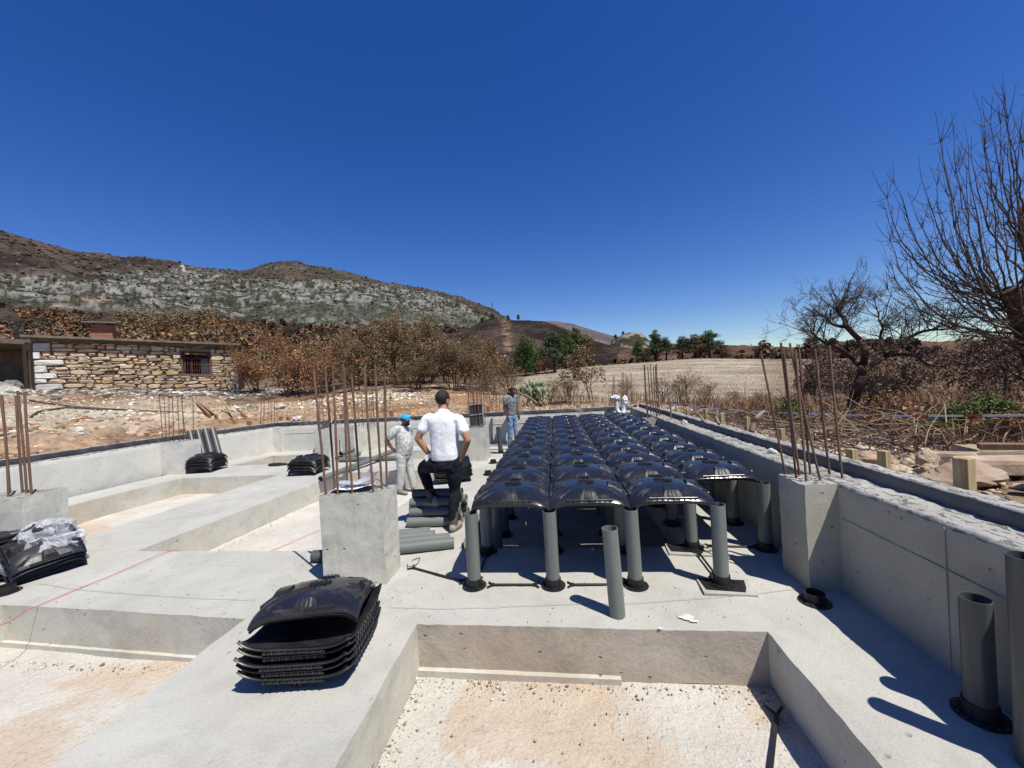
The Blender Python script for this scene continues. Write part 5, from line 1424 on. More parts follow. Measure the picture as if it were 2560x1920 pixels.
# ------------------------------------------------------------------ burnt woodland and scrub that reads as one mass
def woods(name, label, N, azr, rr, hgt, cols, per, seed, keep=None, trunks=True, lsz=.0085):
    r = np.random.default_rng(seed)
    a = np.radians(r.uniform(azr[0], azr[1], N)); q = np.sqrt(r.uniform(rr[0] ** 2, rr[1] ** 2, N)) if rr[1] < 60 else np.exp(r.uniform(math.log(rr[0]), math.log(rr[1]), N))
    x, y = np.sin(a) * q, np.cos(a) * q
    ok = np.ones(N, bool) if keep is None else keep(x, y, np.degrees(a), q)
    x, y, q, a = x[ok], y[ok], q[ok], a[ok]; n = len(x)
    z = Hs(x, y); hh = r.uniform(hgt[0], hgt[1], n)
    # three lobes per crown
    cen = np.concatenate([np.stack([x + r.normal(0, .3, n) * hh, y + r.normal(0, .3, n) * hh, z + hh * f], 1) for f in (.35, .6, .82)])
    rad = np.concatenate([np.stack([hh * k, hh * k, hh * .26], 1) for k in (.42, .36, .24)])
    C = clump_points(cen, rad, per, r, .5)
    b = np.array(cols); base = b[r.integers(0, len(b), n)] * r.uniform(.75, 1.25, (n, 1)); base = np.tile(base, (3, 1)); qq = np.tile(q, 3)
    cl = np.repeat(base, per, 0) * r.uniform(.65, 1.35, (len(C), 1))
    sz = np.repeat(qq, per) * lsz * r.uniform(.6, 1.4, len(C))
    o = link(name, leaf_mesh(name, C, sz, cl, .5, 0, r)); o['kind'] = 'stuff'; o['label'] = label
    if trunks:
        mb = MB()
        for i in range(0, n, 2):
            h_ = hh[i] * .8; mb.tube([(x[i], y[i], z[i] - .2), (x[i] + r.normal(0, .1), y[i], z[i] + h_ * .5), (x[i] + r.normal(0, .25), y[i], z[i] + h_)], [.03 * h_, .02 * h_, .008 * h_], 4, False)
        t = mb.build('burnt_trunks', M['char'], o); t['kind'] = 'stuff'
    return o
woods('burnt_woodland', 'brown and black burnt woodland below the mountain', 560, (-62, -2), (42, 190), (2.2, 4.4), TAN_ + RUST_ + DARK_ + DARK_ + OLIVE_, 85, 3, lambda x, y, a, q: ~((a > -9) & (q < 60)))
woods('burnt_scrub', 'knee-high burnt scrub between the back wall and the woodland', 170, (-38, -6), (20.5, 42), (1.2, 2.6), RUST_ + TAN_ + OLIVE_ + DARK_, 150, 4, lambda x, y, a, q: ~((a > -9.5) & (q > 22)), True, .0055)
woods('burnt_woodland', 'reddish burnt scrub behind the bare field', 150, (-6, 40), (58, 120), (1.2, 2.6), [(.14, .075, .045), (.10, .058, .036), (.18, .10, .055)] + DARK_, 40, 5, None, True, .010)
woods('burnt_thicket', 'brown burnt thicket behind the gnarled tree', 150, (25, 50), (15, 62), (.7, 1.9), DARK_ + [(.17, .11, .07), (.21, .14, .09), (.16, .12, .085)], 210, 6, lambda x, y, a, q: ~((a < 31) & (q > 16)), True, .0048)
# scorched woods climbing the foot of the mountain
pxm, pym = pix_np(PM); rm = np.hypot(PM[:, 0], PM[:, 1])
sel = np.where((pym / D > np.interp(pxm / D, [0, 300, 560, 700, 900, 1050], [672, 684, 700, 704, 708, 712])) & (pxm / D < 1060) & (pxm > -200) & (rm < 520) & (PM[:, 1] > 0))[0]
r = np.random.default_rng(19); sel = r.choice(sel, 620, p=(rm[sel] ** .7) / (rm[sel] ** .7).sum()); n = len(sel)
bz = PM[sel] + np.stack([r.normal(0, 2, n), r.normal(0, 2, n), np.zeros(n)], 1); hh = r.uniform(3, 6.5, n)
cen = np.concatenate([bz + np.stack([r.normal(0, .18, n) * hh, r.normal(0, .18, n) * hh, hh * f], 1) for f in (.35, .6, .85)]); rad = np.concatenate([np.stack([hh * k, hh * k, hh * .25], 1) for k in (.40, .36, .24)])
C = clump_points(cen, rad, 60, r, .5); b = np.array(TAN_ + RUST_ + RUST_ + DARK_ + [(.05, .038, .03), (.06, .05, .03)]); base = np.tile(b[r.integers(0, len(b), n)] * r.uniform(.7, 1.15, (n, 1)), (3, 1))
o = link('burnt_woodland', leaf_mesh('burnt_woodland', C, np.repeat(np.tile(rm[sel], 3), 60) * .0052 * r.uniform(.6, 1.4, len(C)), np.repeat(base, 60, 0) * r.uniform(.65, 1.3, (len(C), 1)), .5, 0, r)); o['kind'] = 'stuff'; o['label'] = 'scorched woods climbing the foot of the mountain'
mb = MB()
for i in range(0, n, 2):
    p = Vector(bz[i]); mb.tube([p + Vector((0, 0, -.5)), p + Vector((r.normal(0, .3), 0, hh[i] * .9))], [.14, .05], 3, False)
t = mb.build('burnt_trunks', M['char'], o); t['kind'] = 'stuff'
# dry grass and twigs along the far side of the shaded wall
def blades(name, label, N, box, hgt, cols, seed, lean=.5, wd=.006, keep=None, zf=None):
    r = np.random.default_rng(seed); x = r.uniform(box[0], box[1], N); y = r.uniform(box[2], box[3], N)
    cl = fbm(np.stack([x, y, 0 * x], 1), 1.1, 3); ok = cl > r.uniform(-.7, .5, N)
    if keep is not None: ok &= keep(x, y)
    x, y = x[ok], y[ok]; n = len(x); z = H(x, y) - .02; h = r.uniform(hgt[0], hgt[1], n)
    d = r.normal(0, lean, (n, 2)); a = r.uniform(0, math.pi, n); wv = np.stack([np.cos(a), np.sin(a), 0 * a], 1) * wd
    b = np.stack([x, y, z], 1); mid = b + np.stack([d[:, 0] * h * .3, d[:, 1] * h * .3, h * .6], 1); tp = b + np.stack([d[:, 0] * h, d[:, 1] * h, h], 1)
    V = np.stack([b - wv, b + wv, mid + wv * .8, mid - wv * .8, tp], 1).reshape(-1, 3)
    k = np.arange(n) * 5; F = np.concatenate([np.stack([k, k + 1, k + 2, k + 3], 1), np.stack([k + 3, k + 2, k + 4, k + 4], 1)])
    me = bpy.data.meshes.new(name)
    F1 = np.stack([k, k + 1, k + 2, k + 3], 1); F2 = np.stack([k + 3, k + 2, k + 4], 1)
    me.from_pydata(V.tolist(), [], F1.tolist() + F2.tolist()); me.materials.append(M['leaf'])
    c = np.ones((len(V), 4), np.float32); c[:, :3] = np.repeat(colset(cols, n, r), 5, 0)
    at_ = me.color_attributes.new('tint', 'FLOAT_COLOR', 'POINT'); at_.data.foreach_set('color', c.ravel())
    o = link(name, me); o['kind'] = 'stuff'; o['label'] = label
    return o
blades('dry_grass', 'dry red-brown grass and stalks beyond the shaded wall', 15000, (3.0, 13, 4.2, 15), (.1, .42), [(.27, .15, .085), (.22, .12, .07), (.32, .22, .13), (.16, .10, .065)], 11, .6, .007, lambda x, y: (x > 3.3 + .3 * np.sin(y * 3)) & ~((x > 4.4) & (x < 7.2) & (y > 3.9) & (y < 5.7) & (x * .6 > y - .6)))
blades('dry_grass', 'tall dry stalks behind the far end of the walls', 1700, (-3, 9, 12.6, 17), (.2, .7), [(.2, .12, .07), (.26, .17, .1), (.14, .085, .055)], 12, .5, .008)
blades('dry_grass', 'straw stubble on the bare field', 16000, (-4, 26, 18, 48), (.06, .2), [(.42, .33, .2), (.34, .25, .15), (.5, .42, .28)], 13, .9, .012)
# brush pile of dead twigs
def twigs(name, label, N, box, L, seed, mat, zup=.15, rad=.006):
    r = np.random.default_rng(seed); mb = MB()
    for k in range(N):
        x, y = r.uniform(box[0], box[1]), r.uniform(box[2], box[3]); z = float(H(np.array([x]), np.array([y]))[0]) + r.uniform(0, zup)
        d = Vector((r.normal(), r.normal(), r.normal(0, .28))).normalized() * r.uniform(*L); p = Vector((x, y, z)); q = p + d; q.z = max(q.z, z - .05)
        mb.tube([p, (p + q) / 2 + Vector(r.normal(0, .05, 3)), q], [rad, rad * .8, rad * .4], 3, False)
    o = mb.build(name, M[mat]); o['kind'] = 'stuff'; o['label'] = label
twigs('dead_twigs', 'dark dead twigs heaped behind the stakes of the shaded wall', 420, (2.95, 4.6, 4.4, 9.5), (.3, .9), 21, 'twig')
twigs('dead_twigs', 'pale arching dry stems behind the near pilaster bars', 130, (3.2, 4.6, 4.6, 6.4), (.4, .9), 22, 'twigpale', .3)
twigs('dead_twigs', 'dead branches at the foot of the tan burnt trees', 260, (-9, 0, 17.5, 20.5), (.6, 1.6), 23, 'twig', .4, .012)
# rubble
def rubble(name, label, N, pos, size, cols, seed, flat=.6):
    r = np.random.default_rng(seed); ico = MB(); ico.blob((0, 0, 0), 1, None, 6, 4); U = np.array(ico.v); Fi = [f for f in ico.f]
    x, y = pos(r, N); n = len(x); z = H(x, y); s = r.uniform(size[0], size[1], n) * r.choice([.5, .7, 1, 1.4], n, p=[.35, .3, .25, .1])
    V = np.empty((n, len(U), 3)); kk = r.uniform(.7, 1.25, (n, len(U), 1)); V[:] = U * kk
    sc_ = np.stack([s * r.uniform(.7, 1.4, n), s * r.uniform(.6, 1.1, n), s * flat * r.uniform(.6, 1.1, n)], 1); V *= sc_[:, None]
    a = r.uniform(0, 6.3, n); ca, sa = np.cos(a), np.sin(a); X = V[:, :, 0] * ca[:, None] - V[:, :, 1] * sa[:, None]; Y = V[:, :, 0] * sa[:, None] + V[:, :, 1] * ca[:, None]
    tl = r.normal(0, .25, (n, 1)); Zz = V[:, :, 2] + X * tl
    V = np.stack([X + x[:, None], Y + y[:, None], Zz + (z + s * .12)[:, None]], 2).reshape(-1, 3)
    F0 = np.array(Fi); F = (F0[None] + (np.arange(n) * len(U))[:, None, None]).reshape(-1, 4)
    o = link(name, np_mesh(name, V, F, M['rubblemat'], False, np.repeat(colset(cols, n, r), len(U), 0))); o['kind'] = 'stuff'; o['label'] = label
STONE = [(.42, .36, .27), (.5, .45, .36), (.33, .22, .14), (.55, .52, .46), (.38, .29, .2)]
def reg(fn):
    def g_(r, N):
        x, y = fn(r, N); ok = ~inside(x, y, .55); return x[ok], y[ok]
    return g_
rubble('rubble', 'broken stone and rubble beyond the shaded wall', 5200, reg(lambda r, N: (2.72 + np.abs(r.normal(0, 1.1, N)), r.uniform(0, 11.5, N))), (.012, .055), [(.36, .27, .19), (.42, .33, .24), (.26, .17, .12), (.3, .25, .2), (.48, .42, .34)], 31, .5)
rubble('rubble', 'pale stones scattered on the dirt behind the back wall', 4500, reg(lambda r, N: (r.uniform(-11, 1.5, N), 12.3 + np.abs(r.normal(0, 2.6, N)))), (.015, .055), STONE[:1] + [(.36, .22, .13), (.3, .18, .1), (.4, .28, .18), (.42, .3, .2)], 32)
rubble('rubble', 'stones in the cut bank above the sunlit wall', 4200, reg(lambda r, N: (-10.6 - np.abs(r.normal(0, 1.6, N)), r.uniform(2, 13, N))), (.02, .10), STONE[:1] + [(.28, .16, .09), (.36, .22, .13), (.22, .13, .08), (.30, .2, .13), (.24, .18, .13)], 33)
def foot_house(r, N):
    t = r.uniform(-.3, 1.35, N); o_ = np.abs(r.normal(0, 1.0, N)) + .2
    return P1b.x + (P2b.x - P1b.x) * t + nrm_.x * o_, P1b.y + (P2b.y - P1b.y) * t + nrm_.y * o_
rubble('rubble', 'sooty rubble along the foot of the stone house', 2600, foot_house, (.04, .15), [(.16, .14, .12), (.24, .2, .17), (.34, .3, .25), (.5, .47, .42), (.1, .085, .07)], 34, .5)
rubble('rubble', 'white stone heap between the house and the tan trees', 1200, lambda r, N: (r.normal(-8.2, 1.6, N), r.normal(16.6, .9, N)), (.03, .11), [(.5, .45, .37), (.55, .52, .45), (.45, .36, .25), (.36, .24, .15)], 35, .55)
def bench(r, N): return r.uniform(-21, -10.5, N), r.uniform(8, 17, N)
rubble('gravel', 'small pale gravel on the dirt bench before the house', 2200, reg(bench), (.02, .07), [(.55, .5, .4), (.5, .42, .31), (.4, .3, .2)], 36)
for k, (px, py, d_, s, lab, mt) in enumerate([(340, 1075, 10.3, .42, 'large dark-bottomed boulder on the bank above the sunlit wall', 'rock'), (195, 1075, 9.8, .28, 'pale upright stone in the bank above the sunlit wall', 'lime'), (22, 986, 16.6, .62, 'round white boulder in the sooty rubble by the annex', 'lime'), (25, 957, 17.6, .8, 'grey boulder on the heap before the dark annex', 'darkrock'), (2, 968, 17.2, .8, 'grey boulder at the picture edge before the annex', 'darkrock'), (590, 1022, 15.2, .28, 'white rock on the bank above the yellow plank', 'lime'), (632, 1003, 16.5, .3, 'grey rock in front of the orange bush', 'darkrock'), (700, 1008, 16, .34, 'white rock beside the wall corner bars', 'lime'), (745, 1038, 13.4, .28, 'white rock by the pale stake', 'lime')]):
    p = atD(px, py, d_); gz = float(H(np.array([p.x]), np.array([p.y]))[0])
    rock(lab, (p.x, p.y, gz + s * .2), (s * 1.2, s, s * .8), k * .7, 50 + k, False, mt)
# shrubs dotting the mountain
r = np.random.default_rng(77); idx = r.choice(np.where((PM[:, 1] > 0) & (PM[:, 2] > 12))[0], 9000)
C0 = PM[idx] + r.normal(0, 4, (9000, 3)) * np.array([1, 1, 0]); sz = r.uniform(1.5, 4.2, 9000) * np.clip(np.hypot(C0[:, 0], C0[:, 1]) / 900, .35, 1.3)
octv = np.array([(1, 0, 0), (-1, 0, 0), (0, 1, 0), (0, -1, 0), (0, 0, 1), (0, 0, -.4)]); octf = np.array([(0, 2, 4), (2, 1, 4), (1, 3, 4), (3, 0, 4), (2, 0, 5), (1, 2, 5), (3, 1, 5), (0, 3, 5)])
V = (C0[:, None] + octv[None] * sz[:, None, None] * r.uniform(.6, 1.2, (9000, 6, 1))).reshape(-1, 3); F = (octf[None] + (np.arange(9000) * 6)[:, None, None]).reshape(-1, 3)
bro = CM[idx][:, 0] > CM[idx][:, 1] * 1.28
cc = np.where(bro[:, None], colset([(.10, .064, .042), (.07, .05, .036), (.13, .085, .05)], 9000, r), colset([(.04, .046, .024), (.055, .055, .03), (.07, .062, .036)], 9000, r))
o = link('mountain_scrub', np_mesh('mountain_scrub', V, F, M['leaf'], False, np.repeat(cc, 6, 0))); o['kind'] = 'stuff'; o['label'] = 'scrub dotting the mountainside'

# ------------------------------------------------------------------ bare trees on the right
def poly_branch(mb, pts, r0, r1, Yd, jit, r, sides=7):
    n = len(pts); out = []
    for k, (px, py) in enumerate(pts):
        out.append(atY(px, py, Yd + jit * math.sin(2.1 * k + pts[0][0])))
    sm_ = smooth_path(out, 4); m = len(sm_)
    mb.tube(sm_, [r0 + (r1 - r0) * i / (m - 1) for i in range(m)], sides)
    return sm_
G = lambda x, y: (1900 + x * .30137, 640 + y * .30137)
r = np.random.default_rng(5); YT = 8.2
t = thing('gnarled_tree', 'bare gnarled tree with a leaning dark trunk behind the barrier tape', 'tree', atY(*G(735, 1400), YT))
org = t.location.copy()
mb = MB()
limbs = [([(735, 1440), (745, 1330), (780, 1180), (815, 1080), (850, 960)], .115, .068), ([(850, 960), (862, 860), (872, 770), (830, 700), (760, 630), (712, 570), (700, 520), (650, 470), (640, 420), (670, 392), (720, 378)], .062, .022),
         ([(842, 935), (790, 880), (720, 810), (640, 755), (560, 735), (490, 690), (440, 645), (395, 612)], .045, .014), ([(860, 960), (930, 900), (1010, 850), (1090, 800), (1190, 715), (1290, 650), (1400, 615), (1560, 605), (1640, 560)], .052, .014),
         ([(900, 930), (1000, 860), (1090, 825), (1230, 815), (1310, 835), (1360, 885), (1480, 915), (1620, 905)], .045, .012), ([(705, 590), (640, 578), (580, 550), (525, 497), (440, 497)], .035, .014), ([(1045, 830), (1010, 740), (1000, 650), (1020, 590), (985, 530), (990, 460)], .03, .01),
         ([(900, 1250), (960, 1210), (1040, 1150), (1140, 1090)], .03, .01), ([(850, 1360), (890, 1230), (940, 1140), (1010, 1060)], .05, .015), ([(960, 1400), (1000, 1290), (1060, 1200)], .04, .012)]
paths = []
for pts, a, b in limbs: paths.append(poly_branch(mb, [G(*p) for p in pts], a, b, YT, .25, r))
mb.v = [tuple(Vector(p) - org) for p in mb.v]; mb.build('trunk', M['bark'], t, smooth=True)
mb = MB(); tips = []
E_ = None
def spray(path, lo, hi, n, L, ups=.25, dirb=(0, 0, 0), depth=2, rad=.008, kids=(2, 4)):
    for q in range(n):
        k = int(r.uniform(lo, hi) * (len(path) - 1)); p = path[k]
        d = Vector((r.normal(0, .8) + dirb[0], r.normal(0, .8) + dirb[1], r.uniform(-.1, 1) + dirb[2]))
        grow(mb, p, d, L * r.uniform(.6, 1.2), rad, depth, r, tips, .3, ups, kids, 4, .62, 4, .0022)
spray(paths[1], .62, 1.0, 15, .62, .1, (.5, 0, .3), 3, .011); spray(paths[1], .35, .7, 10, .5, .1, (.6, 0, .4), 3); spray(paths[2], .5, 1, 18, .55, .15, (-.5, 0, .4), 3, .01)
spray(paths[5], .3, 1, 11, .5, .1, (-.3, 0, .6), 3, .009); spray(paths[6], .3, 1, 14, .55, .1, (.4, 0, .4), 3, .009); spray(paths[3], .3, 1, 22, .6, .1, (.5, 0, .5), 3, .010); spray(paths[4], .2, 1, 9, .5, -.1, (.4, 0, -.3), 2); spray(paths[7], .3, 1, 5, .5); spray(paths[8], .4, 1, 6, .5); spray(paths[9], .4, 1, 5, .5)
mb.v = [tuple(Vector(p) - org) for p in mb.v]; mb.build('twigs', M['twig'], t)
# fan-shaped tree at the picture edge
YF = 7.4
t = thing('bare_tree', 'tall bare tree with a fan of upswept shoots at the picture edge', 'tree', atY(2640, 1110, YF)); org = t.location.copy()
Q = lambda x, y: (1860 + x * .49435, 180 + y * .49435)
mb = MB()
tr1 = poly_branch(mb, [(2665, 1130), (2640, 1000), (2600, 900), (2570, 830), (2545, 770), (2520, 725)], .24, .11, YF, .1, r, 9)
tr2 = poly_branch(mb, [(2600, 900), (2590, 800), (2600, 700), (2570, 600), (2560, 520)], .15, .07, YF, .15, r, 8)
mb.v = [tuple(Vector(p) - org) for p in mb.v]; mb.build('trunk', M['bark'], t, smooth=True)
mb = MB(); tips = []
ends = [(700, 640), (720, 560), (760, 460), (790, 590), (830, 590), (872, 430), (900, 520), (945, 470), (970, 200), (1000, 320), (1020, 560), (1045, 200), (1060, 420), (1090, 380), (1125, 260), (1150, 330), (1170, 90), (1185, 240), (1210, 120), (1245, 130), (1260, 300), (1290, 150), (1315, 0), (1320, 90), (1345, 270), (1370, 180), (1400, 230), (1420, 300), (1450, 60), (1480, 200), (1510, 100), (1550, 20), (1600, 120), (1650, 60), (1700, 180),
        (700, 850), (725, 770), (745, 930), (780, 830), (800, 700), (720, 1070), (790, 1010), (860, 890), (880, 700), (930, 640), (985, 640), (1040, 620), (1100, 560), (1130, 480), (1200, 420), (1230, 520), (1180, 640), (880, 1130), (960, 1180), (1050, 1200), (850, 1040), (930, 820), (1000, 760), (1080, 700)]
for (ex, ey) in ends:
    E_ = Vector(atY(*Q(ex, ey), YF + r.uniform(-1.6, 1.6) if ex > 1000 else YF + r.uniform(-.8, .8)))
    src = tr1 if (ex < 1150 or r.uniform() < .4) else tr2
    s = src[int(r.uniform(.45, 1) * (len(src) - 1))]
    hx = E_ - s; c = s + Vector((hx.x * r.uniform(.72, .95), hx.y * .8, hx.z * r.uniform(.02, .22) - .05))
    pts = [Vector(s) * ((1 - u) ** 2) + Vector(c) * (2 * u * (1 - u)) + Vector(E_) * (u * u) for u in map(float, np.linspace(0, 1, 14))]
    pts = [p + Vector(r.normal(0, .015, 3)) for p in pts]
    L = hx.length; r0 = .007 + .0038 * L
    mb.tube(pts, [r0 * (1 - .88 * i / 13) for i in range(14)], 5, False)
    for q in range(int(6 + 3.5 * L)):
        k = int(r.integers(3, 13)); p = pts[k]; dd = Vector(pts[min(k + 1, 13)] - pts[k - 1]).normalized(); ax = Vector(r.normal(size=3)); nd = (dd * .7 + ax * .5).normalized()
        ln = r.uniform(.12, .42); e = p + nd * ln + Vector((0, 0, ln * .25)); mb.tube([p, p + nd * ln * .5, e], [.0055, .004, .002], 3, False)
        if r.uniform() < .5: mb.tube([p + nd * ln * .5, p + nd * ln * .5 + Vector(r.normal(0, .07, 3)) + Vector((0, 0, .06))], [.003, .0018], 3, False)
low = [(760, 1090), (900, 1250), (1000, 1310), (1100, 1420), (980, 1330), (1130, 1350), (1250, 1480), (1050, 1290), (1200, 1250), (1150, 1180)]
for (ex, ey) in low:
    E_ = Vector(atY(*Q(ex, ey), YF + r.uniform(-.6, .6))); s = tr1[int(r.uniform(.2, .7) * (len(tr1) - 1))]; c = s + (E_ - s) * .5 + Vector((0, 0, r.uniform(-.1, .25)))
    pts = [Vector(s) * ((1 - u) ** 2) + Vector(c) * (2 * u * (1 - u)) + Vector(E_) * (u * u) for u in map(float, np.linspace(0, 1, 12))]; mb.tube(pts, [.017 * (1 - .85 * i / 11) for i in range(12)], 5, False)
    for q in range(16):
        k = int(r.integers(3, 12)); grow(mb, pts[k], Vector((r.normal(-.3, .7), r.normal(0, .7), r.normal(.1, .6))), r.uniform(.2, .5), .006, 1, r, tips, .3, .05, (1, 3), 3, .6, 3, .002)
mb.v = [tuple(Vector(p) - org) for p in mb.v]; mb.build('shoots', M['twig'], t)
# green plants by the slabs
gb = make_bush(90, .62, .9, LIME_, 2600, .055, 2, 12, 'twigpale', .18, .1, 1.2)
for k, (px, py, d_, s, lab) in enumerate([(2330, 1128, 4.9, .55, 'green plant at the barrier tape, the one nearest the dry stalks'), (2420, 1132, 4.9, .66, 'green plant in the middle of the clump by the slabs'), (2520, 1130, 4.7, .72, 'green plant of the clump nearest the picture edge'), (2470, 1095, 5.7, .8, 'green plant at the back of the clump by the slabs'), (1965, 1078, 6.6, .8, 'dull green plant behind the near pilaster bars')]):
    p = atD(px, py, d_); p.z = float(H(np.array([p.x]), np.array([p.y]))[0]) - .03
    place_bush(gb, 'green_plant', lab, 'bush', p, (s, s, s), k * 1.3, 'green plants beyond the shaded wall')
rb = make_bush(91, .5, .7, [(.25, .13, .05), (.3, .2, .1), (.17, .09, .04)], 1200, .05, 2, 10, 'twigpale', .16, .1, 1.2)
for k, (px, py, d_, s, lab) in enumerate([(2545, 1150, 4.3, 1.0, 'orange-brown dry plant before the green clump'), (2250, 1120, 5.4, 1.1, 'pale dry plant left of the green clump'), (2180, 1115, 5.8, 1.0, 'reddish dry plant behind the second stake')]):
    p = atD(px, py, d_); p.z = float(H(np.array([p.x]), np.array([p.y]))[0]) - .03
    place_bush(rb, 'dry_shrub', lab, 'bush', p, (s, s, s), k * 2.1, 'dry shrubs beyond the shaded wall')
# prickly pear
pb = MB(); pb.blob((0, 0, .11), (.085, .022, .12), None, 10, 7); PAD = pb.mesh('pad', M['cactus'], True)
p = on_ground(1152, 872, 14.6); t = thing('prickly_pear', 'half-burnt prickly pear with pale pads to the right of the far man', 'cactus', p)
r = np.random.default_rng(8)
frontier = [(Vector((r.normal(0, .33), r.normal(0, .15), .05)), Euler((r.normal(0, .4), r.normal(0, .4), r.uniform(0, 6)))) for _ in range(10)]; cnt = 0
while frontier and cnt < 190:
    b, e = frontier.pop(0); s = r.uniform(.75, 1.15); o = link('pad', PAD, t, b, e); o.scale = (s, s, s); cnt += 1
    tip = b + e.to_matrix() @ Vector((r.uniform(-.04, .04), 0, .21 * s))
    if tip.z < 1.55:
        for q in range(int(r.choice([1, 2, 2, 2]))): frontier.append((tip - Vector((0, 0, .01)), Euler((r.normal(0, .42), r.normal(0, .42), r.uniform(0, 6)))))
branch_thing('dead grey branch leaning across the prickly pear', [atD(1342, 1008, 13.6), atD(1325, 995, 13.5), atD(1305, 985, 13.4), atD(1292, 980, 13.4)], .045, 'twigpale')
# hoses on the bench
def gpt(px, py, Dp, dz=.03): q = atD(px, py, Dp); q.z = float(H(np.array([q.x]), np.array([q.y]))[0]) + dz; return q
wire('black hose lying along the dirt bench before the house', [gpt(75, 1007, 15.5), gpt(120, 1015, 15), gpt(200, 1017, 14.8), gpt(300, 1017, 14.8), gpt(400, 1024, 14.6), gpt(500, 1031, 14.2)], .035, 'hose', 'hose', 'hose', 6)
wire('second black hose branching down the bench towards the bank', [gpt(78, 1053, 11.6), gpt(95, 1036, 12.6), gpt(130, 1024, 13.6), gpt(180, 1018, 14.4), gpt(270, 1024, 14.3)], .035, 'hose', 'hose', 'hose', 6)

# stakes and planks stand on the ground found there
for o, h in GROUNDED:
    if o.location.x < 2.3:
        gz = float(H(np.array([o.location.x]), np.array([o.location.y]))[0]); o.location.z = o.location.z if o.location.z > gz - .1 else gz - max(0, h - .13)
for o in PLANKS:
    gz = float(H(np.array([o.location.x]), np.array([o.location.y]))[0]); o.location.z = max(o.location.z, gz + .10)

# ------------------------------------------------------------------ stone house
U2 = Vector((P2b.x - P1b.x, P2b.y - P1b.y, 0)); LEN = U2.length; U2.normalize(); NF = Vector((U2.y, -U2.x, 0))   # NF points to the camera
ANG = math.atan2(U2.y, U2.x)
def HB(s): return P1b.z + (P2b.z - P1b.z) * s
def HT(s): return P1t.z + (P2t.z - P1t.z) * s
def HP(s, v, out=0.0): return Vector((P1b.x, P1b.y, 0)) + U2 * (LEN * s) + NF * out + Vector((0, 0, HB(s) + (HT(s) - HB(s)) * v))
house = thing('stone_house', 'old flat-roofed stone house with one barred window', 'house')
S0, S1, V0, V1 = .690, .836, .36, .885
def wall_block(name, s0, s1, v0, v1, th=.42, mat='mortar'):
    f = [HP(s0, v0), HP(s1, v0), HP(s1, v1), HP(s0, v1)]; b = [p - NF * th for p in f]
    mb = MB(); mb.add(f + b, [(0, 1, 2, 3), (7, 6, 5, 4), (0, 4, 5, 1), (3, 2, 6, 7), (0, 3, 7, 4), (1, 5, 6, 2)]); return mb.build(name, M[mat], house)
wall_block('wall', 0, S0, -.1, 1); wall_block('wall', S1, 1, -.1, 1); wall_block('wall', S0, S1, -.1, V0); wall_block('wall', S0, S1, V1, 1)
mb = MB(); bk = 5.2
a, b = HP(1, -.1) - NF * .42, HP(1, 1) - NF * .42; mb.add([a, a - NF * bk, b - NF * bk, b, a - U2 * .4, a - U2 * .4 - NF * bk, b - U2 * .4 - NF * bk, b - U2 * .4], [(0, 1, 2, 3), (7, 6, 5, 4), (0, 3, 7, 4), (1, 5, 6, 2)]); mb.build('side_wall', M['mortar'], house)
mb = MB(); a, b = HP(0, -.1) - NF * bk, HP(1, -.1) - NF * bk; c, d_ = HP(1, 1) - NF * bk, HP(0, 1) - NF * bk; mb.add([a, b, c, d_], [(0, 1, 2, 3)]); mb.build('back_wall', M['plaster'], house)
# stones: eight-sided faces with a chamfer, shared between the courses
def stone_mesh(seed, mat, blocky=.0):
    r = np.random.default_rng(seed); n = 8
    base = [(-.5, -.28), (-.36, -.5), (.3, -.5), (.5, -.3), (.5, .26), (.34, .5), (-.3, .5), (-.5, .3)]
    base = [(max(-.5, min(.5, x * (1 + blocky * .3) + r.normal(0, .05))), max(-.5, min(.5, z * (1 + blocky * .3) + r.normal(0, .06)))) for x, z in base]
    vs = [(x, .5, z) for x, z in base] + [(x, -.15, z) for x, z in base] + [(x * .82 + r.normal(0, .02), -.5 + r.normal(0, .1), z * .8 + r.normal(0, .02)) for x, z in base]
    fs = [tuple(16 + i for i in range(n))]
    for q in range(2):
        for i in range(n): j = (i + 1) % n; fs.append((q * 8 + i, q * 8 + j, q * 8 + 8 + j, q * 8 + 8 + i))
    mb = MB(); mb.add(vs, fs); return mb.mesh('stone', M[mat])
def stonemat(name, a, b, c):
    t = NT(name); co = t.coord('Object'); wco = t.coord('World')
    k = t.ramp(t.noise(co, 2.2, 6, .65, .3), [(.3, a), (.52, b), (.75, c)])
    oi = t.n('ObjectInfo').outputs['Random']; hsv = t.n('HueSaturation'); t.l(k, hsv.inputs['Color'])
    t.l(t.math('ADD', t.math('MULTIPLY', oi, .6), .68), hsv.inputs['Value']); t.l(t.math('ADD', t.math('MULTIPLY', t.math('FRACT', t.math('MULTIPLY', oi, 7.3)), .03), .480), hsv.inputs['Hue'])
    t.l(t.math('ADD', t.math('MULTIPLY', t.math('FRACT', t.math('MULTIPLY', oi, 3.7)), .5), .7), hsv.inputs['Saturation'])
    soot = t.ramp(t.noise(t.coord('World', (.55, .55, .22)), 1.15, 4, .6, .4), [(.56, 1.0), (.68, .45)])
    t.col(t.mix(1.0, hsv.outputs[0], soot, 'MULTIPLY')).set(.92, .15); t.bump(t.noise(wco, 26, 6, .7), .6, .03); return t.m
M['stone'] = stonemat('wall_stone', (.36, .245, .14), (.48, .37, .235), (.58, .49, .36)); M['quoin'] = stonemat('white_quoin', (.55, .53, .47), (.62, .60, .55), (.68, .66, .62))
STM = [stone_mesh(100 + k, 'stone') for k in range(10)]; QM = [stone_mesh(140 + k, 'quoin', 1.0) for k in range(3)]
r = np.random.default_rng(42); rest = MB(); placed = 0; rects = []
v = 0.0
courses = []
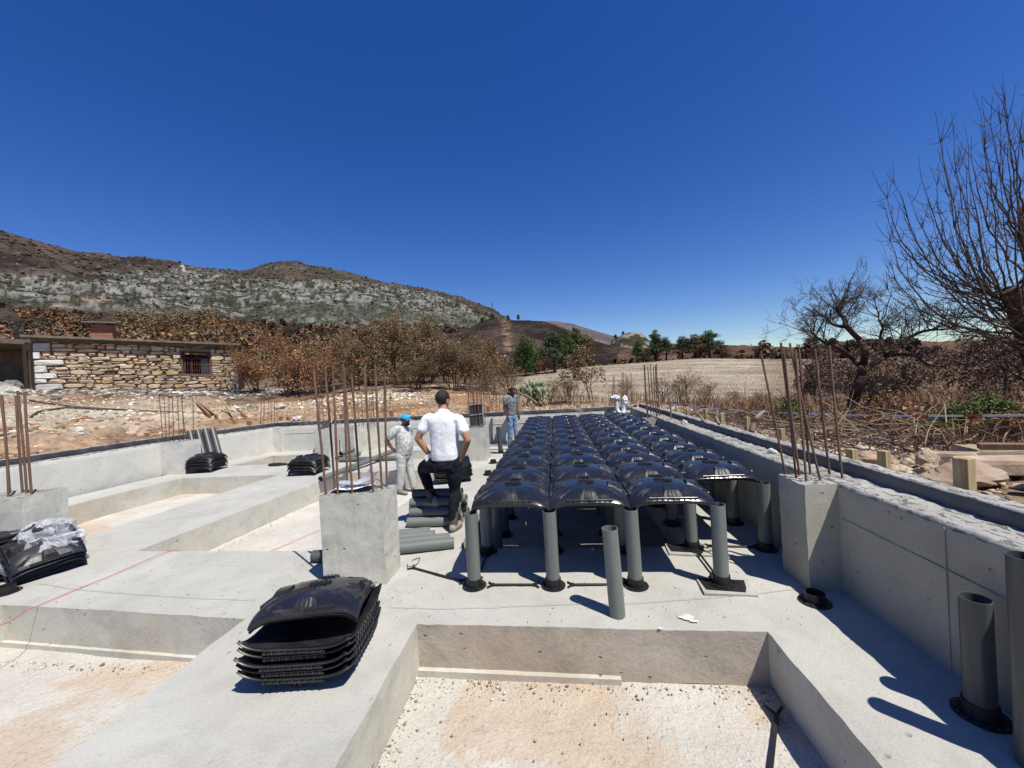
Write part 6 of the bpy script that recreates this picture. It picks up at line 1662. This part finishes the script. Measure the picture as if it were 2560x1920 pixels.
while v < .965:
    hgt = r.choice([.045, .058, .072, .095]); hgt = min(hgt, .985 - v); courses.append((v, hgt)); v += hgt
quo = [(.0, .13, .115), (.13, .10, .05), (.23, .12, .092), (.35, .15, .052), (.50, .13, .125), (.63, .16, .03), (.79, .19, .072)]
def put(me, s0, s1, v0, v1, prot, nm='stone'):
    s, vv = (s0 + s1) / 2, (v0 + v1) / 2; c = HP(s, vv, .0); o = link(nm, me, house, c + NF * (prot - .05)); o.rotation_euler = (r.normal(0, .03), r.normal(0, .02), ANG)
    o.scale = (LEN * (s1 - s0) * .97, .16, (HT(s) - HB(s)) * (v1 - v0) * .96); return o
for q0, qh, qs in quo: put(QM[placed % 3], 0.0, qs, q0, q0 + qh - .01, .05); placed += 1
for vc, hc in courses:
    s = 0.0
    for q0, qh, qs in quo:
        if q0 - .02 < vc + hc / 2 < q0 + qh: s = max(s, qs + .004)
    while s < .995:
        wd = r.choice([.024, .035, .048, .065, .085]) * r.uniform(.85, 1.15) * (1.2 if hc > .07 else .95); e = min(1.0, s + wd)
        if 1.0 - e < .02: e = 1.0
        vm = vc + hc / 2
        if S0 - .012 < e and s < S1 + .004 and V0 - .01 < vm < V1 + .05:
            if s < S0 - .03: e = S0 - .008
            else: s = S1 + .008; continue
        if r.uniform() < .02: s = e; continue                     # missing stone: a hole in the wall
        j0, j1 = r.normal(0, .006), r.normal(0, .006)
        pale = e > .975 and r.uniform() < .6
        if hc > .06 and r.uniform() < .28 and wd < .06:            # split into two thin stones
            f = r.uniform(.4, .6); put(STM[r.integers(10)], s, e, vc + j0, vc + hc * f, r.uniform(.02, .06)); put(STM[r.integers(10)], s, e, vc + hc * f, vc + hc + j1, r.uniform(.02, .06)); placed += 2
        else: put(QM[r.integers(3)] if pale else STM[r.integers(10)], s, e, vc + j0, vc + hc + j1, r.uniform(.02, .07)); placed += 1
        s = e + .002
# roof slab, eave beam, chimney
def slab_quad(name, s0, s1, z_of, o0, o1, th, mat):
    f = []
    for s, o in ((s0, o0), (s1, o0), (s1, o1), (s0, o1)): f.append(HP(s, 0, o) * 1.0); f[-1].z = z_of(s)
    top = [p + Vector((0, 0, th)) for p in f]; mb = MB(); mb.add(f + top, [(3, 2, 1, 0), (4, 5, 6, 7), (0, 1, 5, 4), (1, 2, 6, 5), (2, 3, 7, 6), (3, 0, 4, 7)]); return mb.build(name, M[mat], house)
slab_quad('eave_beam', -.005, 1.005, lambda s: HT(s) + .002, .06, -.42, .13, 'plaster')
roof = slab_quad('roof', -.03, 1.025, lambda s: HT(s) + .135, .42, -bk - .6, .10, 'roofc')
def chimney(parent, c, z0, h, w_, cap=True):
    mb = MB(); n = 6
    for k in range(n): mb.box((c.x, c.y, z0 + h * (k + .5) / n), (w_ * (1.1 - .12 * k / n), w_ * (.9 - .1 * k / n), h / n * .94), Matrix.Rotation(ANG, 3, 'Z'), .01)
    o = mb.build('chimney', M['brickred'], parent)
    if cap: MB().box((c.x, c.y, z0 + h + .12), (w_ * 1.7, w_ * 1.5, .07), Matrix.Rotation(ANG, 3, 'Z')).build('chimney_cap', M['roofc'], o); MB().box((c.x, c.y, z0 + h + .04), (w_ * .5, w_ * .9, .1), Matrix.Rotation(ANG, 3, 'Z')).build('flue_gap', M['plaster'], o)
c = HP(.262, 0, -1.4); chimney(roof, c, HT(.26) + .2, .86, .78)
o = MB().tube([(0, 0, -.1), (0, 0, 1.05)], .02, 5).build('roof_pole', M['char'], None, HP(.86, 0, -2.2) + Vector((0, 0, HT(.86) - HB(.86) + .25))); tag(o, 'thin dark pole standing on the stone house roof', 'pole')
# window: frame, bars, one closed sash, lintel, sill
win = MB()
def wbar(mb, s0, v0, s1, v1, w_=.05, out=-.12): mb.beam(HP(s0, v0, out), HP(s1, v1, out), w_, w_, tuple(NF))
mb = MB(); e = .006
for a in ((S0 + e, V0, S0 + e, V1), (S1 - e, V0, S1 - e, V1), (S0, V0 + .012, S1, V0 + .012), (S0, V1 - .012, S1, V1 - .012), (S0, .735, S1, .735), (.735, V0, .735, .735), (.787, V0, .787, .735), (.762, .735, .762, V1)): wbar(mb, *a)
wf = mb.build('window', M['darkframe'], house)
mb = MB()
for k in range(1, 12): s = S0 + (S1 - S0) * k / 12; wbar(mb, s, V0, s, V1, .016, -.07)
for vv in (.46, .6, .82): wbar(mb, S0, vv, S1, vv, .016, -.07)
mb.build('window_bars', M['darkframe'], wf)
f = [HP(.790, V0 + .02, -.125), HP(S1 - .01, V0 + .02, -.125), HP(S1 - .01, .725, -.125), HP(.790, .725, -.125)]; mb = MB(); mb.add(f + [p - NF * .012 for p in f], [(0, 1, 2, 3), (7, 6, 5, 4)]); mb.build('pane', M['glass'], wf)
mb = MB(); mb.beam(HP(S0 - .03, V1 + .035, .01), HP(S1 + .02, V1 + .035, .01), .16, .15, tuple(NF)); mb.build('lintel', M['roofc'], house)
mb = MB(); mb.beam(HP(S0 - .005, V0 - .012, .0), HP(S1 + .005, V0 - .012, .0), .06, .2, tuple(NF)); mb.build('sill', M['roofc'], house)
# low annex with a dark open porch
Z = lambda x, y: Z1(x, y)
ax_ = thing('house_annex', 'low annex with a dark open porch joined to the stone house', 'house')
B0 = atD(*Z(158, 478), 20.4); B1 = atD(*Z(-260, 485), 21.2); T0_ = atD(*Z(158, 205), 20.4)
ua = Vector((B1.x - B0.x, B1.y - B0.y, 0)).normalized(); na_ = Vector((-ua.y, ua.x, 0)); na_ = na_ if na_.dot(Vector((-B0.x, -B0.y, 0))) > 0 else -na_
def prism(name, pts, z0, z1, mat, par):
    mb = MB(); n = len(pts); mb.add([(p.x, p.y, z0) for p in pts] + [(p.x, p.y, z1) for p in pts], [tuple(range(n - 1, -1, -1)), tuple(range(n, 2 * n))] + [(i, (i + 1) % n, n + (i + 1) % n, n + i) for i in range(n)]); return mb.build(name, M[mat], par)
La = (B1 - B0).length
rf = prism('roof', [B0 + na_ * .9 - ua * .1, B0 + ua * La + na_ * .9, B0 + ua * La - na_ * 4, B0 - na_ * 4], T0_.z - .02, T0_.z + .22, 'roofc', ax_)
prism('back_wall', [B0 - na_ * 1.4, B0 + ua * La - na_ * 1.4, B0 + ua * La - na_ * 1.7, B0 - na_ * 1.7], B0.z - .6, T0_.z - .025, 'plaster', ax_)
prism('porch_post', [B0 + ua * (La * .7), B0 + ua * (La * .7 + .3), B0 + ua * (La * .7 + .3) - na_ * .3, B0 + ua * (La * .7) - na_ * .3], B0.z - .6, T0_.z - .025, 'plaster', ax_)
cc_ = atD(*Z(5, 160), 22.5); chimney(rf, cc_, T0_.z + .2, .6, .55, False)
q0 = Vector((P1b.x, P1b.y, 0)); q1 = Vector((B0.x, B0.y, 0)); dq = (q1 - q0)
for nm, f0, f1, z0, z1, mt in (('side_wall', 0.02, .30, -.6, 9, 'mortar'), ('side_wall', .62, 1.0, -.6, 9, 'mortar'), ('side_wall', .30, .62, 2.0, 9, 'mortar')):
    pts = [q0 + dq * f0, q0 + dq * f1, q0 + dq * f1 - NF * .35, q0 + dq * f0 - NF * .35]; zb = P1b.z + z0 if z0 < 0 else P1b.z + z0; prism(nm, pts, zb, T0_.z - .03 if f0 > .3 else P1t.z - .02, mt, ax_)
prism('door', [q0 + dq * .31 - NF * .12, q0 + dq * .61 - NF * .12, q0 + dq * .61 - NF * .17, q0 + dq * .31 - NF * .17], P1b.z - .3, P1b.z + 1.99, 'oldwood', ax_)

# ------------------------------------------------------------------ pylons and wires
def pylon(label, px, yb, yt, Dp, base_w):
    b, tp = atD(px * D, yb * D, Dp), atD(px * D, yt * D, Dp); h = tp.z - b.z
    t = thing('pylon', label, 'pylon', b, .4, 'lattice pylons on the mountainside'); mb = MB(); w0 = base_w * h; rad = max(.0011 * Dp * .42, .03)
    cs = [(-1, -1), (1, -1), (1, 1), (-1, 1)]; lv = [0, .25, .47, .65, .8, .92]
    wz = lambda f: w0 * (1 - f) ** .9 * .5 + .012 * h
    for i, (sx, sy) in enumerate(cs):
        mb.tube([(sx * wz(f), sy * wz(f), f * h) for f in lv + [1.0]], rad, 3)
        ox, oy = cs[(i + 1) % 4]
        for f0, f1 in zip(lv[:-1], lv[1:]): mb.tube([(sx * wz(f0), sy * wz(f0), f0 * h), (ox * wz(f1), oy * wz(f1), f1 * h)], rad * .6, 3)
    mb.build('lattice_mast', M['steel'], t); arms = MB()
    for f in (.72, .84, .95): arms.tube([(-.13 * h, 0, f * h), (.13 * h, 0, f * h)], rad * .8, 3)
    arms.build('cross_arms', M['steel'], t); return b, h
pylon('nearest lattice pylon, standing tall above the tan burnt trees', 776, 733, 650, 420, .14)
pylon('thin lattice pylon left of the nearest one on the mountain foot', 706, 700, 655, 800, .12)
pylon('small pylon between the nearest one and the grey slope', 800, 696, 668, 900, .12)
pylon('pylon standing alone on the skyline of the grey slope', 1064, 672, 652, 1450, .12)
pylon('tiny far pylon on the horizon beyond the crest pines', 1623, 750, 742, 900, .2)
def cable(label, a, b, sag, rad):
    a, b = Vector(a), Vector(b); n = 16; mb = MB(); mb.tube([(b - a) * (k / n) + Vector((0, 0, -sag * 4 * (k / n) * (1 - k / n))) for k in range(n + 1)], rad, 3, False)
    o = mb.build('power_line', M['hose'], None, a); tag(o, label, 'cable', 'power lines')
for k in range(3): cable('power line crossing the slope left of the nearest pylon, %s' % ['topmost strand', 'middle strand', 'lowest strand'][k], atD(776 * D, (657 + 5 * k) * D, 420), atD(-60 * D, (672 + 7 * k) * D, 300), 6, .05)
for k in range(2): cable('faint power line in the sky beyond the crest pines, %s' % ['upper strand', 'lower strand'][k], atD(1560 * D, (722 + 9 * k) * D, 700), atD(1800 * D, (712 + 8 * k) * D, 520), 2, .07)

# ------------------------------------------------------------------ people
def fuse(name, mb, mat, parent, voxel=.009, smooth=4, org=Vector((0, 0, 0)), noise_amp=0.0):
    me = bpy.data.meshes.new(name); me.from_pydata([tuple(Vector(p) - org) for p in mb.v], [], mb.f); me.update()
    o = bpy.data.objects.new(name, me); COL.objects.link(o)
    m_ = o.modifiers.new('r', 'REMESH'); m_.mode = 'VOXEL'; m_.voxel_size = voxel
    s_ = o.modifiers.new('s', 'SMOOTH'); s_.iterations = smooth; s_.factor = .5
    dg = bpy.context.evaluated_depsgraph_get(); me2 = bpy.data.meshes.new_from_object(o.evaluated_get(dg)); bpy.data.objects.remove(o)
    me2.name = name; me2.materials.clear(); me2.materials.append(mat)
    if noise_amp:
        n = len(me2.vertices); co = np.empty(n * 3, np.float32); me2.vertices.foreach_get('co', co); co = co.reshape(-1, 3)
        nn = np.empty(n * 3, np.float32); me2.vertices.foreach_get('normal', nn); nn = nn.reshape(-1, 3)
        f = 1 - np.abs(fbm(co * np.array([1, 1, .8]), 7.5, 3, .55)) * 2
        co += nn * (f * noise_amp)[:, None]; me2.vertices.foreach_set('co', co.ravel())
    me2.polygons.foreach_set('use_smooth', np.ones(len(me2.polygons), bool)); me2.update()
    return link(name, me2, parent)
def limb(mb, pts, rad, n=14):
    """closed tapering limb, rounded at both ends"""
    P = smooth_path(pts, 5); m = len(P); rs = np.interp(np.linspace(0, 1, m), np.linspace(0, 1, len(rad)), rad)
    mb.tube(P, list(rs), n); mb.blob(P[0], rs[0], None, 10, 6); mb.blob(P[-1], rs[-1], None, 10, 6)
def oval(mb, c, r, axes): mb.blob(c, r, Matrix(axes).transposed(), 16, 10)
def torso(mb, rings, side, fwd, n=22):
    o = len(mb.v)
    for c, rx, ry in rings:
        c = Vector(c)
        for k in range(n):
            a = 2 * math.pi * k / n; ca, sa = math.cos(a), math.sin(a)
            mb.v.append(tuple(c + side * (rx * math.copysign(abs(ca) ** .8, ca)) + fwd * (ry * math.copysign(abs(sa) ** .85, sa))))
    m = len(rings)
    for i in range(m - 1):
        for k in range(n): j = (k + 1) % n; mb.f.append((o + i * n + k, o + i * n + j, o + (i + 1) * n + j, o + (i + 1) * n + k))
    mb.f.append(tuple(o + k for k in reversed(range(n)))); mb.f.append(tuple(o + (m - 1) * n + k for k in range(n)))
def hand(mb, wrist, d, palm_n, curl=.5, s=1.0, thumb=1):
    """palm, four unequal curled fingers, thumb"""
    d = Vector(d).normalized(); n = Vector(palm_n); n = (n - d * n.dot(d)).normalized(); sd_ = d.cross(n)
    w = Vector(wrist); pc = w + d * .045 * s; oval(mb, pc, (.052 * s, .042 * s, .017 * s), (d, sd_, n))
    for k, L in enumerate((.072, .080, .074, .058)):
        b = w + d * .085 * s + sd_ * ((k - 1.5) * .021 * s); dirs = d; p = b; pts = [b - d * .03 * s]
        for q, f in enumerate((.45, .32, .23)):
            dirs = (d * math.cos(curl * (q + .6)) + n * math.sin(curl * (q + .6))); p = p + dirs * (L * f * s); pts.append(p)
        for a, b_, ra, rb in zip(pts[:-1], pts[1:], (.0095, .009, .0085), (.009, .0085, .0075)): mb.tube([a, b_], [ra * s, rb * s], 7); mb.blob(b_, rb * s, None, 7, 5)
    tb = w + d * .03 * s + sd_ * (-.036 * s * thumb); p1 = tb + (d * .6 - sd_ * .7 * thumb + n * .3).normalized() * .035 * s; p2 = p1 + (d * .9 - sd_ * .2 * thumb + n * .4).normalized() * .03 * s
    mb.tube([tb, p1, p2], [.012 * s, .0105 * s, .0085 * s], 7); mb.blob(p2, .0085 * s, None, 7, 5); mb.blob(p1, .0105 * s, None, 7, 5)
def head(mb, c, fwd, up=(0, 0, 1), s=1.0):
    fwd = Vector(fwd).normalized(); up = Vector(up); up = (up - fwd * up.dot(fwd)).normalized(); sd_ = fwd.cross(up); c = Vector(c); A = (sd_, fwd, up)
    oval(mb, c + up * .025 * s, (.076 * s, .096 * s, .095 * s), A); oval(mb, c + fwd * .025 * s - up * .045 * s, (.058 * s, .068 * s, .065 * s), A); oval(mb, c + fwd * .062 * s - up * .085 * s, (.032 * s, .028 * s, .022 * s), A)
    mb.tube([c + fwd * .088 * s + up * .015 * s, c + fwd * .112 * s - up * .026 * s], [.010 * s, .017 * s], 8); mb.blob(c + fwd * .108 * s - up * .028 * s, .015 * s)
    for q in (-1, 1):
        oval(mb, c + sd_ * (q * .076 * s) - fwd * .008 * s - up * .012 * s, (.010 * s, .022 * s, .032 * s), A); oval(mb, c + fwd * .084 * s + sd_ * (q * .033 * s) + up * .028 * s, (.026 * s, .014 * s, .010 * s), A)
        oval(mb, c + fwd * .092 * s - up * .058 * s, (.024 * s, .010 * s, .008 * s), A)
    return A
def eyes(parent, c, A, s, org):
    sd_, fwd, up = A
    mb = MB()
    for q in (-1, 1): mb.blob(c + fwd * .088 * s + sd_ * (q * .033 * s) + up * .010 * s - org, .012 * s, None, 8, 6)
    mb.build('eyes', M['white'], parent, smooth=True); mb = MB()
    for q in (-1, 1): mb.blob(c + fwd * .0975 * s + sd_ * (q * .033 * s) + up * .010 * s - org, .0055 * s, None, 8, 6)
    mb.build('pupils', M['blackmatte'], parent, smooth=True)
def hair(parent, c, A, s, org, low=-.02, front=.05, nape=-.06):
    sd_, fwd, up = A; mb = MB(); mb.blob(c + up * .03 * s - fwd * .006 * s - org, (.083 * s, .101 * s, .098 * s), Matrix(A).transposed(), 26, 20)
    V = np.array(mb.v); q = V - np.array(c - org); f = q @ np.array(fwd) / s; u = q @ np.array(up) / s
    keep = (u > np.where(f > front, .07, np.where(f < -.02, nape, low + (f + .02) * .6)))
    F = [fc for fc in mb.f if all(keep[i] for i in fc)]; mb.f = F
    o = mb.build('hair', M['hair'], parent, smooth=True); return o
def shoe(name, parent, heel, toe, ankle, org, hgt=.10, s=1.0, mat='boot', shaft=None):
    heel, toe = Vector(heel), Vector(toe); d = (toe - heel).normalized(); sd_ = Vector((0, 0, 1)).cross(d).normalized(); up = d.cross(sd_) if d.cross(sd_).z > 0 else -d.cross(sd_)
    mb = MB(); L = (toe - heel).length; A = (d, sd_, up)
    oval(mb, heel + d * .06 * s + up * .045, (.07 * s, .042 * s, .050 * s), A); oval(mb, heel + d * (L * .52) + up * .040, (.11 * s, .046 * s, .038 * s), A); oval(mb, heel + d * (L - .055) + up * .038, (.062 * s, .048 * s, .036 * s), A)
    limb(mb, [heel + d * .065 * s + up * .05, Vector(ankle) + Vector((0, 0, hgt * .3))], [.050 * s, .047 * s])
    o = fuse(name, mb, M[mat], parent, .008, 2, org)
    if shaft:
        sm2 = MB(); a_ = Vector(ankle); limb(sm2, [a_ + Vector((0, 0, -.03)), a_ + (Vector(shaft) - a_).normalized() * .13], [.056, .062]); fuse('boot_shaft', sm2, M['shaft'], o, .008, 1, org, .006)
    mb = MB(); ring = []
    n = 18
    for z, k in ((-.004, .98), (.016, 1.0)):
        for i in range(n):
            a = 2 * math.pi * i / n; ca, sa = math.cos(a), math.sin(a); wv = .046 if ca > 0 else .040
            mb.v.append(tuple(heel + d * (L / 2 + ca * L / 2 * k) + sd_ * (sa * wv * s * k) + up * z - org))
    mb.f += [tuple(range(n - 1, -1, -1)), tuple(n + i for i in range(n))] + [(i, (i + 1) % n, n + (i + 1) % n, n + i) for i in range(n)]
    mb.build('sole', M['sole'], o)
V3 = Vector

def person_white():
    org = V3((-1.42, 4.88, 0)); t = thing('person', 'person in white polo shirt and black trousers seen from behind, foot on the pipes', 'person', org)
    side, fwd = V3((.995, -.09, 0)), V3((.09, .995, 0)); L = lambda x, y, z: org + side * x + fwd * y + V3((0, 0, z))
    hd = L(-.012, .05, 1.635); sl, sr = L(-.205, .0, 1.425), L(.205, .0, 1.40); el, er = L(-.335, -.055, 1.165), L(.325, -.06, 1.135); wl, wr = L(-.232, .015, .955), L(.225, .0, .925)
    mb = MB(); A = head(mb, hd, fwd * .97 + side * .22 + V3((0, 0, -.10)), s=1.06); limb(mb, [hd - A[2] * .04, L(0, 0, 1.46)], [.056, .062])
    torso(mb, [(L(0, 0, .95), .15, .10), (L(0, 0, 1.1), .145, .10), (L(0, .01, 1.3), .165, .105), (L(0, .01, 1.42), .16, .09), (L(0, .01, 1.48), .07, .06)], side, fwd)
    for s_, e_, w_, q in ((sl, el, wl, -1), (sr, er, wr, 1)):
        limb(mb, [s_, (s_ + e_) / 2 + V3((0, -.012, 0)), e_], [.056, .052, .043]); limb(mb, [e_, e_ + (w_ - e_) * .35, w_], [.045, .044, .030])
        hand(mb, w_, (V3((.05, .12, -.07)) if q < 0 else side * -.25 + V3((0, .1, -.85))), (side * -q + fwd * .2), .75, 1.05, -q)
    fuse('body', mb, M['skin'], t, .0075, 3, org)
    mb = MB(); torso(mb, [(L(.0, -.01, .885), .172, .128), (L(-.0, -.01, .97), .178, .13), (L(0, 0, 1.1), .178, .128), (L(0, .01, 1.25), .192, .132), (L(0, .01, 1.37), .205, .125), (L(0, .01, 1.44), .175, .10), (L(0, .01, 1.49), .085, .075)], side, fwd)
    limb(mb, [L(-.11, 0, 1.385), sl + V3((0, 0, -.02)), sl + (el - sl) * .30, sl + (el - sl) * .56], [.078, .074, .070, .076]); limb(mb, [L(.11, 0, 1.375), sr + V3((0, 0, -.02)), sr + (er - sr) * .30, sr + (er - sr) * .56], [.078, .074, .070, .076])
    mb.tube([L(0, .005, 1.47), L(0, .02, 1.515)], [.078, .072], 14)
    fuse('shirt', mb, M['white_cloth'], t, .0085, 10, org, .0028)
    hl, hr = L(-.095, .0, .87), L(.095, .0, .87); kl, al = L(-.40, .20, .725), L(-.285, .17, .335); kr, ar = L(.095, .02, .49), L(.075, -.07, .10)
    mb = MB(); torso(mb, [(L(0, .0, .93), .152, .11), (L(0, -.005, .86), .172, .13), (L(0, -.01, .79), .168, .135), (L(0, -.0, .74), .12, .10)], side, fwd)
    limb(mb, [hl + V3((0, 0, -.03)), hl + (kl - hl) * .5 + V3((0, -.02, 0)), kl, kl + (al - kl) * .35, al], [.118, .108, .078, .070, .052]); limb(mb, [hr + V3((0, 0, -.03)), hr + (kr - hr) * .5, kr, kr + (ar - kr) * .35, ar + V3((0, 0, .06))], [.115, .098, .068, .066, .052])
    fuse('trousers', mb, M['black_cloth'], t, .009, 3, org, .005)
    shoe('boot', t, L(-.18, .155, .232), L(-.45, .18, .228), al, org, .05, 1.05, 'boot', kl); shoe('boot', t, L(.075, -.15, .004), L(.115, .12, .004), ar, org, .05, 1.05, 'boot', kr)
    hair(t, hd, A, 1.06, org); eyes(t, hd, A, 1.06, org)
    MB().tube([L(.0, -.01, .905) - org, L(.0, -.0, .905) - org], .01, 5)
    o = MB().box((0, 0, 0), (.07, .012, .14), None, .003).build('mobile_phone', M['white'], None, wl + V3((.03, -.05, -.025))); o.rotation_euler = (0, 1.2, .1); tag(o, 'white mobile phone in the white-shirted man\'s hand on his hip', 'phone')
person_white()

def person_cap():
    org = V3((-3.20, 7.95, -.37)); t = thing('person', 'person in turquoise cap and pale work clothes standing in the pit, hand on hip', 'person', org)
    fwd, side = V3((.93, -.36, 0)), V3((-.36, -.93, 0)); L = lambda x, y, z: org + side * x + fwd * y + V3((0, 0, z))        # side +x is the arm nearer the camera
    hd = L(0, .09, 1.515); s0, s1 = L(.19, -.02, 1.33), L(-.19, -.01, 1.33); e0, w0 = L(.30, -.17, 1.12), L(.21, -.10, .95); e1, w1 = L(-.30, -.12, 1.12), L(-.22, .0, .95)
    mb = MB(); A = head(mb, hd, fwd + V3((0, 0, -.06))); limb(mb, [hd - A[2] * .04, L(0, .02, 1.37)], [.056, .062])
    torso(mb, [(L(0, 0, .9), .15, .12), (L(0, .02, 1.05), .15, .125), (L(0, .01, 1.25), .16, .11), (L(0, .0, 1.36), .14, .085), (L(0, .01, 1.40), .07, .06)], side, fwd)
    for s_, e_, w_, q in ((s0, e0, w0, 1), (s1, e1, w1, -1)):
        limb(mb, [s_, e_], [.054, .043]); limb(mb, [e_, e_ + (w_ - e_) * .35, w_], [.044, .042, .030]); hand(mb, w_, fwd * .5 + side * -q * .5 + V3((0, 0, -.35)), side * -q, .7, 1.0, q)
    fuse('body', mb, M['skinmid'], t, .008, 3, org)
    mb = MB(); torso(mb, [(L(0, .0, .80), .175, .15), (L(0, .02, .92), .178, .165), (L(0, .03, 1.05), .175, .165), (L(0, .01, 1.22), .182, .14), (L(0, 0, 1.33), .165, .11), (L(0, .01, 1.40), .08, .075)], side, fwd)
    for c_, s_, e_ in ((L(.1, 0, 1.34), s0, e0), (L(-.1, 0, 1.34), s1, e1)): limb(mb, [c_, s_, s_ + (e_ - s_) * .55], [.08, .084, .085])
    fuse('shirt', mb, M['print_cloth'], t, .009, 9, org, .003)
    mb = MB(); torso(mb, [(L(0, 0, .88), .155, .125), (L(0, 0, .80), .17, .14), (L(0, 0, .72), .15, .12)], side, fwd)
    a0, a1 = L(.12, -.05, .06), L(-.13, .10, .06)
    limb(mb, [L(.09, 0, .78), L(.11, .0, .45), a0 + V3((0, 0, .06))], [.115, .085, .072]); limb(mb, [L(-.09, 0, .78), L(-.11, .05, .45), a1 + V3((0, 0, .06))], [.115, .085, .072])
    fuse('trousers', mb, M['pale_cloth'], t, .0095, 4, org, .004)
    shoe('shoe', t, L(.12, -.12, .002), L(.15, .17, .002), a0, org, .08); shoe('shoe', t, L(-.13, .03, .002), L(-.14, .31, .002), a1, org, .08)
    hair(t, hd, A, 1.0, org); eyes(t, hd, A, 1.0, org)
    mb = MB(); oval(mb, hd + A[1] * .055 - A[2] * .078 - org * 0, (.058, .052, .036), A); oval(mb, hd + A[1] * .02 - A[2] * .07, (.066, .05, .04), A); fuse('beard', mb, M['hair'], t, .007, 1, org)
    mb = MB(); mb.blob(hd + A[2] * .042 - org, (.090, .108, .092), Matrix(A).transposed(), 22, 16); Vv = np.array(mb.v); u = (Vv - np.array(hd - org)) @ np.array(A[2]); mb.f = [f for f in mb.f if all(u[i] > .028 for i in f)]
    cap = mb.build('cap', M['cap'], t, smooth=True)
    n = 12; mb = MB(); top = []
    for zz in (0, -.006):
        for i in range(n + 1):
            a = math.pi * (i / n - .5); top.append(hd - org + A[1] * (.075 + .095 * math.cos(a)) + A[0] * (.078 * math.sin(a)) + A[2] * (.040 - .015 * math.cos(a) - .010 * math.sin(a) ** 2 + zz))
    mb.add(top, [tuple(range(n + 1)), tuple(range(2 * n + 1, n, -1))] + [(i, n + 1 + i, n + 2 + i, i + 1) for i in range(n)]); mb.build('peak', M['cap'], cap)
person_cap()

def person_far():
    org = V3((-1.27, 11.34, 0)); t = thing('person', 'person in mottled grey polo shirt and blue jeans at the back wall, looking down', 'person', org)
    fwd, side = V3((.80, -.60, 0)), V3((-.60, -.80, 0)); L = lambda x, y, z: org + side * x + fwd * y + V3((0, 0, z))
    hd = L(0, .09, 1.545); s0, s1 = L(.19, 0, 1.36), L(-.19, 0, 1.36); e0, w0 = L(.245, -.03, 1.07), L(.235, .06, .83); e1, w1 = L(-.245, -.02, 1.07), L(-.22, .08, .84)
    mb = MB(); A = head(mb, hd, fwd + V3((0, 0, -.35))); limb(mb, [hd - A[2] * .04, L(0, .01, 1.4)], [.056, .062])
    torso(mb, [(L(0, 0, .92), .145, .10), (L(0, 0, 1.05), .14, .10), (L(0, .01, 1.25), .16, .105), (L(0, .01, 1.38), .145, .085), (L(0, .01, 1.43), .07, .06)], side, fwd)
    for s_, e_, w_, q in ((s0, e0, w0, 1), (s1, e1, w1, -1)):
        limb(mb, [s_, e_], [.053, .042]); limb(mb, [e_, e_ + (w_ - e_) * .35, w_], [.043, .041, .029]); hand(mb, w_, fwd * .15 + V3((0, 0, -1)), side * -q, .45, 1.0, q)
    fuse('body', mb, M['skindark'], t, .008, 3, org)
    mb = MB(); torso(mb, [(L(0, 0, .84), .165, .12), (L(0, 0, .98), .162, .122), (L(0, .01, 1.12), .165, .125), (L(0, .01, 1.26), .18, .125), (L(0, .01, 1.37), .165, .10), (L(0, .01, 1.43), .085, .075)], side, fwd)
    for c_, s_, e_ in ((L(.1, 0, 1.37), s0, e0), (L(-.1, 0, 1.37), s1, e1)): limb(mb, [c_, s_, s_ + (e_ - s_) * .52], [.078, .08, .076])
    fuse('shirt', mb, M['grey_cloth'], t, .009, 9, org, .003)
    mb = MB(); mb.tube([L(0, .01, 1.41), L(0, .03, 1.465)], [.082, .074], 14); fuse('collar', mb, M['black_cloth'], t, .008, 2, org)
    mb = MB(); torso(mb, [(L(0, 0, .90), .145, .105), (L(0, 0, .82), .16, .12), (L(0, 0, .74), .14, .11)], side, fwd)
    a0, a1 = L(.10, -.02, .07), L(-.10, .05, .07)
    limb(mb, [L(.085, 0, .80), L(.10, .02, .47), a0 + V3((0, 0, .04))], [.10, .068, .058]); limb(mb, [L(-.085, 0, .80), L(-.10, .04, .47), a1 + V3((0, 0, .04))], [.10, .068, .058])
    fuse('jeans', mb, M['denim'], t, .0095, 3, org, .005)
    shoe('shoe', t, L(.10, -.09, .002), L(.12, .17, .002), a0, org, .06, .95); shoe('shoe', t, L(-.10, -.02, .002), L(-.12, .24, .002), a1, org, .06, .95)
    hair(t, hd, A, 1.0, org); eyes(t, hd, A, 1.0, org)
person_far()
print('objects', len(bpy.data.objects))
